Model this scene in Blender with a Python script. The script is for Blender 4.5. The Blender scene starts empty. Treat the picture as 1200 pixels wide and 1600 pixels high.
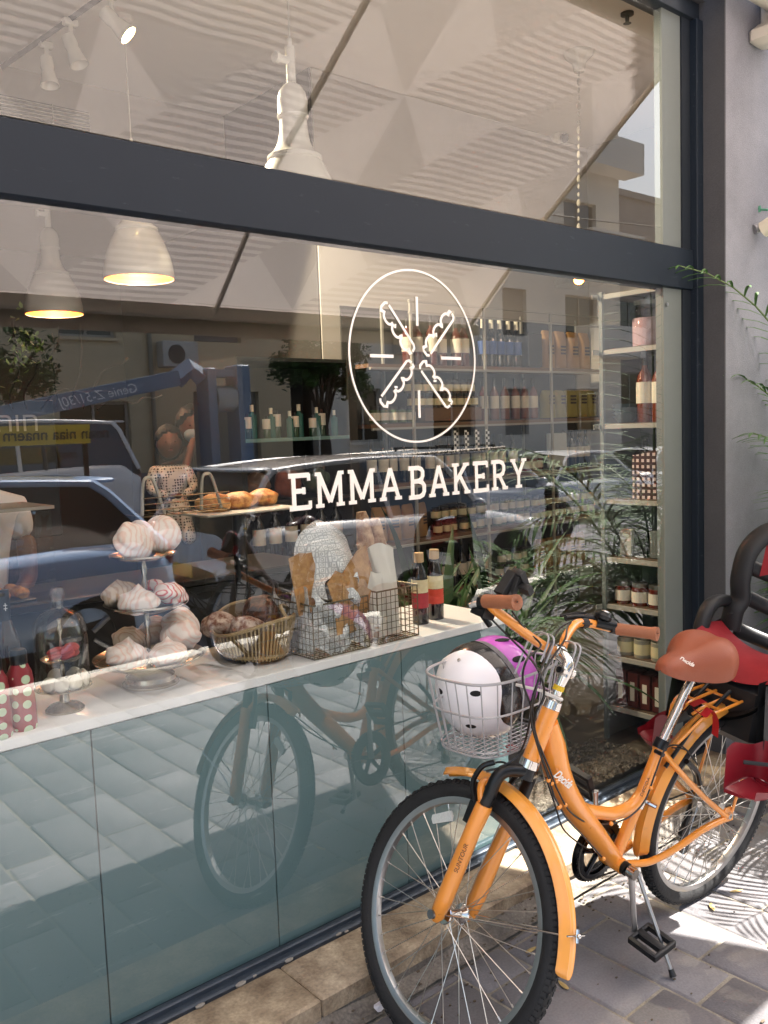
import bpy, math, random
import numpy as np
from mathutils import Vector, Matrix
random.seed(7)
S = bpy.context.scene
COL = S.collection
PI = math.pi
rad = math.radians

# ---------------------------------------------------------------- camera
F_PX, YAW, PITCH, ROLL = 1376.6, .70633, .094114, -.036788
CAM = np.array([0.0, -1.989, 1.5289])
def cam_axes():
    cy, sy, cp, sp = math.cos(YAW), math.sin(YAW), math.cos(PITCH), math.sin(PITCH)
    f = np.array([sy*cp, cy*cp, -sp]); r = np.array([cy, -sy, 0.0]); u = np.cross(r, f)
    return f, math.cos(ROLL)*r + math.sin(ROLL)*u, -math.sin(ROLL)*r + math.cos(ROLL)*u
CF, CR, CU = cam_axes()
def at(px, py, axis, val):
    """point of the real plane (axis = val) that the photograph shows at px, py"""
    d = CF + CR*(px-600)/F_PX - CU*(py-800)/F_PX
    t = (val-CAM[axis])/d[axis]
    return Vector(CAM + t*d)
cd = bpy.data.cameras.new('camera')
cd.sensor_width = 36; cd.sensor_fit = 'VERTICAL'; cd.sensor_height = 36
cd.lens = 36*F_PX/1600; cd.clip_start = .05; cd.clip_end = 500
cam = bpy.data.objects.new('camera', cd); COL.objects.link(cam)
m = Matrix(((CR[0], CU[0], -CF[0], CAM[0]), (CR[1], CU[1], -CF[1], CAM[1]), (CR[2], CU[2], -CF[2], CAM[2]), (0, 0, 0, 1)))
cam.matrix_world = m
S.camera = cam

# ---------------------------------------------------------------- light
SUN = Vector((.66, -.317, 1.0)).normalized()       # towards the sun
w = bpy.data.worlds.new('World'); S.world = w; w.use_nodes = True
nt = w.node_tree; bg = nt.nodes['Background']
sky = nt.nodes.new('ShaderNodeTexSky'); sky.sky_type = 'NISHITA'; sky.sun_disc = False
sky.sun_elevation = math.asin(SUN.z); sky.sun_rotation = math.atan2(SUN.x, SUN.y)
sky.dust_density = 3.5; sky.ozone_density = .3; sky.air_density = 1.2
nt.links.new(sky.outputs[0], bg.inputs[0]); bg.inputs[1].default_value = .09
sl = bpy.data.lights.new('sun', 'SUN'); sl.energy = 5.0; sl.angle = rad(.55); sl.color = (1, .955, .89)
so = bpy.data.objects.new('sun', sl); COL.objects.link(so)
so.rotation_euler = SUN.to_track_quat('Z', 'Y').to_euler(); so.location = (4, -6, 12)
S.view_settings.view_transform = 'Standard'; S.view_settings.look = 'None'
S.view_settings.exposure = 2.5; S.view_settings.gamma = 1; S.view_settings.use_curve_mapping = False
S.cycles.max_bounces = 9; S.cycles.diffuse_bounces = 4; S.cycles.glossy_bounces = 5
S.cycles.transparent_max_bounces = 24; S.cycles.transmission_bounces = 4
S.cycles.sample_clamp_indirect = 6; S.cycles.caustics_reflective = False; S.cycles.caustics_refractive = False
S.cycles.use_denoising = True

# ---------------------------------------------------------------- materials
def lin(h):
    if isinstance(h, str):
        c = [int(h[i:i+2], 16)/255 for i in (0, 2, 4)]
        return tuple((x/12.92 if x <= .04045 else ((x+.055)/1.055)**2.4) for x in c)
    return h
MATS = {}
def M(name, col, rough=.5, metal=0., var=.12, scale=18., bump=0., bscale=60., coat=0., emit=None, estr=1., spec=.5, trans=0., sheen=0.):
    if name in MATS: return MATS[name]
    mt = bpy.data.materials.new(name); mt.use_nodes = True
    t = mt.node_tree; N = t.nodes; b = N['Principled BSDF']; c = lin(col)
    b.inputs['Roughness'].default_value = rough; b.inputs['Metallic'].default_value = metal
    b.inputs['Specular IOR Level'].default_value = spec
    if coat: b.inputs['Coat Weight'].default_value = coat; b.inputs['Coat Roughness'].default_value = .06
    if sheen: b.inputs['Sheen Weight'].default_value = sheen
    tc = N.new('ShaderNodeTexCoord')
    if var:
        nz = N.new('ShaderNodeTexNoise'); nz.inputs['Scale'].default_value = scale; nz.inputs['Detail'].default_value = 5
        t.links.new(tc.outputs['Object'], nz.inputs['Vector'])
        mx = N.new('ShaderNodeMix'); mx.data_type = 'RGBA'
        mx.inputs[6].default_value = tuple(x*(1-var) for x in c)+(1,); mx.inputs[7].default_value = tuple(min(1, x*(1+var)) for x in c)+(1,)
        t.links.new(nz.outputs[0], mx.inputs[0]); t.links.new(mx.outputs[2], b.inputs['Base Color'])
    else:
        b.inputs['Base Color'].default_value = c+(1,)
    if bump:
        nb = N.new('ShaderNodeTexNoise'); nb.inputs['Scale'].default_value = bscale; nb.inputs['Detail'].default_value = 6
        t.links.new(tc.outputs['Object'], nb.inputs['Vector'])
        bp = N.new('ShaderNodeBump'); bp.inputs['Strength'].default_value = bump; bp.inputs['Distance'].default_value = .004
        t.links.new(nb.outputs[0], bp.inputs['Height']); t.links.new(bp.outputs[0], b.inputs['Normal'])
    if emit:
        b.inputs['Emission Color'].default_value = lin(emit)+(1,); b.inputs['Emission Strength'].default_value = estr
    if trans: b.inputs['Transmission Weight'].default_value = trans
    MATS[name] = mt
    return mt
def fres(t, f0):
    """Schlick reflectance of a thin pane, the same from both sides"""
    N = t.nodes; g = N.new('ShaderNodeNewGeometry')
    d = N.new('ShaderNodeVectorMath'); d.operation = 'DOT_PRODUCT'
    t.links.new(g.outputs['Normal'], d.inputs[0]); t.links.new(g.outputs['Incoming'], d.inputs[1])
    def mt(op, a, b=None):
        n = N.new('ShaderNodeMath'); n.operation = op
        for i, v in enumerate((a, b)):
            if v is None: continue
            if isinstance(v, (int, float)): n.inputs[i].default_value = v
            else: t.links.new(v, n.inputs[i])
        return n.outputs[0]
    c = mt('ABSOLUTE', d.outputs['Value'])
    p = mt('POWER', mt('SUBTRACT', 1.0, c), 5.0)
    return mt('ADD', mt('MULTIPLY', p, 1-f0), f0)
def glass_mat(name, tint=(.95, .97, .96), f0=.09, body=None, bodyfac=0.):
    if name in MATS: return MATS[name]
    mt = bpy.data.materials.new(name); mt.use_nodes = True; t = mt.node_tree; N = t.nodes
    N.remove(N['Principled BSDF']); out = N['Material Output']
    tr = N.new('ShaderNodeBsdfTransparent'); tr.inputs[0].default_value = tuple(tint)+(1,)
    gl = N.new('ShaderNodeBsdfGlossy'); gl.inputs['Roughness'].default_value = 0.0
    mx = N.new('ShaderNodeMixShader'); f = fres(t, f0); t.links.new(f, mx.inputs[0])
    src = tr.outputs[0]
    if body:
        df = N.new('ShaderNodeBsdfDiffuse'); df.inputs[0].default_value = lin(body)+(1,)
        m2 = N.new('ShaderNodeMixShader'); m2.inputs[0].default_value = bodyfac
        t.links.new(tr.outputs[0], m2.inputs[1]); t.links.new(df.outputs[0], m2.inputs[2]); src = m2.outputs[0]
    t.links.new(src, mx.inputs[1]); t.links.new(gl.outputs[0], mx.inputs[2]); t.links.new(mx.outputs[0], out.inputs[0])
    MATS[name] = mt
    return mt
def nodes_mat(name):
    mt = bpy.data.materials.new(name); mt.use_nodes = True; MATS[name] = mt
    return mt, mt.node_tree, mt.node_tree.nodes, mt.node_tree.links, mt.node_tree.nodes['Principled BSDF']

# ---------------------------------------------------------------- geometry
class MB:
    def __init__(s): s.v = []; s.f = []; s.mi = []; s.cur = 0
    def add(s, vs, fs):
        o = len(s.v); s.v += [tuple(x) for x in vs]; s.f += [tuple(i+o for i in f) for f in fs]; s.mi += [s.cur]*len(fs); return s
    def box(s, x0, x1, y0, y1, z0, z1, R=None, bev=0):
        if bev:
            b = min(bev, abs(x1-x0)*.45, abs(y1-y0)*.45, abs(z1-z0)*.45); vs = []; c = b*.7
            for zz, e in ((z0, b), (z0+b, 0), (z1-b, 0), (z1, b)):
                X0, X1, Y0, Y1 = x0+e, x1-e, y0+e, y1-e
                vs += [(X1-c, Y0, zz), (X1, Y0+c, zz), (X1, Y1-c, zz), (X1-c, Y1, zz), (X0+c, Y1, zz), (X0, Y1-c, zz), (X0, Y0+c, zz), (X0+c, Y0, zz)]
            fs = []
            for k in range(3):
                for i in range(8):
                    j = (i+1) % 8; fs.append((k*8+i, k*8+j, k*8+8+j, k*8+8+i))
            fs += [tuple(range(7, -1, -1)), tuple(range(24, 32))]
        else:
            vs = [(x, y, z) for z in (z0, z1) for (x, y) in ((x0, y0), (x1, y0), (x1, y1), (x0, y1))]
            fs = [(3, 2, 1, 0), (4, 5, 6, 7), (0, 1, 5, 4), (1, 2, 6, 5), (2, 3, 7, 6), (3, 0, 4, 7)]
        if R is not None: vs = [R @ Vector(v) for v in vs]
        return s.add(vs, fs)
    def tube(s, pts, r, n=8, cap=True, closed=False, flat=1.0, up=None):
        pts = [Vector(p) for p in pts]; L = len(pts)
        rr = r if isinstance(r, (list, tuple)) else [r]*L
        vs = []; fs = []; prev = None
        for i, p in enumerate(pts):
            if closed: t = (pts[(i+1) % L]-pts[i-1])
            else: t = (pts[min(i+1, L-1)]-pts[max(i-1, 0)])
            if t.length < 1e-9: t = Vector((0, 0, 1))
            t.normalize()
            if prev is None:
                a = Vector(up) if up is not None else (Vector((0, 0, 1)) if abs(t.z) < .9 else Vector((1, 0, 0)))
                x = (a - t*a.dot(t)).normalized()
            else:
                x = (prev - t*prev.dot(t)); x = x.normalized() if x.length > 1e-6 else prev
            prev = x; y = t.cross(x)
            for k in range(n):
                a = 2*PI*k/n
                vs.append(p + (x*math.cos(a) + y*math.sin(a)*flat)*rr[i])
        R_ = L if closed else L-1
        for i in range(R_):
            for k in range(n):
                a = i*n+k; b = i*n+(k+1) % n; c = ((i+1) % L)*n+(k+1) % n; d = ((i+1) % L)*n+k
                fs.append((a, b, c, d))
        if cap and not closed:
            fs.append(tuple(range(n-1, -1, -1))); fs.append(tuple((L-1)*n+k for k in range(n)))
        return s.add(vs, fs)
    def lathe(s, prof, c=(0, 0, 0), n=24, R=None, arc=None):
        c = Vector(c); vs = []; fs = []
        for (r, z) in prof:
            for k in range(n):
                a = 2*PI*k/n; p = Vector((r*math.cos(a), r*math.sin(a), z))
                if R is not None: p = R @ p
                vs.append(p+c)
        for i in range(len(prof)-1):
            for k in range(n):
                fs.append((i*n+k, i*n+(k+1) % n, (i+1)*n+(k+1) % n, (i+1)*n+k))
        return s.add(vs, fs)
    def ball(s, c, r, n=14, m=9, sq=(1, 1, 1), R=None, fn=None):
        c = Vector(c); vs = []; fs = []
        for j in range(m+1):
            ph = PI*j/m
            for k in range(n):
                a = 2*PI*k/n; d = Vector((math.sin(ph)*math.cos(a), math.sin(ph)*math.sin(a), math.cos(ph)))
                q = fn(d) if fn else 1.0
                p = Vector((d.x*sq[0], d.y*sq[1], d.z*sq[2]))*r*q
                if R is not None: p = R @ p
                vs.append(c+p)
        for j in range(m):
            for k in range(n):
                fs.append((j*n+k, (j+1)*n+k, (j+1)*n+(k+1) % n, j*n+(k+1) % n))
        return s.add(vs, fs)
    def quad(s, a, b, c, d): return s.add([a, b, c, d], [(0, 1, 2, 3)])
    def prism(s, poly, fn, t0, t1):
        """poly: 2D points; fn(a, b, t) -> 3D"""
        n = len(poly); vs = [fn(a, b, t0) for a, b in poly]+[fn(a, b, t1) for a, b in poly]
        fs = [tuple(range(n-1, -1, -1)), tuple(range(n, 2*n))]+[(i, (i+1) % n, n+(i+1) % n, n+i) for i in range(n)]
        return s.add(vs, fs)
    def grid(s, fn, nu, nv, cu=False):
        vs = [fn(i/(nu if cu else nu), j/nv) for i in range(nu + (0 if cu else 1)) for j in range(nv+1)]
        fs = []; W = nv+1
        for i in range(nu):
            i2 = (i+1) % nu if cu else i+1
            for j in range(nv): fs.append((i*W+j, i2*W+j, i2*W+j+1, i*W+j+1))
        return s.add(vs, fs)
    def mesh(s, name, mats, smooth=False, off=None):
        me = bpy.data.meshes.new(name)
        vs = s.v if off is None else [(v[0]-off[0], v[1]-off[1], v[2]-off[2]) for v in s.v]
        me.from_pydata(vs, [], s.f)
        for mm in (mats if isinstance(mats, (list, tuple)) else [mats]): me.materials.append(mm)
        if isinstance(mats, (list, tuple)) and len(mats) > 1: me.polygons.foreach_set('material_index', s.mi)
        if smooth:
            me.polygons.foreach_set('use_smooth', [True]*len(me.polygons))
            if smooth is not True:
                me.set_sharp_from_angle(angle=rad(smooth))
            else:
                me.set_sharp_from_angle(angle=rad(40))
        me.update()
        return me
WLOC = {}
def link(o):
    COL.objects.link(o); return o
def meta(o, label=None, cat=None, group=None, kind=None):
    if label: o['label'] = label
    if cat: o['category'] = cat
    if group: o['group'] = group
    if kind: o['kind'] = kind
    return o
def thing(name, label, cat, loc=(0, 0, 0), group=None):
    o = link(bpy.data.objects.new(name, None)); o.empty_display_size = .1
    o.location = loc; WLOC[o] = Vector(loc)
    return meta(o, label, cat, group)
def part(name, mb, mat, parent, smooth=True, kind=None, label=None):
    off = WLOC.get(parent, Vector((0, 0, 0)))
    o = link(bpy.data.objects.new(name, mb.mesh(name, mat, smooth, off))); o.parent = parent; WLOC[o] = off
    if kind: o['kind'] = kind
    if label: o['label'] = label
    return o
def piece(name, me, parent, loc=(0, 0, 0), rot=None, scale=None):
    """a part that shares mesh data; loc in world coordinates"""
    off = WLOC.get(parent, Vector((0, 0, 0))) if parent is not None else Vector((0, 0, 0))
    o = link(bpy.data.objects.new(name, me)); o.parent = parent; o.location = Vector(loc)-off; WLOC[o] = Vector(loc)
    if rot is not None: o.rotation_euler = rot
    if scale is not None: o.scale = scale
    return o
def solo(name, mb, mat, label, cat, loc=None, smooth=True, group=None):
    if loc is None:
        xs = [v[0] for v in mb.v]; ys = [v[1] for v in mb.v]; zs = [v[2] for v in mb.v]
        loc = ((min(xs)+max(xs))/2, (min(ys)+max(ys))/2, min(zs))
    o = link(bpy.data.objects.new(name, mb.mesh(name, mat, smooth, loc))); o.location = loc; WLOC[o] = Vector(loc)
    return meta(o, label, cat, group)
def struct(name, mb, mat, smooth=False, parent=None):
    o = link(bpy.data.objects.new(name, mb.mesh(name, mat, smooth))); WLOC[o] = Vector((0, 0, 0))
    if parent: o.parent = parent
    else: o['kind'] = 'structure'
    return o
def copy_tree(o, parent=None, skip=()):
    c = o.copy(); link(c); c.parent = parent
    for ch in list(o.children):
        if ch.name.split('.')[0] in skip: continue
        copy_tree(ch, c, skip)
    return c
def bez(p, n=8):
    """smooth curve through points (Catmull-Rom)"""
    p = [Vector(x) for x in p]; out = []
    q = [p[0]*2-p[1]]+p+[p[-1]*2-p[-2]]
    for i in range(1, len(q)-2):
        for k in range(n):
            t = k/n; a, b, c, d = q[i-1], q[i], q[i+1], q[i+2]
            out.append(.5*((2*b)+(c-a)*t+(2*a-5*b+4*c-d)*t*t+(3*b-a-3*c+d)*t**3))
    out.append(p[-1]); return out
def text_mesh(body, size, ext=.0004, shear=0., font_off=0., space=1.0):
    c = bpy.data.curves.new('t', 'FONT'); c.body = body; c.size = size; c.extrude = ext; c.shear = shear; c.offset = font_off
    c.space_character = space; c.align_x = 'CENTER'; c.align_y = 'CENTER'
    o = bpy.data.objects.new('t', c); COL.objects.link(o)
    bpy.context.view_layer.update()
    dg = bpy.context.evaluated_depsgraph_get()
    me = bpy.data.meshes.new_from_object(o.evaluated_get(dg)); bpy.data.objects.remove(o); return me
def frame_mat(o, x, y, z):
    x = Vector(x).normalized(); z = Vector(z); z = (z-x*z.dot(x)).normalized(); y = z.cross(x)
    return Matrix(((x.x, y.x, z.x, o[0]), (x.y, y.y, z.y, o[1]), (x.z, y.z, z.z, o[2]), (0, 0, 0, 1)))
def put_text(name, body, size, parent, origin, xdir, normal, mat, **k):
    me = text_mesh(body, size, **k); me.materials.clear(); me.materials.append(mat)
    fm = frame_mat(origin, xdir, None, normal)
    off = WLOC.get(parent, Vector((0, 0, 0)))
    me.transform(Matrix.Translation(-off) @ fm)
    o = link(bpy.data.objects.new(name, me)); o.parent = parent; WLOC[o] = off
    return o
# ================================================================ the setting
def stain_mat(name, base, dark, rough=.75, sc=3.0, fine=90., amt=.5, bump=.35):
    mt, t, N, L, b = nodes_mat(name)
    tc = N.new('ShaderNodeTexCoord')
    geo = N.new('ShaderNodeNewGeometry')
    n1 = N.new('ShaderNodeTexNoise'); n1.inputs['Scale'].default_value = sc; n1.inputs['Detail'].default_value = 8; n1.inputs['Roughness'].default_value = .65
    n2 = N.new('ShaderNodeTexNoise'); n2.inputs['Scale'].default_value = fine; n2.inputs['Detail'].default_value = 4
    L.new(geo.outputs['Position'], n1.inputs['Vector']); L.new(geo.outputs['Position'], n2.inputs['Vector'])
    cr = N.new('ShaderNodeValToRGB'); cr.color_ramp.elements[0].position = .35; cr.color_ramp.elements[1].position = .68
    cr.color_ramp.elements[0].color = lin(dark)+(1,); cr.color_ramp.elements[1].color = lin(base)+(1,)
    L.new(n1.outputs[0], cr.inputs[0])
    mx = N.new('ShaderNodeMix'); mx.data_type = 'RGBA'; mx.blend_type = 'OVERLAY'; mx.inputs[0].default_value = amt
    L.new(cr.outputs[0], mx.inputs[6]); L.new(n2.outputs[0], mx.inputs[7]); L.new(mx.outputs[2], b.inputs['Base Color'])
    bp = N.new('ShaderNodeBump'); bp.inputs['Strength'].default_value = bump; bp.inputs['Distance'].default_value = .003
    L.new(n2.outputs[0], bp.inputs['Height']); L.new(bp.outputs[0], b.inputs['Normal'])
    b.inputs['Roughness'].default_value = rough
    return mt
PAVE = [stain_mat('paver_grey_%s' % k, c, d, .82, 2.2, 150., .3, .45) for k, c, d in (('a', '716e70', '5d5b5d'), ('b', '787577', '646264'), ('c', '6c696b', '585658'))]
JOINT = stain_mat('joint_sand', '8a8478', '6c665c', .95, 9., 200., .5, .8)
STONE = stain_mat('threshold_limestone', 'baa98f', '6e5c49', .6, 9., 120., .5, .7)
CONC = stain_mat('dirty_concrete', '857e75', '55504a', .9, 6., 120., .7, .9)
ASPH = stain_mat('asphalt', '88868c', '706e74', .85, 1.2, 160., .5, .5)
KERB = M('kerb_paint', 'd8d4ca', .7, var=.12, scale=8, bump=.3)
PLAST = stain_mat('grey_plaster', '8c8c93', '74747b', .85, 1.8, 210., .35, .55)
PLAST_SHADE = stain_mat('shade_painted_plaster', '4c4c4f', '434346', .8, 2.5, 150., .2, .3)  # grey plaster darkened to paint in the reveal's shade
FRAME = M('frame_paint', '1b232d', .5, var=.10, scale=5, bump=.04, bscale=300, spec=.22)
FRAMED = M('frame_paint_dark', '1b2129', .45, var=.05)
WHITEWALL = M('interior_wall', 'a69f96', .8, var=.04, scale=3)
CEIL = M('ceiling_paint', 'd9d1c9', .85, var=.03, scale=2)
DARKWALL = M('dark_interior_wall', '3b3733', .8, var=.1, scale=2)
GLASS = glass_mat('window_glass', (.90, .93, .92), f0=.14)
BOTG = glass_mat('clear_glass', (.93, .95, .95), f0=.09)

# ground: soil bed far below everything, pavement bed, road
mb = MB(); mb.box(-40, 60, -70, 20, -.9, -.6); struct('ground', mb, ASPH)
mb = MB(); mb.box(-12, 30, -3.52, 3.0, -.4, -.006); struct('pavement', mb, JOINT)
mb = MB()
mb.add([(-30, -3.6, -.13), (3, -3.6, -.13), (40, -3.6, -.95), (40, -12.6, -.95), (3, -12.6, -.13), (-30, -12.6, -.13)], [(5, 4, 1, 0), (4, 3, 2, 1)])
struct('road', mb, ASPH)
mb = MB(); mb.box(-30, 40, -15.5, -12.6, -1., .0); struct('pavement_opposite', mb, PAVE[1])
# kerb stones, each one a piece
kerb = link(bpy.data.objects.new('kerb', None)); kerb['kind'] = 'structure'; WLOC[kerb] = Vector((0, 0, 0))
mb = MB(); mb.box(0, .985, 0, .15, -.3, .002, bev=.015); kme = mb.mesh('kerb_stone', KERB, True)
for i in range(18): piece('kerb_stone', kme, kerb, (-3+i*1.0, -3.67, 0))

# pavers: columns .183 wide run away from the wall, .405 long, alternate columns offset
def paver_mesh(k):
    mb = MB(); e = .0035; mb.box(e, .183-e, -.405+e, -e, -.05, 0, bev=.006); return mb.mesh('paver', PAVE[k], True)
pms = [paver_mesh(k) for k in range(3)]
X0 = 1.819-.183*30
cells = []
for i in range(0, 78):
    off = .1 if i % 2 else 0.
    for j in range(-1, 9):
        x = X0+i*.183; y = -.3305-off-.405*j
        if y-.405 > -3.67 and y < .35: cells.append((x, y, i, j))
def vis(c):  # how near a paver lies to what the photograph shows large
    return math.hypot(c[0]-1.9, (c[1]+.9)*.8)
cells.sort(key=vis)
rp = random.Random(3)
pav = bpy.data.objects['pavement']
rest = MB()
for n, (x, y, i, j) in enumerate(cells):
    dz = rp.uniform(-.0025, .0025)
    y1 = min(y, -.30)  # cut at the concrete strip
    if y-.405 > -.30: continue
    if n < 300:
        if y > -.30:
            mb = MB(); e = .0035; mb.box(e, .183-e, y-.405+e, -.302, -.05, 0, bev=.006)
            me = mb.mesh('paver', PAVE[rp.randrange(3)], True)
            o = link(bpy.data.objects.new('paver', me)); o.location = (x, 0, dz)
        else:
            o = link(bpy.data.objects.new('paver', pms[rp.randrange(3)])); o.location = (x, y, dz)
            o.rotation_euler = (rp.uniform(-.004, .004), rp.uniform(-.006, .006), rp.uniform(-.004, .004))
        o.parent = pav
    else:
        e = .0035; rest.cur = rp.randrange(3)
        rest.box(x+e, x+.183-e, y-.405+e, min(y, -.302)-e, -.05, dz)
o = link(bpy.data.objects.new('paver_field', rest.mesh('paver_field', PAVE))); o.parent = pav; o['kind'] = 'stuff'

# dirty concrete strip and limestone threshold with the metal channel under the glass
mb = MB(); rs = random.Random(5)
def strip(i, j):
    x = -2+i*6.2; y = -.302+j*.062
    return (x, y, .004+.05*max(0, j-.35)*1.3*(0.6+.4*math.sin(x*7.3)) + rs.uniform(0, .004))
mb.grid(strip, 160, 6)
struct('concrete_strip', mb, CONC, True)
mb = MB(); mb.box(-2.2, 4.2, -.2405, .2, -.3, .04); struct('threshold_bed', mb, CONC)
thr = link(bpy.data.objects.new('threshold', None)); thr['kind'] = 'structure'; WLOC[thr] = Vector((0, 0, 0))
for k, (a, b) in enumerate(((-2.0, -.9), (-.9, .18), (.18, 1.22), (1.22, 2.19), (2.19, 3.0), (3.0, 3.5))):
    mb = MB(); mb.box(a+.002, b-.002, -.2465+.004*(k % 2), -.052, .03, .088+.001*(k % 3), bev=.006); part('stone_slab', mb, STONE, thr)
CHAN = M('channel_metal', '39424d', .42, metal=.4, var=.35, scale=25, bump=.5, bscale=40)
mb = MB(); mb.box(-2, 3.46, -.052, -.012, .05, .099, bev=.004); mb.box(-2, 3.46, -.03, -.008, .095, .113, bev=.003); part('channel', mb, CHAN, thr)
mb = MB(); mb.box(-2, 3.46, -.008, .012, .0, .1005); part('bottom_rail', mb, FRAMED, thr)
mb = MB()
for k in range(16):
    x = rs.uniform(.3, 2.2); mb.ball((x, -.05+rs.uniform(-.008, .004), .094), rs.uniform(.004, .011), 7, 5, (1.6, .8, .5))
part('grit', mb, M('putty', '8a857d', .9, var=.3), thr, kind='stuff')
mb = MB()
for k in range(420):
    x = rs.uniform(.2, 3.2); y = rs.uniform(-.45, -.24) if k % 3 else rs.uniform(-1.0, -.3); z = .012+.05*max(0, (y+.302)/.062-.35)*1.1 if y > -.302 else .001
    a = rs.uniform(.0015, .005); mb.ball((x, y, z+a*.3), a, 5, 3, (rs.uniform(.8, 2.4), 1, .5))
lit = struct('pavement_debris', mb, M('debris', '54493b', .95, var=.6, scale=30)); lit['kind'] = 'stuff'

# shop walls
FY = -.012                                  # front plane of the dark frame; the glass sits at y = 0
PX = 3.448; GX = 3.203; WY = -.134
ZT0 = at(300, 346, 1, FY).z; ZT1 = at(300, 241, 1, FY).z; ZH = at(1060, 22, 1, FY).z
shop = thing('shop_building', 'grey plastered shop front with a glazed bakery window and dark metal frame', 'shop', (0, 0, 0))
mb = MB(); mb.box(PX+.008, 9, WY, .03, -.2, 5.2); part('wall', mb, PLAST, shop, False)
mb = MB(); mb.box(PX, PX+.0085, WY+.0005, .03, .0, 5.2); part('reveal', mb, PLAST_SHADE, shop, False)
mb = MB(); mb.box(-4, PX, -.05, .1, ZH+.07, 5.2); part('wall', mb, PLAST_SHADE, shop, False)
mb = MB(); mb.box(-4, -1.6, -.05, .1, -.2, 3.2); part('wall', mb, PLAST, shop, False)
mb = MB(); mb.box(-4, 9, WY, 6, 5.2, 5.4); part('roof', mb, PLAST, shop, False)
mb = MB(); mb.box(-3.5, 6.6, .1, 5.4, .04, .1); part('floor', mb, M('shop_floor', '4b463f', .35, var=.2, scale=3), shop, False)
mb = MB(); mb.box(-3.5, 6.6, .1, 5.4, 3.69, 3.8); part('ceiling', mb, CEIL, shop, False)
mb = MB(); mb.box(-3.5, 3.3, 5.2, 5.3, .1, 3.69); part('back_wall', mb, DARKWALL, shop, False)
mb = MB(); mb.box(3.29, 3.2995, 2.41, 5.2, .1, 3.69); part('return_wall_shade', mb, DARKWALL, shop, False)  # thin dark sheet that paints dimness over the pale wall's side
mb = MB(); mb.box(3.3, 6.6, 2.4, 5.3, .1, 3.69); part('back_wall', mb, WHITEWALL, shop, False)
mb = MB(); mb.box(-3.6, -3.5, .1, 5.3, .1, 3.69); part('side_wall', mb, WHITEWALL, shop, False)
mb = MB(); mb.box(6.0, 6.6, .1, 2.4, .1, 3.69); part('side_wall', mb, WHITEWALL, shop, False)
mb = MB(); mb.box(PX+.0085, 6.0, .03, .1, .1, 3.69); part('side_wall', mb, WHITEWALL, shop, False)
mb = MB(); mb.box(-3.5, 3.3, 3.4, 5.2, 3.02, 3.69); part('bulkhead', mb, M('bulkhead_paint', '8f867c', .85, var=.05), shop, False)
# joinery
mb = MB(); mb.box(-1.6, PX-.05, FY-.012, .06, ZT0, ZT1, bev=.003); part('transom', mb, FRAME, shop)
mb = MB(); mb.box(-1.6, PX-.002, FY-.014, .06, ZH, ZH+.07, bev=.003); part('head_frame', mb, FRAMED, shop)
mb = MB(); mb.box(PX-.05, PX-.001, FY-.03, .05, .1, ZH-.001, bev=.003); part('post', mb, FRAME, shop)
for z0, z1 in ((.1, ZT0-.001), (ZT1+.001, ZH-.001)):
    mb = MB(); mb.box(3.336, PX-.0505, FY, .03, z0, z1); part('post', mb, FRAMED, shop)
    mb = MB(); mb.box(GX, 3.3355, -.005, .03, z0, z1); part('jamb_board', mb, M('jamb_board', '6c716e', .5, var=.05, bump=.05), shop, False)
mb = MB()
for z in (1.985, .35): mb.lathe([(0, .0), (.008, .0), (.008, .006), (0, .006)], (GX+.02, -.006, z), 12, Matrix.Rotation(PI/2, 3, 'X'))
part('screw', mb, M('screw_steel', 'b0b0b0', .3, 1.), shop, kind='stuff')
mb = MB(); mb.quad((-1.6, 0, 2.223), (GX+.003, 0, 2.223), (GX+.003, 0, 3.2), (-1.6, 0, 3.2)); part('upper_pane', mb, GLASS, shop, False)
mb = MB(); mb.quad((-1.6, 0, .1), (GX+.003, 0, .1), (GX+.003, 0, 2.1), (-1.6, 0, 2.1)); part('lower_pane', mb, GLASS, shop, False)
TEAL = M('teal_panel_paint', '6e878b', .45, var=.06, scale=1.2, spec=.2)
def scuff(mt, lo, hi, col, amt, sc, name='Base Color'):
    """scuffs and chips: streaky noise, thresholded, mixed over the paint"""
    t = mt.node_tree; N = t.nodes; b = N['Principled BSDF']; ln = b.inputs[name].links
    src = ln[0].from_socket if ln else None
    g = N.new('ShaderNodeNewGeometry'); mp = N.new('ShaderNodeMapping'); mp.inputs['Scale'].default_value = sc
    nz = N.new('ShaderNodeTexNoise'); nz.inputs['Scale'].default_value = 1; nz.inputs['Detail'].default_value = 7; nz.inputs['Roughness'].default_value = .7
    t.links.new(g.outputs['Position'], mp.inputs[0]); t.links.new(mp.outputs[0], nz.inputs[0])
    cr = N.new('ShaderNodeValToRGB'); cr.color_ramp.elements[0].position = lo; cr.color_ramp.elements[1].position = hi
    cr.color_ramp.elements[0].color = (0, 0, 0, 1); cr.color_ramp.elements[1].color = (amt, amt, amt, 1); t.links.new(nz.outputs[0], cr.inputs[0])
    mx = N.new('ShaderNodeMix'); mx.data_type = 'RGBA'; t.links.new(cr.outputs[0], mx.inputs[0]); t.links.new(src, mx.inputs[6]); mx.inputs[7].default_value = lin(col)+(1,)
    t.links.new(mx.outputs[2], b.inputs[name])
scuff(TEAL, .60, .74, 'a9b8b6', .5, (3, 3, 26)); scuff(TEAL, .66, .72, '4a5656', .4, (14, 14, 5))
scuff(FRAME, .62, .72, '5a6068', .35, (9, 40, 40))
xs = [-1.6, -1.18, -.69, -.2, .281, .771, 1.262, 1.75, 2.231]
for a, b in zip(xs[:-1], xs[1:]):
    mb = MB(); mb.box(a+.002, b-.002, .007, .025, .102, .848); part('teal_panel', mb, TEAL, shop, False)
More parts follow.
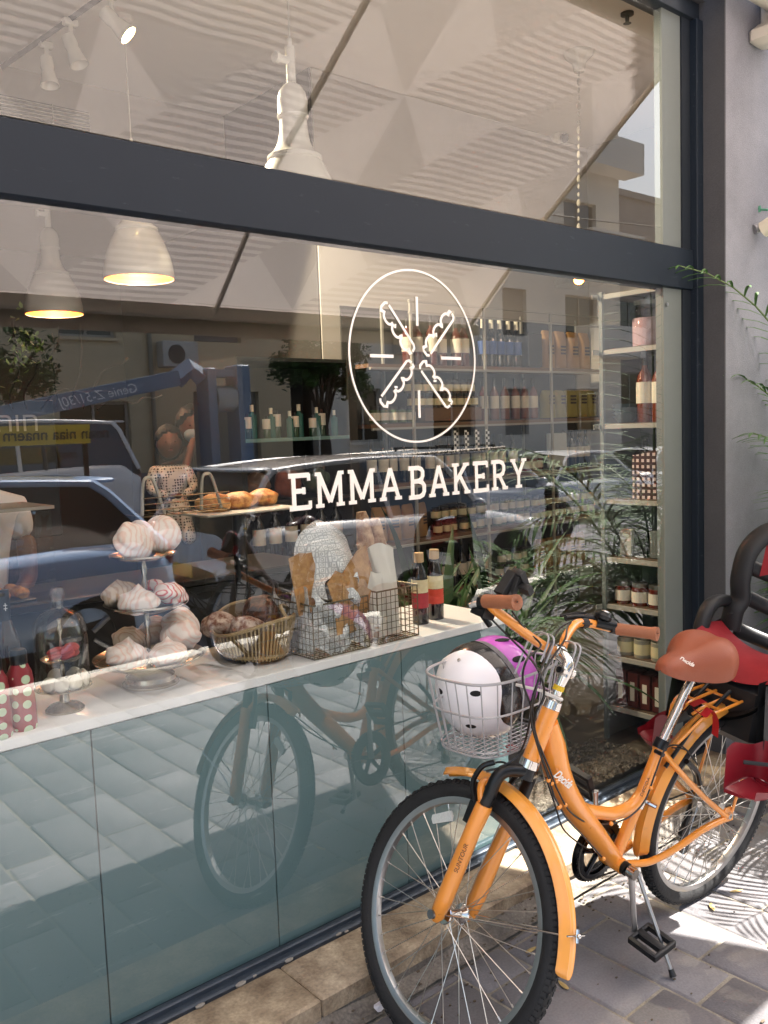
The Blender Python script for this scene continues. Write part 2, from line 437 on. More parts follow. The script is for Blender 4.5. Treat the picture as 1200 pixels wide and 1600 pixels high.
mb = MB(); mb.box(-1.6, 2.229, .027, .04, .1, .845); part('panel_backing', mb, M('backing_black', '0c0d0e', .9, var=0), shop, False)
mb = MB(); mb.box(2.19, 2.231, .045, .4, .1, .845); part('cabinet_side', mb, TEAL, shop, False)
CTR = M('counter_white', 'f2f2f2', .28, var=.02, scale=4, spec=.5)
mb = MB(); mb.box(-1.6, 2.245, .006, .4, .849, .877, bev=.003); part('counter_top', mb, CTR, shop)
# ceiling grille on the bulkhead
mb = MB(); mb.box(-1.2, 2.33, 3.385, 3.398, 3.10, 3.52); vent = part('vent_grille', mb, M('grille_dark', '1d1b18', .7), shop, False)
mb = MB()
for k in range(20): mb.box(-1.2, 2.33, 3.372, 3.3845, 3.112+k*.0205, 3.118+k*.0205)
for x in (-.9, -.3, .3, .9, 1.5, 2.1): mb.box(x, x+.006, 3.37, 3.384, 3.10, 3.52)
part('grille_slats', mb, M('grille_slat', 'a8a094', .5), vent, False, kind='stuff')

# lettering and emblem on the glass
FILM = M('white_film', 'f4f0ea', .6, var=0)
sign = thing('window_lettering', 'white adhesive lettering and round bread emblem on the bakery glass', 'window sign', (1.85, -.003, 1.31))
def ribbon(mb, pts, wd, closed=False, y=-.003):
    P = [Vector((p[0], p[1])) for p in pts]; n = len(P); l = []; r = []
    for i in range(n):
        if closed: a = P[i-1]; c = P[(i+1) % n]
        else: a = P[max(i-1, 0)]; c = P[min(i+1, n-1)]
        t = (c-a).normalized(); q = Vector((-t.y, t.x))*wd/2
        if 0 < i < n-1 or closed:
            t1 = (P[i]-a).normalized(); cosv = max(.5, abs(t1.dot(t))); q = q/cosv
        l.append(P[i]+q); r.append(P[i]-q)
    vs = []
    for yy in (y, y+.0015):
        vs += [(p.x, yy, p.y) for p in l]+[(p.x, yy, p.y) for p in r]
    fs = []; R_ = n if closed else n-1
    for i in range(R_):
        j = (i+1) % n
        fs += [(i, j, n+j, n+i), (2*n+i, 3*n+i, 3*n+j, 2*n+j), (i, 2*n+i, 2*n+j, j), (n+i, n+j, 3*n+j, 3*n+i)]
    if not closed: fs += [(0, n, 3*n, 2*n), (n-1, 3*n-1, 4*n-1, 2*n-1)]
    return mb.add(vs, fs)
GL = {  # strokes in a unit-high box; S = slab serif strokes
 'E': (.74, [[(.16, 0), (.16, 1)], [(0, .965), (.70, .965)], [(0, .035), (.72, .035)], [(.16, .52), (.5, .52)]], [[(.68, 1), (.68, .8)], [(.70, 0), (.70, .22)], [(.5, .42), (.5, .62)]]),
 'M': (1.02, [[(.14, 0), (.14, 1)], [(.88, 0), (.88, 1)], [(.14, .98), (.51, .12)], [(.88, .98), (.51, .12)]], [[(0, .035), (.29, .035)], [(.73, .035), (1.02, .035)], [(0, .965), (.2, .965)], [(.82, .965), (1.02, .965)]]),
 'A': (.88, [[(.12, .02), (.44, .98)], [(.76, .02), (.44, .98)], [(.22, .32), (.66, .32)]], [[(0, .035), (.27, .035)], [(.61, .035), (.88, .035)]]),
 'B': (.72, [[(.16, 0), (.16, 1)]]+[[(0, .965), (.42, .965), (.55, .92), (.61, .83), (.61, .7), (.55, .59), (.42, .54), (.16, .54)], [(.42, .54), (.58, .49), (.66, .39), (.66, .2), (.6, .09), (.46, .035), (0, .035)]], []),
 'K': (.84, [[(.16, 0), (.16, 1)], [(.66, .97), (.17, .40)], [(.36, .6), (.72, .03)]], [[(0, .965), (.32, .965)], [(0, .035), (.32, .035)], [(.52, .965), (.8, .965)], [(.56, .035), (.84, .035)]]),
 'R': (.82, [[(.16, 0), (.16, 1)], [(0, .965), (.42, .965), (.57, .91), (.63, .8), (.63, .66), (.57, .54), (.42, .48), (.16, .48)], [(.4, .48), (.68, .03)]], [[(0, .035), (.32, .035)], [(.54, .035), (.82, .035)]]),
 'Y': (.84, [[(.42, 0), (.42, .46)], [(.42, .44), (.12, .97)], [(.42, .44), (.72, .97)]], [[(0, .965), (.26, .965)], [(.58, .965), (.84, .965)], [(.26, .035), (.58, .035)]]),
}
def word(wd, xa, xb, z, h):
    tot = sum(GL[c][0] for c in wd)+.16*(len(wd)-1)
    sx = (xb-xa)/tot; x = xa
    for c in wd:
        ww, st, se = GL[c]; mb = MB()
        for k, q in enumerate(st): ribbon(mb, [(x+a*sx, z+b*h) for a, b in q], .0135, y=-.0030-.00001*k)
        for k, q in enumerate(se): ribbon(mb, [(x+a*sx, z+b*h) for a, b in q], .0105, y=-.0032-.00001*k)
        part('letter', mb, FILM, sign, False, label='white slab serif letter '+c)
        x += (ww+.16)*sx
word('EMMA', 1.358, 1.768, 1.317, .096)
word('BAKERY', 1.798, 2.346, 1.313, .096)
mb = MB(); cx, cz = 1.845, 1.743
ribbon(mb, [(cx+.2585*math.cos(a*PI/48), cz+.2575*math.sin(a*PI/48)) for a in range(96)], .0062, True); part('emblem_ring', mb, FILM, sign, False)
for (a, b) in (((1.856, 1.923), (1.855, 1.836)), ((1.853, 1.642), (1.852, 1.558)), ((1.664, 1.742), (1.754, 1.742)), ((1.953, 1.742), (2.04, 1.742))):
    mb = MB(); ribbon(mb, [a, b], .0095); part('emblem_tick', mb, FILM, sign, False)
def loaf(c, ang, flip):
    """long loaf outline: flat base on one side, four scallops on the other, two gaps"""
    mb = MB(); ca, sa = math.cos(ang), math.sin(ang); Lh = .082; h = .020; W_ = .0078
    def T(p): a, b = p; b *= flip; return (c[0]+a*ca-b*sa, c[1]+a*sa+b*ca)
    sc = []
    for k in range(3):
        for q in range(9):
            t = PI*(1.05-q*1.1/8); sc.append((-Lh*.56+k*.048+.0205*math.cos(t), h*.45+.0125*math.sin(t)))
    ribbon(mb, [T(p) for p in [(-Lh+.010, -h), (Lh-.006, -h), (Lh+.002, -h*.75), (Lh+.005, -h*.15)]], W_)
    ribbon(mb, [T(p) for p in [(-Lh+.002, -h*1.0), (-Lh-.005, -h*.6), (-Lh-.005, h*.3), (-Lh+.002, h*.75)]+sc+[(Lh+.003, h*.5), (Lh+.005, h*.05)]], W_, y=-.0033)
    for x_ in (-.012, .026): ribbon(mb, [T((x_+.004, h*.3)), T((x_-.004, -h*.15))], W_*.8, y=-.0035)
    part('emblem_loaf', mb, FILM, sign, False)
loaf((1.774, 1.823), math.atan2(-.115, .096), -1)
loaf((1.943, 1.820), math.atan2(.112, .107), 1)
loaf((1.767, 1.661), math.atan2(.107, .107), -1)
loaf((1.929, 1.661), math.atan2(-.11, .101), 1)

# ================================================================ awning over the window
AW, t, N, L, b = nodes_mat('awning_fabric')
tc = N.new('ShaderNodeTexCoord'); sp = N.new('ShaderNodeSeparateXYZ'); L.new(tc.outputs['Object'], sp.inputs[0])
def mth(op, a, b2=None, c=None):
    n = N.new('ShaderNodeMath'); n.operation = op
    for i, v in enumerate((a, b2, c)):
        if v is None: continue
        if isinstance(v, (int, float)): n.inputs[i].default_value = v
        else: L.new(v, n.inputs[i])
    return n.outputs[0]
u = mth('DIVIDE', sp.outputs[0], .62); v = mth('DIVIDE', sp.outputs[1], .56)
fu = mth('FRACT', u); fv = mth('FRACT', v); iu = mth('FLOOR', u); iv = mth('FLOOR', v)
d1 = mth('GREATER_THAN', fu, fv); d2 = mth('GREATER_THAN', mth('ADD', fu, fv), 1.0)
quadr = mth('ADD', mth('MULTIPLY', d1, 2.0), d2)          # 0..3
idx = mth('MODULO', mth('ADD', mth('ADD', quadr, mth('MULTIPLY', iu, 1.0)), mth('MULTIPLY', iv, 2.0)), 4.0)
idx = mth('ABSOLUTE', idx)
striped = mth('MAXIMUM', mth('COMPARE', idx, 1.0, .1), mth('COMPARE', idx, 3.0, .1))
solid = mth('COMPARE', idx, 2.0, .1)
wob = N.new('ShaderNodeTexNoise'); wob.inputs['Scale'].default_value = 3; L.new(tc.outputs['Object'], wob.inputs[0])
lines = mth('GREATER_THAN', mth('FRACT', mth('ADD', mth('DIVIDE', sp.outputs[1], .034), mth('MULTIPLY', wob.outputs[0], .8))), .5)
dk = mth('ADD', mth('MULTIPLY', mth('MULTIPLY', striped, lines), .31), mth('MULTIPLY', solid, .22))
mx = N.new('ShaderNodeMix'); mx.data_type = 'RGBA'; mx.inputs[6].default_value = lin('f0e3dc')+(1,); mx.inputs[7].default_value = lin('5a524c')+(1,)
L.new(dk, mx.inputs[0]); L.new(mx.outputs[2], b.inputs['Base Color']); b.inputs['Roughness'].default_value = .9
trl = N.new('ShaderNodeBsdfTranslucent'); L.new(mx.outputs[2], trl.inputs[0])
ms = N.new('ShaderNodeMixShader'); ms.inputs[0].default_value = .34
L.new(b.outputs[0], ms.inputs[1]); L.new(trl.outputs[0], ms.inputs[2]); L.new(ms.outputs[0], N['Material Output'].inputs[0])
# fabric: local x along wall, local y down the slope
YW, ZW, YE, ZE, XL, XR = -.25, 3.19, -1.56, 2.09, -3.2, 3.76
slen = math.hypot(YE-YW, ZE-ZW); ang = math.atan2(ZE-ZW, YE-YW)
awn = thing('awning', 'cream awning with grey triangle pattern sloping down over the bakery window', 'awning', (0, 0, 0))
mb = MB(); rw = random.Random(2)
mb.grid(lambda a, c: (XL+(XR-XL)*a, c*slen, -.035*math.sin(PI*c)+.006*math.sin(a*40)*math.sin(PI*c)), 60, 14)
me = mb.mesh('fabric', AW, True); fab = link(bpy.data.objects.new('fabric', me)); fab.parent = awn
fab.matrix_local = Matrix.Translation((0, YW, ZW)) @ Matrix(((1, 0, 0, 0), (0, math.cos(ang), -math.sin(ang), 0), (0, math.sin(ang), math.cos(ang), 0), (0, 0, 0, 1)))
AWM = M('awning_metal', 'cfc8bc', .4, var=.05); AWC = M('awning_beige', 'ddd2c5', .7, var=.08)
mb = MB(); mb.box(XL-.02, XR+.03, YE-.05, YE+.012, ZE-.045, ZE+.02, bev=.008); part('front_bar', mb, M('front_bar_metal', 'e2d9cd', .5), awn)
mb = MB(); mb.grid(lambda a, c: (XL+(XR-XL)*a, YE-.02+.004*math.sin(a*170), ZE-.045-c*.07), 200, 2); part('valance', mb, AWC, awn)
mb = MB(); mb.tube([(XL, YW+.03, ZW+.02), (XR+.02, YW+.03, ZW+.02)], .055, 14); part('roller', mb, AWM, awn)
mb = MB(); mb.box(XR-.03, XR+.03, YW-.05, -.135, ZW-.12, ZW+.09, bev=.012); mb.box(XR-.13, XR-.02, YW-.03, -.136, ZW-.16, ZW-.08, bev=.02); part('end_bracket', mb, AWM, awn)
for x in (XR-.09, 2.05, .35, -1.4):
    mb = MB(); mb.tube([(x, YW-.03, ZW-.12), (x-.06, (YW+YE)/2-.02, (ZW+ZE)/2-.10)], .013, 8); mb.tube([(x-.06, (YW+YE)/2-.02, (ZW+ZE)/2-.10), (x, YE+.03, ZE-.02)], .011, 8)
    mb.ball((x-.06, (YW+YE)/2-.02, (ZW+ZE)/2-.10), .02, 10, 7)
    part('folding_arm', mb, M('arm_metal', 'e0d6ca', .5), awn)

# ================================================================ things on the counter
CZ = .8775
SIL = M('old_silver', 'b9b0a2', .22, 1., var=.15, scale=30, bump=.08, bscale=80)
def swirl_mat(name, a, b_):
    mt, t, N, L, b = nodes_mat(name)
    tc = N.new('ShaderNodeTexCoord'); wv = N.new('ShaderNodeTexWave'); wv.inputs['Scale'].default_value = 1.1; wv.inputs['Distortion'].default_value = 12; wv.inputs['Detail Scale'].default_value = .7; wv.inputs['Detail'].default_value = 3
    L.new(tc.outputs['Object'], wv.inputs[0]); cr = N.new('ShaderNodeValToRGB')
    cr.color_ramp.elements[0].position = .55; cr.color_ramp.elements[1].position = 1.0
    cr.color_ramp.elements[0].color = lin(a)+(1,); cr.color_ramp.elements[1].color = lin(b_)+(1,)
    L.new(wv.outputs[0], cr.inputs[0]); L.new(cr.outputs[0], b.inputs['Base Color']); b.inputs['Roughness'].default_value = .6
    b.inputs['Subsurface Weight'].default_value = .0
    return mt
MER = swirl_mat('meringue_white_pink', 'f3e6df', 'edccc0'); MERR = swirl_mat('meringue_white_red', 'f0e4e0', 'd2585a'); MERW = swirl_mat('meringue_tan', 'd9c6b3', 'c3a48c')
def meringue_mesh(mat, seed, tip=.25, flat=.6):
    r = random.Random(seed); a = r.uniform(0, 6)
    def fn(d):
        th = math.atan2(d.y, d.x); ph = math.acos(max(-1, min(1, d.z))); e = math.sin(ph)**.6
        k = 1 + e*(.055*math.sin(3*th+5.5*ph+a)+.02*math.sin(7*th+9*ph+a*2)) + .03*math.sin(th*1.0+a)
        if ph < .45: k += tip*((.45-ph)/.45)**2
        return k
    mb = MB(); mb.ball((0, 0, 0), 1, 56, 36, (1, .93, flat), fn=fn); return mb.mesh('meringue', mat, 88)
MMS = [meringue_mesh(MER, 1, .5, .6), meringue_mesh(MER, 2, .1, .66), meringue_mesh(MERR, 3, .2, .6), meringue_mesh(MERW, 4, .2, .7)]
def meringue(c, r, k, rot, label, grp=None):
    o = link(bpy.data.objects.new('meringue', MMS[k])); o.location = c; o.scale = (r, r, r); o.rotation_euler = rot
    meta(o, label, 'meringue', grp or 'swirled meringues on the three tier stand'); return o
sx, sy = 1.005, .17
st = thing('tiered_cake_stand', 'three tier silver cake stand heaped with large pink and white meringues', 'cake stand', (sx, sy, CZ))
def plate(z, R, depth, nm='tier_plate'):
    mb = MB(); mb.lathe([(0, z), (R*.55, z+.002), (R*.9, z+depth*.7), (R, z+depth), (R+.003, z+depth+.002), (R+.002, z+depth-.003), (R*.9, z+depth*.7-.005), (R*.55, z-.004), (0, z-.005)], (sx, sy, 0), 40)
    part(nm, mb, SIL, st)
plate(.927, .142, .026); plate(1.078, .106, .018); plate(1.213, .084, .012)
mb = MB(); mb.lathe([(.074, CZ), (.074, CZ+.006), (.066, CZ+.012), (.064, CZ+.024), (.056, CZ+.03), (.045, CZ+.038), (.05, CZ+.047), (0, CZ+.049)], (sx, sy, 0), 36); part('foot', mb, SIL, st)
for z0, z1 in ((.925, 1.077), (1.079, 1.211), (1.215, 1.29)):
    mb = MB(); h = z1-z0; mb.lathe([(0.0, z0), (.011, z0), (.006, z0+.1*h), (.009, z0+.2*h), (.005, z0+.35*h), (.009, z0+.5*h), (.005, z0+.65*h), (.009, z0+.8*h), (.006, z0+.92*h), (.0, z1)], (sx, sy, 0), 14); part('stem', mb, SIL, st)
ML = [((-.075, -.03, .972), .052, 0, (.1, .1, .3), 'broad pink white meringue at the left of the lowest tier'),
 ((.012, -.088, .968), .05, 0, (0, 0, 1), 'pointed meringue at the front of the lowest tier'),
 ((.075, -.035, .995), .052, 1, (.6, .5, 2), 'meringue sandwich leaning at the right of the lowest tier'),
 ((.115, .035, 1.005), .052, 1, (.9, -.6, .5), 'upright meringue at the far right edge of the lowest tier'),
 ((-.02, .075, .985), .045, 3, (.3, 0, 1), 'tan meringue behind the stem of the lowest tier'),
 ((.055, .085, 1.0), .042, 3, (.4, .5, 4), 'tan ribbed meringue at the back right of the lowest tier'),
 ((-.04, -.045, 1.108), .05, 0, (.1, 0, 2.2), 'white meringue at the front left of the middle tier'),
 ((.056, -.03, 1.112), .046, 2, (.2, .3, .4), 'red streaked white meringue at the right of the middle tier'),
 ((-.045, .05, 1.118), .045, 3, (.2, .1, 3), 'tan meringue at the back of the middle tier'),
 ((.05, .055, 1.118), .036, 2, (.5, .4, 2), 'small red striped meringue at the back of the middle tier'),
 ((-.03, -.02, 1.26), .052, 1, (1.2, .3, .2), 'big round meringue at the left of the top tier'),
 ((.012, .015, 1.262), .05, 1, (1.3, .2, 1.5), 'round meringue behind the front pair on the top tier'),
 ((.05, -.02, 1.272), .048, 1, (1.45, .0, -1.0), 'meringue standing on edge at the right of the top tier')]
for d, r, k, rot, lb in ML: meringue((sx+d[0], sy+d[1], d[2]), r*1.08, k, rot, lb)
# glass cloche stand
cx, cy = .755, .118
cl = thing('glass_cloche_stand', 'small silver two tier stand under a clear glass dome with macaroons', 'cloche', (cx, cy, CZ))
mb = MB(); mb.lathe([(.046, CZ), (.046, CZ+.004), (.036, CZ+.013), (.012, CZ+.02), (.011, CZ+.04), (.03, CZ+.047), (.066, CZ+.056), (.068, CZ+.059), (.03, CZ+.051), (0, CZ+.05)], (cx, cy, 0), 36); part('foot', mb, SIL, cl)
mb = MB(); mb.lathe([(0, 1.0), (.04, 1.002), (.048, 1.007), (.04, 1.0), (0, .998)], (cx, cy, 0), 28); mb.lathe([(0, CZ+.05), (.006, CZ+.05), (.004, .96), (.006, .98), (.004, 1.0), (.005, 1.03), (.003, 1.06), (.008, 1.075), (.004, 1.09), (.006, 1.1), (0, 1.105)], (cx, cy, 0), 12); part('upper_tier', mb, SIL, cl)
mb = MB(); mb.lathe([(.064, CZ+.06), (.064, 1.06), (.058, 1.095), (.042, 1.115), (.02, 1.125), (.013, 1.135), (.016, 1.15), (.02, 1.165), (.014, 1.178), (0, 1.18)], (cx, cy, 0), 40); part('glass_dome', mb, glass_mat('dome_glass', (.97, .98, .98), .1), cl)
MAC = M('macaroon_white', 'e9dfd0', .6, var=.05); MACR = M('macaroon_red', 'c2504f', .65, var=.15, scale=60)
def macaroon(c, r, mat, rot, lb, nm='macaroon', grp='macaroons under the glass dome'):
    mb = MB(); R = Matrix.Rotation(rot[2], 3, 'Z') @ Matrix.Rotation(rot[0], 3, 'X')
    for s in (-1, 1): mb.ball(Vector(c)+R @ Vector((0, 0, s*r*.38)), r, 16, 8, (1, 1, .42), R)
    mb.lathe([(r*.9, -r*.14), (r*.93, 0), (r*.9, r*.14)], c, 14, R)
    o = solo(nm, mb, mat, lb, 'macaroon', c, True, grp); return o
for k, (a, rr, lb) in enumerate(((-2.6, .047, 'white macaroon on edge at the far left under the glass dome'), (-2.0, .046, 'white macaroon at the front left under the glass dome'), (-1.35, .045, 'round white macaroon facing the window under the glass dome'), (-.7, .046, 'white macaroon right of the front one under the glass dome'), (-.1, .046, 'cream macaroon at the right rim under the glass dome'), (.6, .045, 'white macaroon at the back right under the glass dome'), (1.6, .044, 'white macaroon at the back of the lower plate under the dome'))):
    macaroon((cx+rr*math.cos(a), cy+rr*math.sin(a), CZ+.074), .0185, MAC, (1.25, 0, a+1.57), lb)
for k, (a, lb) in enumerate(((-2.5, 'red biscuit at the left of the small upper plate under the dome'), (-1.4, 'red biscuit at the front of the small upper plate under the dome'), (-.2, 'bright red biscuit at the right of the small upper plate under the dome'))):
    macaroon((cx+.024*math.cos(a), cy+.024*math.sin(a), 1.022), .019, MACR, (.35, 0, a), lb, 'red_biscuit')
# polka dot bottles
def dot_mat(name, base, dots, sc):
    mt, t, N, L, b = nodes_mat(name)
    tc = N.new('ShaderNodeTexCoord'); vo = N.new('ShaderNodeTexVoronoi'); vo.inputs['Scale'].default_value = sc; vo.inputs['Randomness'].default_value = .25
    L.new(tc.outputs['Object'], vo.inputs['Vector']); lt = N.new('ShaderNodeMath'); lt.operation = 'LESS_THAN'; lt.inputs[1].default_value = .36
    L.new(vo.outputs['Distance'], lt.inputs[0]); mx = N.new('ShaderNodeMix'); mx.data_type = 'RGBA'
    mx.inputs[6].default_value = lin(base)+(1,); mx.inputs[7].default_value = lin(dots)+(1,); L.new(lt.outputs[0], mx.inputs[0]); L.new(mx.outputs[2], b.inputs['Base Color']); b.inputs['Roughness'].default_value = .35
    return mt
RDOT = dot_mat('red_pale_dots', '96323a', 'c7d9ba', 34); GDOT = dot_mat('pale_red_dots', 'cfdcc0', '96323a', 26)
BLK = M('black_plastic', '17181a', .35, var=.1)
def lbottle(name, c, prof, mat, label, cat='bottle', cap=None, grp=None, capmat=None):
    t = thing(name, label, cat, c, grp)
    mb = MB(); mb.lathe([(r, c[2]+z) for r, z in prof], (c[0], c[1], 0), 28); part('body', mb, mat, t)
    if cap: mb = MB(); mb.lathe([(r, c[2]+z) for r, z in cap], (c[0], c[1], 0), 20); part('cap', mb, capmat or BLK, t)
    return t
pr = [(0, 0), (.029, 0), (.031, .006), (.0305, .06), (.028, .09), (.029, .11), (.027, .13), (.0185, .15), (.018, .156), (0, .157)]
cp_ = [(.0185, .15), (.019, .178), (.016, .184), (0, .185)]
lbottle('dotted_bottle', (.634, .052, CZ), pr, RDOT, 'short red bottle with pale green dots and black cap by the glass dome', cap=cp_, grp='dotted bottles on the left of the counter')
lbottle('dotted_bottle', (.574, .035, CZ), pr, RDOT, 'red bottle with pale green dots cut by the left edge of the photo', cap=cp_, grp='dotted bottles on the left of the counter')
t = lbottle('tea_bottle', (.566, .12, CZ), [(0, 0), (.042, 0), (.043, .01), (.042, .12), (.036, .18), (.025, .235), (.016, .26), (0, .262)], GDOT, 'tall pale green tea bottle with red dots behind the red bottle', cap=[(.016, .26), (.017, .285), (0, .286)], grp='dotted bottles on the left of the counter')
mb = MB(); mb.lathe([(.0437, CZ+.085), (.0437, CZ+.135)], (.566, .12, 0), 28); part('paper_band', mb, M('pale_band', 'd8e0cc', .6, var=.03), t)
put_text('lettering', 'TEA', .03, t, (.572, .0755, CZ+.11), (1, .05, 0), (-.05, -1, 0), M('ink_black', '141414', .6, var=0), font_off=.0006)
t = lbottle('dark_bottle', (.655, .2, CZ), [(0, 0), (.034, 0), (.035, .01), (.034, .17), (.02, .21), (.0135, .23), (.0135, .285), (0, .286)], M('brown_glass', '2b1a10', .08, var=.1, coat=1), 'tall dark brown bottle with black neck behind the dotted bottles', cap=[(.0145, .21), (.0145, .3), (0, .301)])
put_text('neck_print', '‡', .02, t, (.6545, .184, CZ+.262), (1, 0, 0), (0, -1, .0), M('ink_white', 'dddddd', .6, var=0))
# wicker basket with rolls
WIC = M('wicker', 'a28c66', .8, var=.25, scale=60, bump=.6, bscale=120); WICD = M('wicker_dark', '6b5637', .85, var=.25, scale=60)
bx, by = 1.355, .215
wb = thing('wicker_basket', 'low oval basket of split cane slats holding wrapped loaves', 'basket', (bx, by, CZ))
def bk_(a, h):   # tilted flaring oval
    k = .80+.2*min(1, h*1.2)
    x = .118*k*math.cos(a); y = .175*k*math.sin(a); z = .012+h*(.085+.03*math.sin(a)**2+.02*math.cos(a))
    return Vector((bx+x*.95+y*.25, by+y*.95-x*.25, CZ+z))
mb = MB(); mb.grid(lambda u_, v_: bk_(u_*2*PI, v_)+Vector((.004*math.cos(u_*2*PI), .004*math.sin(u_*2*PI), 0))*-1.2, 60, 4, True)
mb.add([tuple(bk_(2*PI*k/40, 0)) for k in range(40)], [tuple(range(40))]); part('lining', mb, WICD, wb)
for k in range(64):
    a = 2*PI*k/64+.01*math.sin(k*5); da = .036; mb = MB()
    p = [bk_(a, 0), bk_(a, .35), bk_(a, .7), bk_(a, 1.0)]
    q = [bk_(a+da, 0), bk_(a+da, .35), bk_(a+da, .7), bk_(a+da, 1.0)]
    o_ = Vector((math.cos(a), math.sin(a), 0))*.004
    vs = [x for pq in zip(p, q) for x in pq]; vs = [Vector(v_) for v_ in vs]+[Vector(v_)+o_ for v_ in vs]
    fs = [(2*i, 2*i+2, 2*i+3, 2*i+1) for i in range(3)]+[(8+2*i, 8+2*i+1, 8+2*i+3, 8+2*i+2) for i in range(3)]+[(2*i, 8+2*i, 8+2*i+2, 2*i+2) for i in range(3)]+[(2*i+1, 2*i+3, 8+2*i+3, 8+2*i+1) for i in range(3)]
    mb.add(vs, fs); part('slat', mb, WIC, wb, False)
for h in (.98, .08):
    mb = MB(); mb.tube([bk_(2*PI*k/48, h)+Vector((0, 0, .003)) for k in range(48)], .0055, 6, closed=True); part('rim', mb, WIC, wb)
mb = MB(); mb.tube(bez([bk_(-1.0, .9), bk_(-.75, 1.)+Vector((-.02, .03, .028)), bk_(-.2, 1.)+Vector((-.02, .0, .02)), bk_(.05, .9)]), .0055, 7); part('handle', mb, WIC, wb)
def crust(name, a, b_, sc, rough=.7, th=(.42, .6)):
    mt, t, N, L, b = nodes_mat(name)
    tc = N.new('ShaderNodeTexCoord'); nz = N.new('ShaderNodeTexNoise'); nz.inputs['Scale'].default_value = sc; nz.inputs['Detail'].default_value = 6; nz.inputs['Roughness'].default_value = .65
    L.new(tc.outputs['Object'], nz.inputs[0]); cr = N.new('ShaderNodeValToRGB'); cr.color_ramp.elements[0].position = th[0]; cr.color_ramp.elements[1].position = th[1]
    cr.color_ramp.elements[0].color = lin(a)+(1,); cr.color_ramp.elements[1].color = lin(b_)+(1,); L.new(nz.outputs[0], cr.inputs[0]); L.new(cr.outputs[0], b.inputs['Base Color'])
    bp = N.new('ShaderNodeBump'); bp.inputs['Strength'].default_value = .7; bp.inputs['Distance'].default_value = .006; L.new(nz.outputs[0], bp.inputs['Height']); L.new(bp.outputs[0], b.inputs['Normal'])
    b.inputs['Roughness'].default_value = rough; return mt
FLOUR = crust('floured_crust', '7c4b38', 'd9c9bd', 34); DCR = crust('dark_crust', '2c1710', '7a4a2c', 22, .4); GOLD = crust('golden_crust', '9a5a22', 'd9a25c', 26, .5)
def lump(c, r, sq, seed, am=.12):
    rr = random.Random(seed); ks = [(Vector((rr.gauss(0, 1), rr.gauss(0, 1), rr.gauss(0, 1)))*3.0, rr.uniform(0, 6)) for _ in range(6)]
    mb = MB(); mb.ball(c, r, 28, 18, sq, fn=lambda d: 1+sum(math.sin(k.dot(d)+p) for k, p in ks)*am/6*2); return mb
GB = 'breads in the oval wicker basket'
solo('bread_roll', lump((bx-.055, by+.095, CZ+.085), .055, (1, 1, .7), 4), FLOUR, 'floured cracked roll at the back of the wicker basket', 'bread', group=GB)
solo('bread_roll', lump((bx-.02, by+.0, CZ+.082), .052, (1, 1, .75), 5), FLOUR, 'floured pinkish roll in the middle of the wicker basket', 'bread', group=GB)
solo('dark_loaf', lump((bx+.075, by+.055, CZ+.095), .07, (.8, 1.1, .9), 6), DCR, 'dark brown shiny loaf at the right of the wicker basket', 'bread', group=GB)
def crumple(c, r, sq, seed, am=.3):
    rr = random.Random(seed); ks = [(Vector((rr.gauss(0, 1), rr.gauss(0, 1), rr.gauss(0, 1))).normalized(), rr.uniform(.5, .95)) for _ in range(26)]
    def fn(d): return min(min((c_/max(1e-3, d.dot(k)) for k, c_ in ks if d.dot(k) > .05), default=1.2), 1.25)
    mb = MB(); mb.ball(c, r, 32, 22, sq, fn=fn); return mb
WPAP = M('white_paper', 'dcdad6', .7, var=.05, bump=.3, bscale=30)
solo('paper_parcel', crumple((bx-.025, by-.085, CZ+.075), .05, (1, .9, .8), 8), WPAP, 'crumpled white paper parcel at the front of the wicker basket', 'parcel', smooth=18, group=GB)
solo('paper_parcel', crumple((bx+.065, by-.1, CZ+.06), .036, (1, .9, .7), 9), M('dark_wrap', '3a3634', .3, var=.3), 'small dark wrapped parcel under the basket handle', 'parcel', smooth=18, group=GB)
# square wire baskets
WIRE = M('antique_wire', '6d6450', .45, .8, var=.2)
def wire_basket(x0, x1, y0, y1, z1, label, nx, ny, nz):
    t = thing('wire_basket', label, 'basket', ((x0+x1)/2, (y0+y1)/2, CZ), 'square wire bread baskets on the counter')
    r = .0011; z0 = CZ+.003
    def panel(fn, n, m):
        mb = MB()
        for i in range(n+1): mb.tube([fn(i/n, 0), fn(i/n, 1)], r, 5, cap=False)
        for j in range(m+1): mb.tube([fn(0, j/m), fn(1, j/m)], r, 5, cap=False)
        part('wire_side', mb, WIRE, t)
    panel(lambda a, b: (x0+(x1-x0)*a, y0, z0+(z1-z0)*b), nx, nz); panel(lambda a, b: (x0+(x1-x0)*a, y1, z0+(z1-z0)*b), nx, nz)
    panel(lambda a, b: (x0, y0+(y1-y0)*a, z0+(z1-z0)*b), ny, nz); panel(lambda a, b: (x1, y0+(y1-y0)*a, z0+(z1-z0)*b), ny, nz)
    panel(lambda a, b: (x0+(x1-x0)*a, y0+(y1-y0)*b, z0), nx, ny)
    mb = MB(); mb.tube([(x0, y0, z1), (x1, y0, z1), (x1, y1, z1), (x0, y1, z1)], .0026, 6, closed=True); mb.tube([(x0, y0, z0), (x1, y0, z0), (x1, y1, z0), (x0, y1, z0)], .002, 6, closed=True)
    for x, y in ((x0, y0), (x1, y0), (x1, y1), (x0, y1)): mb.tube([(x, y, z0), (x, y, z1)], .0022, 6)
    part('wire_rim', mb, WIRE, t)
wire_basket(1.435, 1.64, .022, .25, 1.035, 'antique wire basket with cracker bread and patterned paper', 11, 12, 8)
wire_basket(1.675, 1.84, .022, .2, 1.04, 'narrower antique wire basket with baguettes in paper bags', 9, 9, 8)
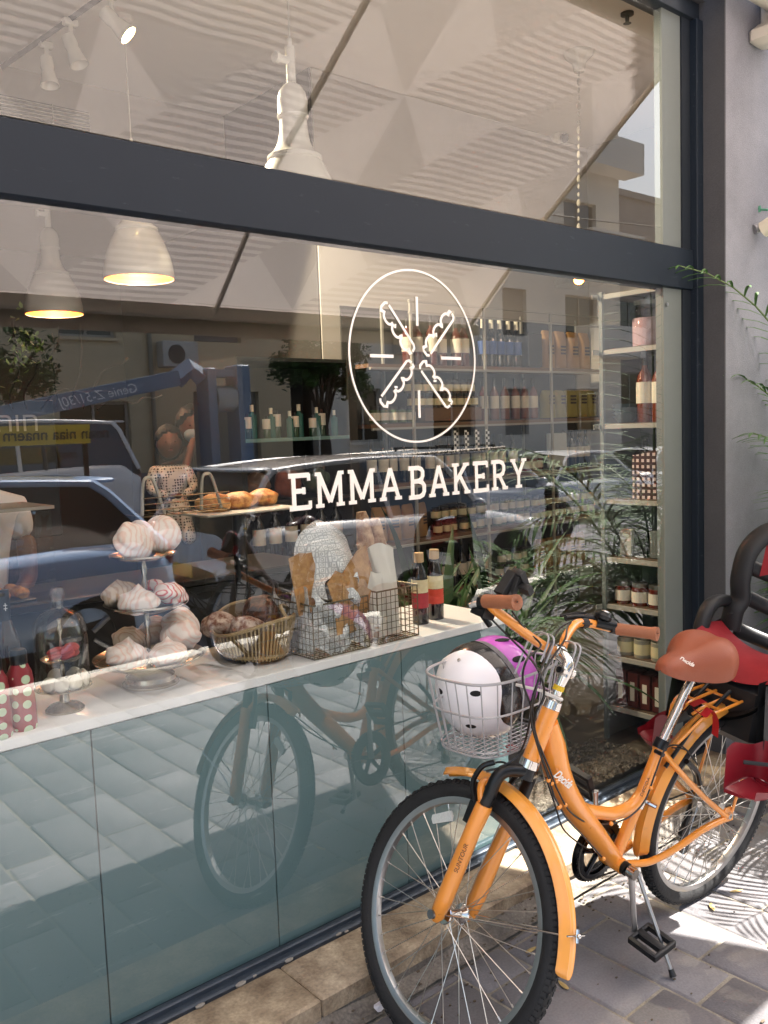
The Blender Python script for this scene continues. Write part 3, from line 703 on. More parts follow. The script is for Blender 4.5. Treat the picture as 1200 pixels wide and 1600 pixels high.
# patterned wax paper and cracker sheets
PAPER, t, N, L, b = nodes_mat('patterned_wax_paper')
tc = N.new('ShaderNodeTexCoord'); vo = N.new('ShaderNodeTexVoronoi'); vo.feature = 'DISTANCE_TO_EDGE'; vo.inputs['Scale'].default_value = 60; vo.inputs['Randomness'].default_value = .2
L.new(tc.outputs['Object'], vo.inputs['Vector']); vd = N.new('ShaderNodeTexVoronoi'); vd.inputs['Scale'].default_value = 60; vd.inputs['Randomness'].default_value = .2; L.new(tc.outputs['Object'], vd.inputs['Vector'])
def mm(op, a, b2):
    n = N.new('ShaderNodeMath'); n.operation = op
    for i, v in enumerate((a, b2)):
        if isinstance(v, (int, float)): n.inputs[i].default_value = v
        else: L.new(v, n.inputs[i])
    return n.outputs[0]
k = mm('MAXIMUM', mm('LESS_THAN', vo.outputs['Distance'], .09), mm('COMPARE', vd.outputs['Distance'], .24))
n_ = k.node; n_.inputs[1].links[0].from_node.inputs[2].default_value = .07
mx = N.new('ShaderNodeMix'); mx.data_type = 'RGBA'; mx.inputs[6].default_value = lin('e4e6e6')+(1,); mx.inputs[7].default_value = lin('b2b7ba')+(1,)
L.new(k, mx.inputs[0]); L.new(mx.outputs[2], b.inputs['Base Color']); b.inputs['Roughness'].default_value = .5
CRK = crust('cracker_bread', '94683c', 'c39a66', 30, .85, (.3, .7))
def sheet(fn, n, m, th=.0):
    mb = MB(); mb.grid(fn, n, m); return mb
# curling paper arch: from basket left over the top and down to the right
def arch(u_, v_):
    a = PI*(.03+.94*u_); cxx = 1.575+.0*v_
    rr_ = .040+.075*v_+.012*math.sin(PI*v_)+.008*math.sin(u_*13+v_*5)
    return (cxx - (rr_+.02)*math.cos(a)+.006*math.sin(u_*19+v_*6), .055+.10*v_+.02*math.sin(u_*6+v_*4), 1.03+(.075+.160*v_)*math.sin(a)+.006*math.sin(v_*12+u_*9))
o = solo('patterned_paper', sheet(arch, 40, 12), PAPER, 'grey patterned wax paper arching over the crackers in the wire basket', 'paper', smooth=True)
def inner(u_, v_):
    return (1.445+.185*u_+.004*math.sin(v_*30), .035+.012*math.sin(u_*17+v_*4)+.01*math.sin(v_*13), CZ+.01+.16*v_+.02*math.sin(u_*9+1))
solo('patterned_paper', sheet(inner, 34, 14), PAPER, 'crumpled patterned paper lining the front of the wire basket', 'paper', smooth=True)
def left_l(u_, v_): return (1.447+.01*math.sin(u_*14+v_*5), .04+.19*u_, CZ+.01+(.165+.03*math.sin(u_*7))*v_)
solo('patterned_paper', sheet(left_l, 20, 10), PAPER, 'patterned paper lining the left side of the wire basket', 'paper', smooth=True)
def crk(name, poly, o0, ux, uz, label, bend=.012):
    # cracker sheet with thickness, outline poly in its own plane
    o0 = Vector(o0); ux = Vector(ux).normalized(); uz = Vector(uz).normalized(); nn = ux.cross(uz)
    mb = MB(); mb.prism(poly, lambda a, b2, t_: o0+ux*a+uz*b2+nn*(t_+bend*math.sin((a+b2)*20)), -.002, .002)
    solo(name, mb, CRK, label, 'cracker', smooth=False, group='cracker bread sheets in the wire basket')
crk('cracker_sheet', [(-.065, -.1), (.03, -.1), (.05, .02), (.07, .075), (.055, .07), (.045, .055), (.035, .075), (.01, .075), (-.02, .08), (-.06, .07)], (1.475, .10, 1.1), (1, .25, 0), (-.12, .1, 1), 'broad cracker sheet leaning out at the left of the wire basket')
crk('cracker_sheet', [(-.05, -.15), (.06, -.15), (.085, .02), (.075, .095), (.03, .085), (.0, .06), (-.02, .03), (-.05, -.02)], (1.585, .045, 1.085), (1, .1, 0), (.15, .12, 1), 'tall cracker sheet in the middle of the patterned paper')
crk('cracker_sheet', [(-.045, -.12), (.05, -.12), (.055, .0), (.02, .02), (-.02, .0), (-.05, .03)], (1.60, .03, 1.05), (1, .1, 0), (.05, -.05, 1), 'short broken cracker sheet at the front of the wire basket')
crk('cracker_sheet', [(-.03, -.12), (.03, -.12), (.035, .06), (.01, .075), (-.03, .04)], (1.545, .04, 1.05), (1, .1, 0), (-.3, .1, 1), 'narrow cracker sheet behind the middle one')
# baguettes in bags
def baguette(c0, c1, r, lb):
    c0, c1 = Vector(c0), Vector(c1); n = 16; P = [c0.lerp(c1, i/n) for i in range(n+1)]
    mb = MB(); mb.tube(P, [r*max(.15, math.sin(PI*min(1, max(0, (i/n)*.9+.06)))**.35)*(1+.05*math.sin(i*2.2)) for i in range(n+1)], 14)
    solo('baguette', mb, FLOURB, lb, 'bread', c0, True, 'baguettes in the narrow wire basket')
FLOURB = crust('baguette_crust', '83522f', 'c9a683', 18, .7)
baguette((1.745, .1, CZ+.01), (1.715, .13, 1.275), .032, 'left baguette standing in the narrow wire basket')
baguette((1.80, .11, CZ+.01), (1.76, .12, 1.25), .03, 'right baguette standing in the narrow wire basket')
def bag(c0, c1, r0, r1, seed, lb):
    rr = random.Random(seed); a0 = rr.uniform(0, 6); c0, c1 = Vector(c0), Vector(c1)
    def fn(u_, v_):
        a = 2*PI*u_; rad_ = (r0+(r1-r0)*v_)*(1+.12*math.sin(3*a+a0+v_*4)+.06*math.sin(7*a+v_*9))
        p = c0.lerp(c1, v_); return (p.x+rad_*math.cos(a), p.y+rad_*.6*math.sin(a), p.z+.012*math.sin(2*a+a0)*v_)
    mb = MB(); mb.grid(fn, 36, 14, True)
    solo('bread_bag', mb, M('translucent_bag', 'd7d3c8', .55, var=.06, bump=.4, bscale=25), lb, 'paper bag', None, True, 'paper bread bags in the narrow wire basket')
bag((1.73, .085, CZ+.008), (1.705, .09, 1.10), .036, .046, 1, 'left white paper bag in the narrow wire basket')
bag((1.785, .085, CZ+.008), (1.745, .085, 1.17), .034, .046, 2, 'taller white paper bag holding the baguette tips')
# syrup bottles
def syrup(c, band, lb):
    t = thing('syrup_bottle', lb, 'bottle', c, 'syrup bottles behind the wire baskets')
    mb = MB(); mb.lathe([(r, c[2]+z) for r, z in [(0, 0), (.0265, 0), (.0275, .004), (.0275, .15), (.02, .18), (.0115, .2), (.0115, .225), (0, .226)]], (c[0], c[1], 0), 26); part('body', mb, M('syrup_dark', '120c14', .12, var=.1, coat=.6), t)
    mb = MB(); mb.lathe([(.0279, c[2]+.055), (.0279, c[2]+.105)], (c[0], c[1], 0), 26); part('lower_label', mb, M('syrup_label_'+band, band, .55, var=.25, scale=90), t)
    mb = MB(); mb.lathe([(.0280, c[2]+.106), (.0280, c[2]+.15)], (c[0], c[1], 0), 26); part('upper_label', mb, M('syrup_label_cream', 'd9cfa8', .55, var=.2, scale=80), t)
    mb = MB(); mb.lathe([(.0125, c[2]+.205), (.0165, c[2]+.207), (.016, c[2]+.238), (0, c[2]+.24)], (c[0], c[1], 0), 18); part('paper_cap', mb, M('kraft', 'c0a27c', .8, var=.1), t)
syrup((2.05, .16, CZ), 'c8452f', 'syrup bottle with orange and cream label at the right of the pair')
syrup((1.965, .145, CZ), 'a02a34', 'syrup bottle with crimson and cream label partly behind the wire basket')
# small glasses and business holder behind
mb = MB()
for k in range(3): mb.lathe([(.02, CZ+.001), (.021, CZ+.05+.01*k), (.019, CZ+.05+.01*k), (.018, CZ+.003)], (2.12+.05*k, .33-.02*k, 0), 18)
# ================================================================ inside the shop
GRP = 'white enamel pendant lamps in a row'
ENA = M('white_enamel', 'd8d2c8', .25, var=.04, coat=.3); CORD = M('lamp_cord', 'bdb5a8', .6)
def pendant(x, y, zb, label, lit=True):
    t = thing('pendant_lamp', label, 'lamp', (x, y, zb), GRP)
    mb = MB(); mb.lathe([(r, zb+z) for r, z in [(.18, 0), (.182, .004), (.178, .06), (.166, .12), (.144, .18), (.118, .235), (.106, .248), (.112, .254), (.110, .266)]], (x, y, 0), 40)
    mb.lathe([(r, zb+z) for r, z in [(.177, .002), (.174, .06), (.161, .118), (.139, .177), (.10, .235), (0, .24)]], (x, y, 0), 40); ls_ = part('lamp_shade', mb, ENA, t)
    if lit: mb = MB(); mb.lathe([(r, zb+z) for r, z in [(.1765, .004), (.1732, .06), (.160, .117), (.138, .176), (.099, .233), (0, .238)]], (x, y, 0), 40); part('shade_glow', mb, M('painted_warm_glow', 'f08c2c', .5, var=.05), ls_)  # the lamp's warm glow painted into the shade's inner colour
    mb = MB(); mb.lathe([(r, zb+z) for r, z in [(.110, .266), (.086, .284), (.068, .315), (.058, .36), (.055, .41), (.062, .416), (.064, .424), (.060, .43), (.061, .48), (.054, .515), (.036, .54), (.018, .55), (0, .552)]], (x, y, 0), 28); part('lamp_neck', mb, ENA, t)
    mb = MB(); mb.tube([(x, y, zb+.545), (x, y, zb+.69)], .019, 12); mb.tube([(x-.07, y, zb+.635), (x-.005, y, zb+.635)], .016, 10); mb.tube([(x-.075, y, zb+.635), (x-.06, y, zb+.635)], .022, 10); mb.tube([(x, y, zb+.69), (x, y, zb+.72)], .009, 8); part('socket_pipe', mb, ENA, t)
    mb = MB(); mb.tube([(x, y, zb+.71), (x, y, 3.69)], .0035, 6); part('cord', mb, CORD, t)
    mb = MB(); mb.lathe([(.045, 3.689), (.045, 3.665), (.012, 3.655), (0, 3.655)], (x, y, 0), 20); part('ceiling_rose', mb, ENA, t)
    if lit:
        mb = MB(); mb.ball((x, y, zb+.085), .045, 16, 10); part('bulb', mb, M('lit_bulb', 'ffd9a0', .5, emit='ffb45c', estr=3), t)
        l = bpy.data.lights.new('pendant_light', 'POINT'); l.energy = 4; l.color = (1, .72, .46); l.shadow_soft_size = .05
        lo = link(bpy.data.objects.new('pendant_light', l)); lo.parent = t; lo.location = (0, 0, .03)
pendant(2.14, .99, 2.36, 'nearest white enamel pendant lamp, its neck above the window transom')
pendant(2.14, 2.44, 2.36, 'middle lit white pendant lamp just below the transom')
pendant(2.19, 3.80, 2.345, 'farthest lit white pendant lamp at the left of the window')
# chain pendant with glass shade
t = thing('glass_pendant_lamp', 'amber ribbed glass pendant hanging on a knotted chain behind the transom', 'lamp', (4.46, 1.32, 2.30))
mb = MB(); mb.lathe([(.14, 2.33), (.15, 2.36), (.12, 2.40), (.03, 2.43)], (4.36, 1.27, 0), 32); part('glass_shade', mb, BOTG, t)
mb = MB(); mb.ball((4.36, 1.27, 2.365), .03, 12, 8); part('filament_bulb', mb, M('amber_bulb', 'ffb060', .5, emit='ff8a30', estr=14), t)
l = bpy.data.lights.new('amber_light', 'POINT'); l.energy = 1.9; l.color = (1, .88, .76); l.shadow_soft_size = .06
lo = link(bpy.data.objects.new('amber_light', l)); lo.parent = t; lo.location = Vector((4.36, 1.27, 2.36))-WLOC[t]
mb = MB()
for k in range(26): mb.ball((4.46-.0038*k*1.0, 1.32-.0019*k, 3.66-k*.047), .008+.004*(k % 3 == 0), 6, 5, (1, 1, 1.9))
part('chain', mb, M('beads', 'aaa294', .5), t)
mb = MB(); mb.lathe([(.09, 3.689), (.085, 3.67), (.04, 3.63), (.03, 3.58), (0, 3.575)], (4.46, 1.32, 0), 24); part('ceiling_rose', mb, ENA, t)
# dome camera, sprinkler
t = thing('dome_camera', 'white ceiling dome security camera with dark lens', 'camera', (5.35, 2.15, 3.6))
c = at(873, 218, 1, 2.33)
t.location = c; WLOC[t] = c
mb = MB(); mb.lathe([(.085, .0), (.085, -.02), (.06, -.03)], c+Vector((0, 0, .09)), 24); mb.ball(c+Vector((0, 0, .03)), .06, 18, 12); part('housing', mb, M('cam_white', 'cfcac0', .4), t)
mb = MB(); mb.lathe([(0, .0), (.03, 0), (.034, -.03), (.0, -.03)], c+Vector((-.02, -.055, .0)), 18, Matrix.Rotation(-1.0, 3, 'X')); part('lens', mb, BLK, t)
mb = MB(); q = Vector((4.259, .854, 3.69)); mb.lathe([(.035, -.001), (.035, -.012), (.012, -.016), (.01, -.05), (.022, -.054), (0, -.056)], q, 16)
solo('ceiling_sprinkler', mb, M('brass_dark', '4a4238', .4, .8), 'small dark sprinkler head on the ceiling by the right end of the window', 'sprinkler')
# track lights
tr = thing('spotlight_track', 'black ceiling track carrying white spotlights', 'light track', (1.9, 2.6, 3.66))
a, b_ = at(45, 75, 2, 3.62), at(215, -45, 2, 3.62)
mb = MB(); mb.tube([a+(a-b_)*.3, b_+(b_-a)*1.5], .018, 4); part('rail', mb, BLK, tr)
TRG = 'white spotlights on the ceiling track'
def spot(pt, aim, lit, label):
    pt = Vector(pt); t = thing('track_spotlight', label, 'spotlight', pt, TRG); d = Vector(aim).normalized()
    R = d.to_track_quat('Z', 'Y').to_matrix()
    mb = MB(); mb.box(pt.x-.035, pt.x+.035, pt.y-.02, pt.y+.02, pt.z-.035, pt.z+.0, bev=.005); mb.tube([pt, pt+Vector((0, 0, -.10))], .012, 8); part('bracket', mb, ENA, t)
    o = pt+Vector((0, 0, -.13))
    mb = MB(); mb.lathe([(0, -.05), (.034, -.05), (.036, .0), (.032, .02), (.05, .10), (.046, .10), (.02, .04), (0, .04)], o, 22, R); part('spot_head', mb, ENA, t)
    if lit:
        mb = MB(); mb.lathe([(0, .088), (.042, .088), (0, .087)], o, 20, R); part('lens', mb, M('lit_lens', 'fff0c8', .5, emit='ffd58a', estr=25), t)
        l = bpy.data.lights.new('spot_light', 'SPOT'); l.energy = 110; l.spot_size = rad(90); l.color = (1, .85, .62); l.shadow_soft_size = .04
        lo = link(bpy.data.objects.new('spot_light', l)); lo.parent = t; lo.location = o+d*.12-pt; lo.rotation_euler = (-d).to_track_quat('Z', 'Y').to_euler()
spot(a.lerp(b_, .12)+Vector((.03, 0, 0)), (.0, -.15, -1), False, 'lowest unlit white track spotlight pointing straight down')
spot(a.lerp(b_, .42), (.25, -.25, -1), False, 'second white track spotlight tilted to the right')
spot(a.lerp(b_, .78), (.75, -.5, -.9), True, 'lit white track spotlight at the top edge of the photo')

# ---- stock on shelves
SHW = M('shelf_steel', '99958c', .45, var=.05); SHB = M('shelf_wood', '6d5340', .6, var=.2, scale=14, bump=.2)
def bottle_mesh(glass, label, cap, h=.30, r=.038, labz=(.08, .17)):
    mb = MB(); mb.cur = 0; mb.lathe([(0, 0), (r, 0), (r, h*.58), (r*.85, h*.66), (r*.38, h*.76), (r*.36, h*.99), (0, h)], (0, 0, 0), 12)
    mb.cur = 1; mb.lathe([(r*1.015, labz[0]), (r*1.015, labz[1])], (0, 0, 0), 12)
    mb.cur = 2; mb.lathe([(r*.42, h*.8), (r*.42, h*1.0), (0, h*1.002)], (0, 0, 0), 10)
    return mb.mesh('bottle', [glass, label, cap], True)
PINKG = M('rose_glass', '5b2f2a', .1, var=.15, coat=.5); DARKG = M('dark_wine_glass', '15120f', .1, var=.2, coat=.5); ROSE = M('rose_wine', '66301f', .12, var=.15, coat=.5)
LW = M('label_white', 'cfc8b8', .6, var=.1, scale=60); LB = M('label_blue', '2f4c86', .6, var=.1); LR = M('label_red', '7a2c28', .6, var=.1)
CAPW = M('cap_cream', 'd6cdb8', .5); CAPB = M('cap_black', '131313', .4); 
BM = dict(pink=bottle_mesh(PINKG, LW, CAPB), blue=bottle_mesh(DARKG, LB, CAPW, .32), wine=bottle_mesh(DARKG, LW, CAPB, .31, .037), rose=bottle_mesh(ROSE, LW, CAPB, .3, .036))
def stockitem(nm, me, loc, label, cat, grp, rz=0., sc=1.):
    o = link(bpy.data.objects.new(nm, me)); o.location = loc; o.rotation_euler = (0, 0, rz); o.scale = (sc, sc, sc)
    return meta(o, label, cat, grp)
def jar_mesh(body, lid, lab, h=.09, r=.033):
    mb = MB(); mb.lathe([(0, 0), (r, 0), (r, h*.78), (r*.85, h*.82), (0, h*.83)], (0, 0, 0), 12); mb.cur = 1; mb.lathe([(r*.9, h*.8), (r*.93, h*.82), (r*.93, h), (0, h)], (0, 0, 0), 12)
    mb.cur = 2; mb.lathe([(r*1.02, h*.15), (r*1.02, h*.62)], (0, 0, 0), 12); return mb.mesh('jar', [body, lid, lab], True)
JARA = jar_mesh(M('jam', '3d2a1c', .15, coat=.5), CAPB, M('label_cream', 'c9bf98', .6)); JARB = jar_mesh(M('jam_green', '4a5a3a', .15, coat=.5), M('lid_dark', '2a221c', .4), LW, .1); JARC = jar_mesh(M('jam_red', '5a1f1a', .15, coat=.5), M('lid_steel', '8d8a84', .35, .8), LW, .11, .04)
def bag_mesh(mat, ink, h=.27, wd=.12, dp=.07):
    mb = MB(); r = random.Random(h)
    def fn(u_, v_):
        a = 2*PI*u_; c_, s_ = math.cos(a), math.sin(a); q = (abs(c_)**4+abs(s_)**4)**(-.25)
        k = 1-.0*v_; th = 1 if v_ < .75 else 1-(v_-.75)*3.0
        return (c_*q*wd/2*(1+.04*math.sin(9*v_)), s_*q*dp/2*max(.08, th)*(1+.1*math.sin(5*v_+u_*9)), h*v_*(1+.015*math.sin(u_*12)))
    mb.grid(fn, 20, 10, True)
    mb.cur = 1
    for z in (.10, .125, .15): mb.box(-.03, .03, -dp/2*1.16, -dp/2*1.1, z, z+.014)
    return mb.mesh('bag', [mat, ink], 50)
KRB = bag_mesh(M('kraft_bag', '9c7648', .75, var=.12, scale=30, bump=.4, bscale=40), M('bag_ink', '3c3026', .7)); KRY = bag_mesh(M('olive_bag', '8f8544', .7, var=.2, scale=20, bump=.4, bscale=40), M('bag_ink', '3c3026', .7), .2, .12, .08)
# back shelving
sh = thing('wall_shelving', 'white steel shelving with wooden boards along the back wall', 'shelving', (4.76, 2.25, .1))
ZS = [1.90, 1.535, 1.165, .80, .43]; XB = [3.765, 4.43, 5.13, 5.79]
for x in XB:
    mb = MB(); mb.box(x-.008, x+.008, 2.095, 2.111, .1, 2.32); mb.box(x-.008, x+.008, 2.37, 2.386, .1, 2.32); part('upright', mb, SHW, sh, False)
for z in (2.305, 2.235):
    mb = MB(); mb.box(3.75, 5.80, 2.093, 2.109, z, z+.012); part('top_rail', mb, SHW, sh, False)
for z in ZS:
    mb = MB(); mb.box(3.42, 5.80, 2.112, 2.39, z-.002, z+.022); part('shelf_board', mb, SHB, sh, False)
    mb = MB(); mb.box(3.42, 5.80, 2.09, 2.1105, z-.014, z+.0); part('shelf_rail', mb, SHW, sh, False)
mb = MB(); mb.box(3.44, 5.8, 2.388, 2.398, .1, 2.3); part('back_panel', mb, M('shelf_back', '3a3837', .7, var=.1), sh, False)
z = 1.93
for k, x in enumerate((3.82, 3.92, 4.03, 4.14, 4.26, 4.35)): stockitem('rose_bottle', BM['pink'], (x, 2.2+.02*(k % 2), z), 'pink bottle with a white label on the upper back shelf', 'bottle', 'pink bottles on the upper back shelf', sc=1.0+.03*(k % 3))
for k, x in enumerate((4.50, 4.585, 4.67, 4.76, 4.845)): stockitem('wine_bottle', BM['blue'], (x, 2.18, z), 'dark bottle with a blue label on the upper back shelf', 'bottle', 'blue labelled bottles on the upper back shelf')
mb = MB(); mb.box(4.93, 5.08, 2.14, 2.36, z, z+.24, bev=.004); solo('dark_gift_box', mb, M('gift_box', '1d1c20', .4), 'black gift box at the right of the blue labelled bottles', 'box')
for k, x in enumerate((5.21, 5.35, 5.50, 5.64)): stockitem('paper_bag', KRB, (x, 2.2, z), 'kraft paper bag of coffee on the upper back shelf', 'paper bag', 'kraft bags on the upper back shelf', rz=.1*math.sin(k*3))
z = 1.565
mb = MB(); mb.box(3.9, 4.43, 2.14, 2.34, z, z+.09, bev=.003); solo('wooden_crate', mb, SHB, 'shallow wooden crate of small jars on the second back shelf', 'crate')
for r_ in range(2):
    for k in range(9): stockitem('small_jar', JARA, (3.81+k*.07, 2.16+.03*r_, z+.091+r_*.092), 'small cream labelled jar in the %s row over the wooden crate' % ('upper' if r_ else 'lower'), 'jar', 'small jars stacked on the second back shelf')
for k in range(5): stockitem('small_jar', JARB, (3.50+k*.075, 2.17, z), 'green preserve jar left of the wooden crate', 'jar', 'green jars on the second back shelf')
for k, x in enumerate((4.50, 4.61, 4.72, 4.83, 4.93, 5.03)): stockitem('rose_bottle', BM['rose'], (x, 2.19, z), 'rose wine bottle in clear wrap on the second back shelf', 'bottle', 'wrapped rose bottles on the second back shelf', sc=.95)
for k, x in enumerate((5.2, 5.33, 5.46, 5.59, 5.71)): stockitem('paper_bag', KRY, (x, 2.2, z), 'olive paper bag on the second back shelf', 'paper bag', 'olive bags on the second back shelf', rz=.15*math.sin(k*2))
rsx = random.Random(21)
for zi, z in ((0, 1.190), (1, .825), (2, .455)):
    x = 3.5
    while x < 5.72:
        if zi == 0 and 4.98 < x < 5.36: x = 5.4
        bay = 'left' if x < 4.43 else 'middle' if x < 5.13 else 'right'
        row = ('third', 'fourth', 'lowest')[zi]
        kd = rsx.choice(('w', 'w', 'a', 'c', 'w') if zi == 0 else ('a', 'b', 'c', 'k', 'c', 'w') if zi == 1 else ('c', 'b', 'k', 'w'))
        n = rsx.randint(2, 5)
        for q in range(n):
            if x > 5.7: break
            if kd == 'w': stockitem('wine_bottle', BM['wine'], (x, 2.18+rsx.uniform(0, .05), z), 'dark wine bottle in the %s bay of the %s back shelf' % (bay, row), 'bottle', 'wine bottles on the lower back shelves', rsx.uniform(0, 6), .88); x += .088
            elif kd == 'k':
                stockitem('paper_bag', KRB if zi else KRY, (x+.03, 2.2, z), 'kraft bag in the %s bay of the %s back shelf' % (bay, row), 'paper bag', 'kraft bags on the lower back shelves', rsx.uniform(-.3, .3), .8); x += .12
            else:
                me_, nm_ = dict(a=(JARA, 'small dark jar'), b=(JARB, 'green preserve jar'), c=(JARC, 'red preserve jar'))[kd]
                for lv in range(2 if kd != 'c' else 1): stockitem('preserve_jar', me_, (x, 2.17+rsx.uniform(0, .03), z+lv*.094), nm_+' in the %s bay of the %s back shelf' % (bay, row), 'jar', nm_+'s on the lower back shelves', rsx.uniform(0, 6), rsx.uniform(.92, 1.0))
                x += .083
        x += rsx.choice((.0, .03, .09))
mb = MB(); mb.box(5.12, 5.32, 2.12, 2.15, 1.2, 1.45, bev=.002); solo('price_card', mb, M('card_white', 'b9bfc2', .6), 'pale leaning card on the third back shelf', 'card')
# checked cards hanging on bottles
CHK, t, N, L, b = nodes_mat('checkered_black_white'); tc = N.new('ShaderNodeTexCoord'); ck = N.new('ShaderNodeTexChecker'); ck.inputs['Scale'].default_value = 55
ck.inputs[1].default_value = (.75, .73, .7, 1); ck.inputs[2].default_value = (.01, .01, .01, 1); L.new(tc.outputs['Object'], ck.inputs[0]); L.new(ck.outputs[0], b.inputs['Base Color'])
for k, x in enumerate((4.12, 4.22, 4.32, 4.42)):
    mb = MB(); mb.box(x-.018, x+.018, 2.085, 2.089, 1.36, 1.50); solo('checkered_tag', mb, CHK, 'black and white checkered tag hanging below the second back shelf', 'tag', smooth=False, group='checkered tags on the back shelving')
# side shelving by the glass
s2 = thing('side_shelving', 'narrow open shelving with pale edges at the right end of the window', 'shelving', (3.45, .18, .1))
mb = MB(); mb.box(3.245, 3.262, .318, .336, .1, 2.08); mb.box(3.56, 3.60, .06, .34, .1, 2.08); part('upright', mb, M('jamb_board', '8c9084'), s2, False)
for z in (2.069, 1.833, 1.513, 1.185, .928, .717, .486, .256):
    mb = MB(); mb.box(3.25, 3.262, .052, .318, z-.02, z); mb.box(3.20, 3.25, .3365, .339, z-.02, z); part('shelf_edge', mb, SHW, s2, False)
    mb = MB(); mb.box(3.2625, 3.56, .052, .335, z-.018, z+.003); part('shelf_board', mb, M('side_shelf_wood', '4a3829', .6, var=.2), s2, False)
mb = MB(); mb.box(3.262, 3.56, .337, .345, .1, 2.08); part('back_panel', mb, M('side_back', '68665f', .7), s2, False)
c = Vector((3.36, .16, 1.836)); t = thing('drink_dispenser', 'big glass jar with pink contents on the high side shelf', 'jar', c)
mb = MB(); mb.lathe([(0, 0), (.07, 0), (.078, .02), (.078, .15), (.06, .175), (.05, .18)], c, 28); part('glass_body', mb, BOTG, t)
mb = MB(); mb.lathe([(0, .004), (.07, .004), (.07, .12), (0, .12)], c, 24); part('contents', mb, M('pink_content', 'c09aa0', .6, var=.2, scale=40), t)
mb = MB(); mb.lathe([(.062, .175), (.064, .195), (.02, .2), (.02, .215), (0, .216)], c, 24); part('lid', mb, M('lid_glass', '9aa3a3', .2, .3), t)
for k, (y, sc, me, lb) in enumerate(((.165, 1.0, BM['rose'], 'left of two rose bottles on the side shelf below the big jar'), (.09, .98, BM['rose'], 'right rose bottle on the side shelf nearest the glass'))):
    stockitem('rose_bottle', me, (3.33, y, 1.517), lb, 'bottle', 'rose bottles on the side shelf', sc=sc)
for k in range(4):
    mb = MB(); mb.lathe([(.03, 0), (.055, .028), (.057, .03), (.053, .03), (.028, .004), (0, .004)], (3.31, .25, 1.517+k*.017), 20); solo('stacked_bowl', mb, M('bowl_blue_grey', '56656b', .4, var=.2, scale=50), ('lowest', 'second', 'third', 'topmost')[k]+' small blue grey bowl in the stack on the side shelf', 'bowl', group='stacked bowls on the side shelf')
# checkered cloth bag
CK2, t, N, L, b = nodes_mat('maroon_check_cloth'); tc = N.new('ShaderNodeTexCoord'); sp = N.new('ShaderNodeSeparateXYZ'); L.new(tc.outputs['Object'], sp.inputs[0])
def m3(op, a, b2=0.):
    n = N.new('ShaderNodeMath'); n.operation = op
    for i, v in enumerate((a, b2)):
        if isinstance(v, (int, float)): n.inputs[i].default_value = v
        else: L.new(v, n.inputs[i])
    return n.outputs[0]
fy = m3('LESS_THAN', m3('FRACT', m3('MULTIPLY', sp.outputs[1], 38)), .5); fz = m3('LESS_THAN', m3('FRACT', m3('MULTIPLY', sp.outputs[2], 38)), .5); bb = m3('MULTIPLY', fy, fz)
mx = N.new('ShaderNodeMix'); mx.data_type = 'RGBA'; mx.inputs[6].default_value = lin('35181c')+(1,); mx.inputs[7].default_value = lin('cbb8b4')+(1,); L.new(bb, mx.inputs[0]); L.new(mx.outputs[2], b.inputs['Base Color'])
c = (3.34, .145, 1.189)
t = thing('checkered_bag', 'maroon and white checked cloth bag with bottles on the side shelf', 'bag', c)
def bagf(u_, v_):
    a = 2*PI*u_; c1, s1 = math.cos(a), math.sin(a); q = (c1**4+s1**4)**(-.25)
    return (c[0]+c1*q*.05*(1+.05*math.sin(6*v_+a)), c[1]+s1*q*.082*(1+.05*math.sin(5*v_+2*a))-.01*v_, c[2]+.20*v_+.012*math.sin(a*2)*v_)
mb = MB(); mb.grid(bagf, 30, 12, True); part('cloth', mb, CK2, t)
for k in range(2): stockitem('wine_bottle', BM['wine'], (3.34, .11+.06*k, 1.195), ('nearer', 'farther')[k]+' dark bottle sticking out of the checkered bag', 'bottle', 'bottles in the checkered bag', sc=.82)
for k in range(3):
    y = .10+k*.075; mb = MB(); mb.box(3.30, 3.36, y-.03, y+.03, .931, .931+.12, bev=.004); solo('tall_tin', mb, (M('tin_grey', '6f7472', .4, .3), BLK, M('tin_cream', 'a8a598', .5))[k], ('grey', 'black', 'cream')[k]+' square tin on the side shelf behind the palm reflection', 'tin', group='tins on the side shelf')
for k in range(3): stockitem('preserve_jar', JARC, (3.31, .10+k*.085, .72), ('right', 'middle', 'left')[k]+' dark jar on the side shelf above the handlebar grip', 'jar', 'dark jars on the side shelf', sc=.9)
for k in range(3): stockitem('clip_jar', jar_mesh(M('clear_jar_fill', '8b8678', .3), M('lid_steel', '8d8a84', .3, .8), M('label_cream', 'c9bf98'), .10, .037) if k == 0 else bpy.data.objects['clip_jar'].data, (3.31, .09+k*.085, .489), ('right', 'middle', 'left')[k]+' steel lidded jar on the side shelf below the grip', 'jar', 'steel lidded jars on the side shelf')
for k in range(4):
    y = .085+k*.062; mb = MB(); mb.box(3.28, 3.36, y-.026, y+.026, .26, .42, bev=.004); t = thing('tea_carton', ('rightmost', 'third from left', 'second from left', 'leftmost')[k]+' dark red carton on the lowest side shelf', 'carton', (3.32, y, .26), 'dark red cartons on the lowest side shelf')
    part('carton', mb, M('carton_red', '4d1a17', .5, var=.15), t)
    mb = MB(); mb.box(3.2785, 3.2798, y-.011, y+.011, .29, .375); part('label', mb, LW, t, False)
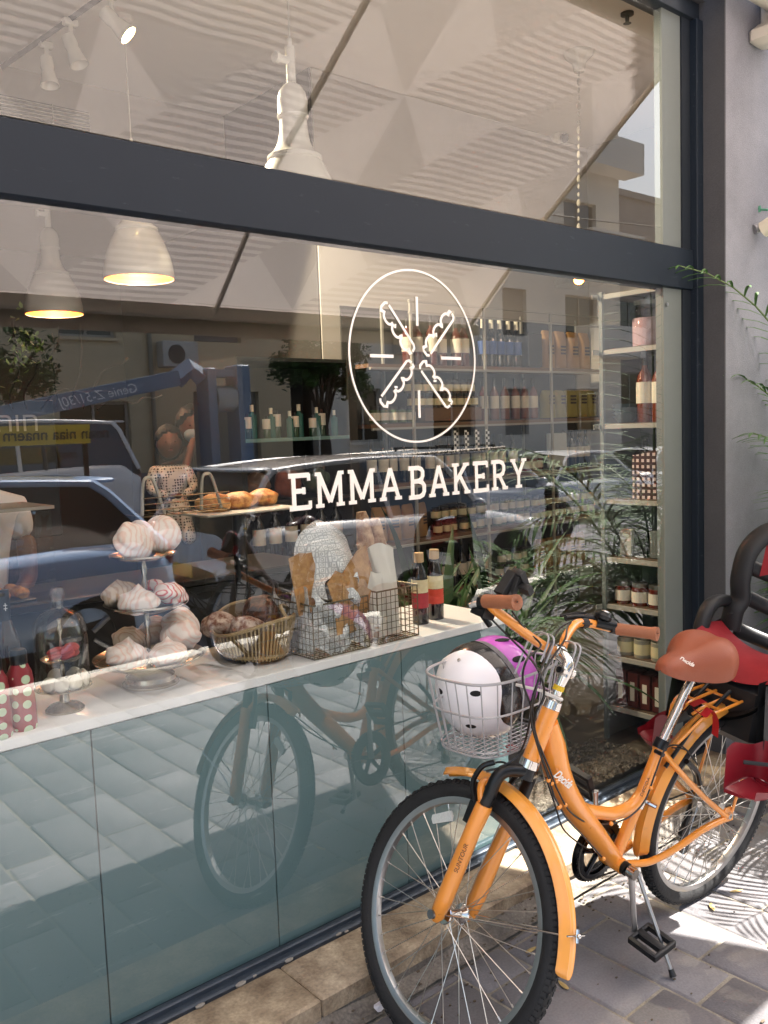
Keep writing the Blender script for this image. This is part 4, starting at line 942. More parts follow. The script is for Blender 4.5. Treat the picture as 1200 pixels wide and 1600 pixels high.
# dark cabinet with glass bottles, left of the bright wall
cab = thing('dark_cabinet', 'tall black cabinet with lit glass bottles on its shelf', 'cabinet', (3.0, 3.0, .1))
CX0, CX1, CY = 2.50, 3.24, 2.1
ZC1 = at(490, 682, 1, CY).z; ZC2 = at(475, 560, 1, CY).z
mb = MB(); mb.box(CX1, CX1+.06, CY-.01, 3.2, .1, ZC2); part('side_panel', mb, M('wood_side', '241e19', .5, var=.2), cab, False)
mb = MB(); mb.box(CX0, CX1, CY+.45, CY+.5, .1, ZC2); mb.box(CX0, CX0+.03, CY, CY+.45, .1, ZC2); part('carcass', mb, M('cab_black', '141414', .5), cab, False)
for z in (ZC2-.02, ZC1-.02, ZC1-.37, .8):
    mb = MB(); mb.box(CX0+.03, CX1, CY, CY+.45, z, z+.02); part('shelf_board', mb, M('glass_green_shelf', '5a7a76', .2, var=.1) if z == ZC1-.02 else M('cab_black', '141414'), cab, False)
TG = M('turquoise_glass', '2f5f58', .08, coat=.5, var=.3); 
TBM = bottle_mesh(TG, TG, M('cap_grey', '9aa', .4) if 0 else CAPW, .24, .035); TBM2 = bottle_mesh(M('green_glass', '26402a', .08, coat=.5, var=.3), LW, CAPB, .2, .036)
for k in range(13): stockitem('glass_bottle', (TBM, TBM2)[k % 2], (2.56+k*.053, CY+.08+.03*(k % 3), ZC1+.001), 'small coloured glass bottle on the dark cabinet shelf', 'bottle', 'glass bottles in the dark cabinet', sc=.62+.08*(k % 3))
for k in range(7): stockitem('wine_bottle', BM['wine'], (2.55+k*.11, CY+.12, .821), 'dark wine bottle low in the black cabinet', 'bottle', 'wine bottles low in the black cabinet')
# cellophane gift bundles in the cabinet
CEL = glass_mat('cellophane', (.9, .9, .9), .16)
for k, (x, col, cn) in enumerate(((2.66, '6a5140', 'tan'), (2.87, '7a3f2a', 'russet'), (3.08, '3b4a3a', 'green'))):
    t = thing('gift_bundle', cn+' gift bundle in crinkled cellophane on the black cabinet', 'gift bundle', (x, CY+.1, ZC1-.35), 'cellophane gift bundles in the dark cabinet')
    part('filling', lump((x, CY+.12, ZC1-.26), .08, (1, .8, 1), k+20), M('bundle_'+cn, col, .6, var=.4, scale=40), t)
    part('wrap', crumple((x, CY+.12, ZC1-.22), .105, (1, .8, 1.2), k+30), CEL, t, smooth=12)
# bakery counter behind with trays
bc = thing('serving_counter', 'dark serving counter with glass front across the shop', 'counter', (1.4, 1.5, .1))
mb = MB(); mb.box(-1.2, 2.3, 1.25, 1.6, .1, .92, bev=.01); part('cabinet', mb, M('cab_dark_brown', '1f1a16', .4, var=.2), bc)
mb = MB(); mb.box(-1.2, 2.32, 1.2, 1.65, .92, .95, bev=.004); part('top', mb, M('counter_dark', '25201c', .3, var=.2), bc)
mb = MB(); mb.quad((-1.2, 1.22, .955), (1.15, 1.22, .955), (1.15, 1.22, 1.28), (-1.2, 1.22, 1.28)); part('glass_front', mb, BOTG, bc, False)
mb = MB(); mb.box(-1.2, 1.16, 1.21, 1.55, 1.285, 1.297); part('glass_shelf', mb, M('shelf_pale', 'a9a59c', .25, var=.1), bc, False)  # shelf in a pale grey
for z, y in ((1.02, .62), (1.14, .75)):
    pass
for k, (x, y) in enumerate(((.3, 1.36), (.62, 1.36), (.95, 1.36))):
    t = thing('pastry_tray', ('left', 'middle', 'right')[k]+' tray of small golden pastries behind the meringues', 'tray', (x, y, .951), 'pastry trays on the serving counter')
    mb = MB(); mb.box(x-.14, x+.14, y-.1, y+.1, .951, .961, bev=.003); part('tray', mb, M('tray_steel', '77726a', .35, .8), t)
    for i in range(4):
        for j in range(3):
            mb = lump((x-.1+i*.067, y-.06+j*.06, .98), .028, (1, 1, .7), i*3+j); part('pastry', mb, GOLD, t)
# white rack with a pastry tray and plaited loaf
t = thing('cake_pedestal', 'white pedestal tray with a golden braided loaf under the word on the glass', 'cake stand', (1.95, .95, .95))
p0 = at(372, 795, 1, .95)
mb = MB(); mb.box(p0.x-.2, p0.x+.2, .83, 1.07, p0.z-.012, p0.z, bev=.004); part('tray', mb, M('tray_white', 'bfb9ae', .4), t)
mb = MB(); mb.lathe([(.09, .1), (.08, .15), (.03, .3), (.025, p0.z-.012)], (p0.x, .95, 0), 20); part('stand_leg', mb, BLK, t)
for k in range(3): solo('braided_loaf', lump((p0.x-.12+k*.13, .93+.03*k, p0.z+.03), .07, (1, .8, .55), 40+k), GOLD, ('left', 'middle', 'right')[k]+' golden loaf on the white pedestal tray', 'bread', group='loaves on the pedestal tray')
def hoops(pc, wd, h, lb):
    t = thing('wire_rack', lb, 'rack', pc, 'wire racks with tall hoop handles')
    for s in (-1, 1):
        mb = MB(); mb.tube(bez([pc+Vector((s*wd-.03, 0, 0)), pc+Vector((s*wd-.02, 0, h*.85)), pc+Vector((s*wd, 0, h)), pc+Vector((s*wd+.02, 0, h*.85)), pc+Vector((s*wd+.05, 0, 0))], 6), .006, 8); part('hoop_handle', mb, M('rack_chrome', 'b5ad9c', .3, .6), t)
    mb = MB()
    for i in range(9): mb.tube([pc+Vector((-wd-.05+i*(2*wd+.1)/8, -.06, 0)), pc+Vector((-wd-.05+i*(2*wd+.1)/8, .08, 0))], .002, 5); 
    for j in range(4): mb.tube([pc+Vector((-wd-.05, -.06, .02*j)), pc+Vector((wd+.05, -.06, .02*j))], .002, 5)
    part('wire_tray', mb, WIRE, t); return t
hoops(at(282, 800, 1, .75), .11, .125, 'black wire rack with two tall pale hoop handles')
# people inside the shop
SKIN = M('skin', '63402f', .55, var=.06, scale=30); HAIR = M('dark_hair', '120d0b', .5, var=.3, scale=80, bump=.5, bscale=150); SHIRTW = M('white_shirt', 'dcdde0', .8, var=.06, bump=.2, bscale=30)
def skinned(name, nodes, edges, mat, parent, sub=2):
    off = WLOC[parent]; me = bpy.data.meshes.new(name); me.from_pydata([Vector(p[:3])-off for p in nodes], edges, [])
    o = link(bpy.data.objects.new(name, me))
    md = o.modifiers.new('skin', 'SKIN'); md.use_smooth_shade = True
    for i, p in enumerate(nodes):
        sv = me.skin_vertices[0].data[i]; sv.radius = (p[3], p[4] if len(p) > 4 else p[3]); sv.use_root = (i == 0)
    ms_ = o.modifiers.new('sub', 'SUBSURF'); ms_.levels = sub; ms_.render_levels = sub
    bpy.context.view_layer.update(); dg = bpy.context.evaluated_depsgraph_get()
    m2 = bpy.data.meshes.new_from_object(o.evaluated_get(dg)); bpy.data.objects.remove(o)
    m2.materials.clear(); m2.materials.append(mat); m2.polygons.foreach_set('use_smooth', [True]*len(m2.polygons))
    o = link(bpy.data.objects.new(name, m2)); o.parent = parent; WLOC[o] = off; return o
def head(mbS, c, r, face, tilt=0.):
    """head with brow, nose, chin; face = unit xy direction"""
    f = Vector(face).normalized()
    def fn(d):
        k = 1.0; df = d.dot(f)
        if d.z < -.2: k -= .10*(-d.z-.2)*(1 if df > 0 else 1.6)
        side = abs(d.x*f.y-d.y*f.x)
        if df > .85 and abs(d.z) < .28: k += .10*(df-.85)/.15*(1-abs(d.z+.05)/.33)
        if df > .6 and .1 < d.z < .3: k -= .03
        if side > .9 and abs(d.z) < .2: k += .06
        return k
    mbS.ball(c, r, 28, 20, (.80, .88, 1.12), fn=fn); mbS.ball(c+f*r*.88+Vector((0, 0, -r*.10)), r*.13, 8, 6, (.8, .8, 1.5))
def eyes_mouth(t, c, r, face, mask=None):
    f = Vector(face).normalized(); s = Vector((-f.y, f.x, 0))
    for sg in (-1, 1):
        mb = MB(); mb.ball(c+f*r*.80+s*sg*r*.30+Vector((0, 0, r*.12)), r*.075, 10, 7, (1, 1, .55)); part('eye', mb, M('eye_dark', '17110e', .2), t)
    if not mask:
        mb = MB(); mb.ball(c+f*r*.82+Vector((0, 0, -r*.45)), r*.16, 10, 6, (1, 1, .35)); part('mouth', mb, M('lip', '7a3c34', .5), t)
def hairmesh(t, c, r, face, long=1.25):
    f = Vector(face).normalized(); mb = MB()
    def fn(d):
        df = d.dot(f); sd = d.x*f.y-d.y*f.x
        edge = .50-.35*max(0, abs(sd)-.35)+.05*math.sin(sd*13+1)
        if df > .0:
            q = (d.z-edge*df*1.6+.1*(1-df))
            if q < 0: return .72 if q < -.12 else 1.0+q*2.2
        return 1.10+.03*math.sin(d.x*30+d.y*17)
    mb.ball(c+Vector((0, 0, r*.06))-f*r*.06, r*long/1.1, 28, 20, (.84, .92, 1.1), fn=fn); part('hair', mb, HAIR, t)
# woman with mask, standing behind the counter, hand at her face
ph = at(302, 668, 1, 3.0); f = (-.35, -.94)
face3 = (-.35, -.94, 0)
t = thing('person', 'woman in dark clothes with a pale blue mask raising a hand to her face', 'person', (ph.x, ph.y, .1), 'customers seen inside the shop')
W = Vector((ph.x, ph.y, 0)); s3 = Vector((.94, -.35, 0)); f3 = Vector(face3)
z0 = ph.z
def nd(a, b2, z, r, r2=None): p = W+s3*a+f3*b2; return (p.x, p.y, z, r)+((r2,) if r2 else ())
nodes = [nd(0, 0, 1.0, .15, .11), nd(0, 0, 1.22, .14, .1), nd(0, 0, z0-.28, .15, .1), nd(0, 0, z0-.17, .06), nd(0, 0, z0-.08, .052), nd(.18, 0, z0-.26, .06), nd(.22, .02, z0-.52, .045), nd(.2, .2, z0-.66, .036), nd(-.18, 0, z0-.26, .06), nd(-.24, .08, z0-.50, .045), nd(-.11, .24, z0-.30, .034), nd(-.035, .17, z0-.11, .026), nd(0, 0, .75, .15, .12), nd(.1, 0, .5, .08), nd(.1, 0, .14, .05), nd(-.1, 0, .5, .08), nd(-.1, 0, .14, .05)]
ed = [(0, 1), (1, 2), (2, 3), (3, 4), (2, 5), (5, 6), (6, 7), (2, 8), (8, 9), (9, 10), (10, 11), (0, 12), (12, 13), (13, 14), (12, 15), (15, 16)]
DARKC = M('dark_clothes', '15161b', .8, var=.1)
skinned('body', nodes, ed, DARKC, t)
nodes = [nd(-.225, .10, z0-.47, .038), nd(-.11, .245, z0-.30, .036), nd(-.04, .18, z0-.12, .028), nd(-.01, .14, z0-.07, .03)]
skinned('forearm', nodes, [(0, 1), (1, 2), (2, 3)], SKIN, t)
for k in range(4): skinned('finger', [nd(-.01+.016*k, .14, z0-.075, .009), nd(-.005+.019*k, .135, z0-.035, .008), nd(.0+.019*k, .125, z0-.01+.004*(k % 2), .0065)], [(0, 1), (1, 2)], SKIN, t, 1)
mb = MB(); head(mb, Vector((W.x, W.y, z0+.0)), .105, face3); part('head', mb, SKIN, t)
eyes_mouth(t, Vector((W.x, W.y, z0)), .105, face3, True); hairmesh(t, Vector((W.x, W.y, z0)), .105, face3)
mb = MB(); mb.ball(Vector((W.x, W.y, z0-.045))+f3*.045, .068, 20, 12, (1, 1, .8)); part('face_mask', mb, M('mask_blue', '8fa6b4', .7), t)
# child on her arm
ph2 = at(264, 693, 1, 2.85); C2 = Vector((ph2.x, ph2.y, 0)); z2 = ph2.z
t = thing('person', 'toddler in a cream patterned top carried beside the woman with the mask', 'person', (ph2.x, ph2.y, z2-.5), 'customers seen inside the shop')
def nc(a, b2, z, r): p = C2+s3*a+f3*b2; return (p.x, p.y, z, r)
skinned('body', [nc(0, 0, z2-.36, .085), nc(0, 0, z2-.22, .09), nc(0, 0, z2-.13, .05), nc(-.1, .02, z2-.17, .045), nc(-.13, .06, z2-.27, .032), nc(-.03, .14, z2-.31, .026), nc(.1, .02, z2-.17, .045), nc(.13, .08, z2-.27, .03), nc(.05, .15, z2-.3, .026), nc(-.05, .06, z2-.46, .06), nc(-.07, .12, z2-.6, .04), nc(.05, .06, z2-.46, .06), nc(.08, .12, z2-.6, .04)],
        [(0, 1), (1, 2), (1, 3), (3, 4), (4, 5), (1, 6), (6, 7), (7, 8), (0, 9), (9, 10), (0, 11), (11, 12)], dot_mat('child_top', 'd6d2c8', '2a221c', 60), t)
for sg in (-1, 1): skinned('hand', [nc(sg*.03, .14, z2-.31, .022), nc(sg*.01, .165, z2-.305, .018), nc(-sg*.012, .18, z2-.3, .01)], [(0, 1), (1, 2)], SKIN, t, 1)
mb = MB(); head(mb, Vector((C2.x, C2.y, z2)), .088, face3); part('head', mb, SKIN, t); eyes_mouth(t, Vector((C2.x, C2.y, z2)), .088, face3); hairmesh(t, Vector((C2.x, C2.y, z2)), .088, face3, 1.15)
# man bending, dark hair at right of the woman
ph3 = at(352, 690, 1, 2.9)
t = thing('person', 'dark haired customer bending forward behind the tray of loaves', 'person', (ph3.x, ph3.y, .1), 'customers seen inside the shop')
C3 = Vector((ph3.x, ph3.y, 0)); z3 = ph3.z
def n3(a, b2, z, r): p = C3+s3*a+f3*b2; return (p.x, p.y, z, r)
skinned('body', [n3(.05, -.25, .95, .14), n3(.05, -.12, 1.15, .15), n3(.02, -.02, z3-.2, .13), n3(0, .02, z3-.1, .05), n3(.2, -.05, z3-.26, .06), n3(.24, .0, z3-.5, .045), n3(.16, .16, z3-.6, .03), n3(-.17, -.05, z3-.26, .06), n3(-.2, .05, z3-.5, .045), n3(-.1, .2, z3-.58, .03), n3(.14, -.25, .5, .08), n3(.14, -.22, .14, .05), n3(-.06, -.25, .5, .08), n3(-.06, -.22, .14, .05)],
        [(0, 1), (1, 2), (2, 3), (2, 4), (4, 5), (5, 6), (2, 7), (7, 8), (8, 9), (0, 10), (10, 11), (0, 12), (12, 13)], DARKC, t)
mb = MB(); head(mb, Vector((C3.x, C3.y, z3)), .105, face3); part('head', mb, SKIN, t); hairmesh(t, Vector((C3.x, C3.y, z3+.02))+f3*.03, .112, face3, 1.30)
# shop assistant at the far left, arm and white shirt
ph4 = at(-48, 792, 1, 1.78)
t = thing('person', 'shop assistant in a white short sleeved shirt at the far left behind the counter', 'person', (ph4.x, ph4.y, .1), 'customers seen inside the shop')
C4 = Vector((ph4.x, ph4.y, 0)); z4 = ph4.z
def n4(a, b2, z, r): p = C4+s3*a+f3*b2; return (p.x, p.y, z, r)
skinned('body', [n4(0, 0, .95, .14), n4(0, 0, 1.1, .14), n4(0, 0, z4-.03, .15), n4(0, 0, z4+.08, .055), n4(0, 0, z4+.2, .05), n4(.17, 0, z4-.02, .072), n4(.2, .02, z4-.15, .066), n4(-.17, 0, z4-.02, .07), n4(-.2, .02, z4-.15, .06), n4(.1, 0, .5, .09), n4(.1, 0, .14, .05), n4(-.1, 0, .5, .09), n4(-.1, 0, .14, .05)],
        [(0, 1), (1, 2), (2, 3), (3, 4), (2, 5), (5, 6), (2, 7), (7, 8), (0, 9), (9, 10), (0, 11), (11, 12)], SHIRTW, t)
for sg in (-1, 1): skinned('forearm', [n4(sg*.2, .02, z4-.12, .045), n4(sg*.205, .05, z4-.3, .038), n4(sg*.15, .24, z4-.36, .028), n4(sg*.12, .32, z4-.36, .03), n4(sg*.10, .37, z4-.37, .016)], [(0, 1), (1, 2), (2, 3), (3, 4)], SKIN, t)
mb = MB(); head(mb, Vector((C4.x, C4.y, z4+.29)), .108, face3); part('head', mb, SKIN, t); eyes_mouth(t, Vector((C4.x, C4.y, z4+.29)), .108, face3); hairmesh(t, Vector((C4.x, C4.y, z4+.29)), .108, face3)
# foliage plants inside, by the low glass
LEAF = M('dark_leaf', '26401f', .5, var=.45, scale=5, spec=.3); LEAF2 = M('palm_leaf', '4a6a3a', .6, var=.4, scale=3, spec=.25); STEM = M('stem_green', '56693a', .5); POT = M('grey_pot', '5d5a56', .7, var=.15, bump=.3); SOIL = M('soil', '2a211a', .95, var=.4, scale=60)
def blade(mb, base, dirv, ln, wd, droop, n=8, tw=0.):
    """long strap leaf folded along its midrib"""
    d = Vector(dirv).normalized(); h = Vector((d.x, d.y, 0)); h = h.normalized() if h.length > .01 else Vector((1, 0, 0)); s = Vector((-h.y, h.x, 0))
    p = Vector(base); vs = []; dd = d.copy(); st_ = ln/n
    for i in range(n+1):
        t_ = i/n; w_ = wd*(math.sin(PI*min(1, t_*.92+.08))**.7)*.5+.0006
        upv = s.cross(dd).normalized()
        vs += [p+s*w_+upv*w_*.35, p, p-s*w_+upv*w_*.35]
        dd = (dd+Vector((0, 0, -droop/n))).normalized(); p = p+dd*st_
    fs = []
    for i in range(n): fs += [(3*i, 3*i+1, 3*i+4, 3*i+3), (3*i+1, 3*i+2, 3*i+5, 3*i+4)]
    mb.add(vs, fs)
def strap_plant(c, n, ln, label, seed, lean=(0, 0)):
    r = random.Random(seed); c = Vector(c); t = thing('potted_plant', label, 'plant', c, 'leafy plants inside behind the right window bay')
    mb = MB(); mb.lathe([(0, 0), (.085, 0), (.11, .2), (.115, .2), (.115, .215), (.1, .215), (.09, .19), (0, .19)], c, 28); part('pot', mb, POT, t)
    mb = MB(); mb.lathe([(0, .197), (.098, .195)], c, 20); part('soil', mb, SOIL, t)
    for k in range(n):
        a = r.uniform(0, 2*PI); e = r.uniform(.5, 1.5); mb = MB()
        blade(mb, c+Vector((.03*math.cos(a), .03*math.sin(a), .19+r.uniform(0, .18))), (math.cos(a)*math.cos(e)+lean[0], math.sin(a)*math.cos(e)*.8+lean[1], math.sin(e)), ln*r.uniform(.6, 1.1), r.uniform(.032, .055), r.uniform(.9, 2.2), 9)
        part('leaf', mb, LEAF, t)
strap_plant((2.55, .66, .1), 60, .72, 'dense dark strap leaved plant behind the handlebars', 1)
strap_plant((2.88, .62, .1), 60, .68, 'arching dark leaved plant right of the stem, near the shelving', 2)
strap_plant((2.80, 1.05, .1), 50, .8, 'taller dark leaved plant at the back of the window bay', 4)
# gravel bed
mb = MB(); rg = random.Random(9)
for k in range(900):
    mb.ball((rg.uniform(2.26, 3.2), rg.uniform(.03, .35), .105+rg.uniform(0, .012)), rg.uniform(.005, .012), 6, 4, (1, .8, .7))
o = solo('gravel_bed', mb, M('gravel', '5f574b', .9, var=.5, scale=40), 'dark gravel bed behind the low glass', 'gravel'); o['kind'] = 'stuff'; del o['category']
# decorative twigs and dark board at far left
t = thing('twig_arrangement', 'bare curling twigs with small green leaves above the dark board', 'twigs', (1.2, 1.95, 1.5))
rt = random.Random(12)
for k in range(7):
    p = at(20+k*22, 640, 1, 1.95); pts = [p]; ang_ = rt.uniform(.8, 2.3)
    for i in range(7): ang_ += rt.uniform(-.6, .6); pts.append(pts[-1]+Vector((math.cos(ang_)*.05, rt.uniform(-.02, .02), math.sin(ang_)*.055)))
    mb = MB(); mb.tube(bez(pts, 4), .0045, 5); part('twig', mb, M('twig_brown', '1e1512', .8), t)
mb = MB()
for k in range(90):
    p = at(rt.gauss(42, 16), rt.gauss(545, 22), 1, 1.95+rt.uniform(-.05, .05)); blade(mb, p, (rt.gauss(0, 1), rt.gauss(0, 1), rt.gauss(0, 1)), .03, .018, .2, 2)
part('leaves', mb, M('pale_leaf', '6d8040', .5, var=.3), t, kind='stuff')  # yellow-green, paler than the potted foliage
a, b2 = at(-10, 640, 1, 2.0), at(90, 720, 1, 2.0)
t = thing('menu_board', 'dark board with pale lettering at the far left inside', 'board', (a.x, 2.0, b2.z))
mb = MB(); mb.box(a.x-.5, b2.x, 2.0, 2.03, 1.1, a.z+.04, bev=.004); part('board', mb, BLK, t)
put_text('lettering', 'חיחוח', .12, t, (b2.x-.22, 1.997, a.z-.06), (1, 0, 0), (0, -1, 0), M('ink_grey', '8e8a86', .6, var=0))
# ================================================================ the orange bicycle
BO = Vector((2.47440206, -.55864072, 0)); BF = Vector((-.99655366, .08295064, 0)); BU = Vector((-.01353132, -.16256283, .98660541)); BL = Vector((-.08183955, -.98320523, -.16312501))
KA = Vector((.3655783, -.18188001, .91283743)); SF = Vector((.05208854, .98318328, .17503549)); SL = Vector((-.92932195, -.01644081, .36890434))
HT = Vector((1.67919847, -.62951993, .82616336)); HUB = Vector((1.47172713, -.47378106, .31045459))
WF = Vector((-.09050849, .97867744, -.18438732)); WU = Vector((.35800687, .20474416, .91099446)); CAMV = Vector(CAM)
def BP(u, v, w_=0.): return BO+BF*u+BU*v+BL*w_
def SP(s, h, w_=0.): return HT+SF*s+KA*h+SL*w_
def raypl(px, py, o, n):
    d = Vector(CF + CR*(px-600)/F_PX - CU*(py-800)/F_PX); t_ = ((o-CAMV).dot(n))/d.dot(n); return CAMV+d*t_
def bpx(px, py, w_=0.): return raypl(px, py, BO+BL*w_, BL)
def spx(px, py, w_=0.): return raypl(px, py, HT+SL*w_, SL)
ORA = M('orange_paint', 'ee9636', .3, var=.04, scale=8, coat=.7, spec=.5); ORA2 = M('orange_fender', 'e99c40', .28, var=.05, scale=6, coat=.6)
scuff(ORA, .64, .70, '6a3c14', .5, (60, 60, 60)); scuff(ORA2, .62, .72, 'b8804a', .4, (30, 30, 30))
CHR = M('chrome', 'd0ccc6', .12, 1., var=.05); ALU = M('brushed_alu', 'b9b8b8', .32, 1., var=.08, scale=40); RUB = M('tyre_rubber', '1b1b1c', .75, var=.3, scale=30, bump=.4, bscale=90)
BLM = M('black_metal', '131416', .3, .3, var=.15); BLP = M('black_rubber', '1a1a1b', .6, var=.15); BRN = M('brown_leather', '9c6446', .55, var=.12, scale=40, bump=.3, bscale=300); SAD = M('saddle_leather', '8f4a2e', .5, var=.10, scale=9, bump=.25, bscale=420)
bike = thing('bicycle', 'orange step-through city bicycle with wire basket parked in front of the bakery window', 'bicycle', (2.0, -.56, 0))
def tb(nm, pts, r, mat=ORA, n=14, sm=8, **k):
    pts = bez(pts, sm) if len(pts) > 2 and sm else pts
    if isinstance(r, list):
        L_ = len(pts); r = [r[0]+(r[-1]-r[0])*i/(L_-1) if len(r) == 2 else np.interp(i/(L_-1)*(len(r)-1), range(len(r)), r) for i in range(L_)]
    mb = MB(); mb.tube(pts, r, n, **k); return part(nm, mb, mat, bike)
# frame tubes
tb('down_tube', [BP(.788, .80), BP(.766, .73), BP(.735, .645), BP(.672, .545), BP(.555, .412), BP(.452, .295)], [.022, .034, .036, .034, .031, .026], n=20)
tb('top_tube', [BP(.655, .535), BP(.60, .497), BP(.54, .470), BP(.477, .449), BP(.41, .447), BP(.365, .475), BP(.335, .53)], .0185)
tb('seat_tube', [BP(.452, .295), BP(.372, .46), BP(.303, .618)], .0175, sm=0)
mb = MB(); mb.tube([SP(0, .0), SP(0, -.135)], .0225, 18); part('head_tube', mb, ORA, bike)
mb = MB(); mb.tube([SP(0, .028), SP(0, .022), SP(0, .02), SP(0, .0)], [.016, .02, .024, .0245], 18); part('headset', mb, CHR, bike); mb = MB(); mb.tube([SP(0, -.135), SP(0, -.156)], .0245, 18); part('headset', mb, CHR, bike)
mb = MB(); mb.tube([BP(.4544, .2925, -.036), BP(.4544, .2925, .036)], .022, 18); part('bottom_bracket', mb, ORA, bike)
mb = MB(); mb.tube([BP(.4544, .2925, .0362), BP(.4544, .2925, .05)], .019, 16); mb.tube([BP(.4544, .2925, -.055), BP(.4544, .2925, .075)], .008, 10); part('bracket_cup', mb, BLM, bike)
for s in (-1, 1):
    tb('chain_stay', [BP(.43, .285, s*.02), BP(.345, .272, s*.04), BP(.24, .285, s*.052), BP(.12, .312, s*.058), BP(.02, .318, s*.062)], .0105)
    tb('seat_stay', [BP(.312, .60, s*.012), BP(.25, .53, s*.035), BP(.13, .42, s*.052), BP(.01, .325, s*.062)], .009)
    mb = MB(); mb.prism([(-.03, -.025), (.025, -.02), (.035, .01), (.02, .03), (-.02, .025)], lambda a, b2, t_, s=s: BP(a, .325+b2, s*t_), .059, .064); part('dropout', mb, ORA, bike, False)
# seat post, clamp
mb = MB(); mb.tube([BP(.303, .618), BP(.192, .81)], .0135, 18)
part('seat_post', mb, M('post_chrome', 'cfc6bc', .16, 1., var=.03), bike)
mb = MB(); mb.tube([BP(.312, .602), BP(.298, .627)], .0205, 16); mb.tube([BP(.33, .60, .0), BP(.33, .60, .03)], .006, 8); part('seat_clamp', mb, BLM, bike)
mb = MB(); mb.tube([BP(.38, .44, 0), BP(.368, .465, 0)], .0195, 16); mb.tube([BP(.36, .455, -.0), BP(.345, .448, .04)], .007, 8); part('lock_bracket', mb, CHR, bike)
# saddle
def sad(u_, v_):
    # u_ 0 nose .. 1 tail, v_ 0 left hem .. 1 right hem over the top
    L_ = .275; x = .358-u_*L_; k = 1/(1+math.exp(-(u_-.47)*11)); wd = .040+.076*k
    e = 1.0
    if u_ > .62: e = math.sqrt(max(0, 1-((u_-.62)/.3802)**2))
    if u_ < .20: e = math.sqrt(max(0, 1-((.20-u_)/.2002)**2))
    th = (v_-.5)*PI; sn, cs_ = math.sin(th), max(0, math.cos(th))
    hem = .842-.028*math.sin(PI*min(1, u_*1.05))
    top = .884+.046*k
    dip = .012*k*math.exp(-(sn/.28)**2)*e
    ez = e**.55 if u_ > .5 else e**.75
    z = hem+(top-hem)*ez*cs_**.72-dip*cs_ + (1-ez)*.018*(1 if u_ > .5 else .3)
    a = abs(sn)**.88
    return BP(x, z, -wd*(e**.9)*a*(1 if sn > 0 else -1)*(1-.06*(1-cs_)**6))
mb = MB(); mb.grid(sad, 64, 36)
part('saddle', mb, SAD, bike)
mb = MB(); mb.grid(lambda u_, v_: sad(.02+.96*u_, 0).lerp(sad(.02+.96*u_, 1), v_)+BU*.004, 30, 6); sd = part('saddle_base', mb, BLP, bike)
mb = MB()
for s in (-1, 1): mb.tube([BP(.30, .845, s*.014), BP(.22, .83, s*.02), BP(.15, .835, s*.022), BP(.11, .85, s*.03)], .0035, 6)
mb.tube([BP(.20, .80, -.03), BP(.20, .80, .03)], .011, 10); mb.tube([BP(.192, .81, 0), BP(.185, .835, 0)], .018, 12); part('saddle_clamp', mb, BLM, bike)
pA = raypl(1064, 1034, BP(.3, .86, .055), BL)
for _txt, _px, _py, _w, _sz in (('Decida', 1074, 1034, .075, .0155),):
    hit = min((Vector(sad(i/64, j/72)) for i in range(5, 60) for j in range(0, 34)), key=lambda q: (lambda e: (F_PX*e.dot(Vector(CR))/e.dot(Vector(CF))+600-_px)**2+(800-F_PX*e.dot(Vector(CU))/e.dot(Vector(CF))-_py)**2+e.length*900)(q-CAMV)); pt = hit+(CAMV-hit).normalized()*.0035
    put_text('saddle_logo', _txt, _sz, bike, pt, bpx(1087, 1041, .09)-bpx(1063, 1029, .06), (CAMV-pt).normalized()*.5+BL*.8, M('logo_cream', 'f2e6d8', .5, var=0), shear=.3, font_off=.0004)
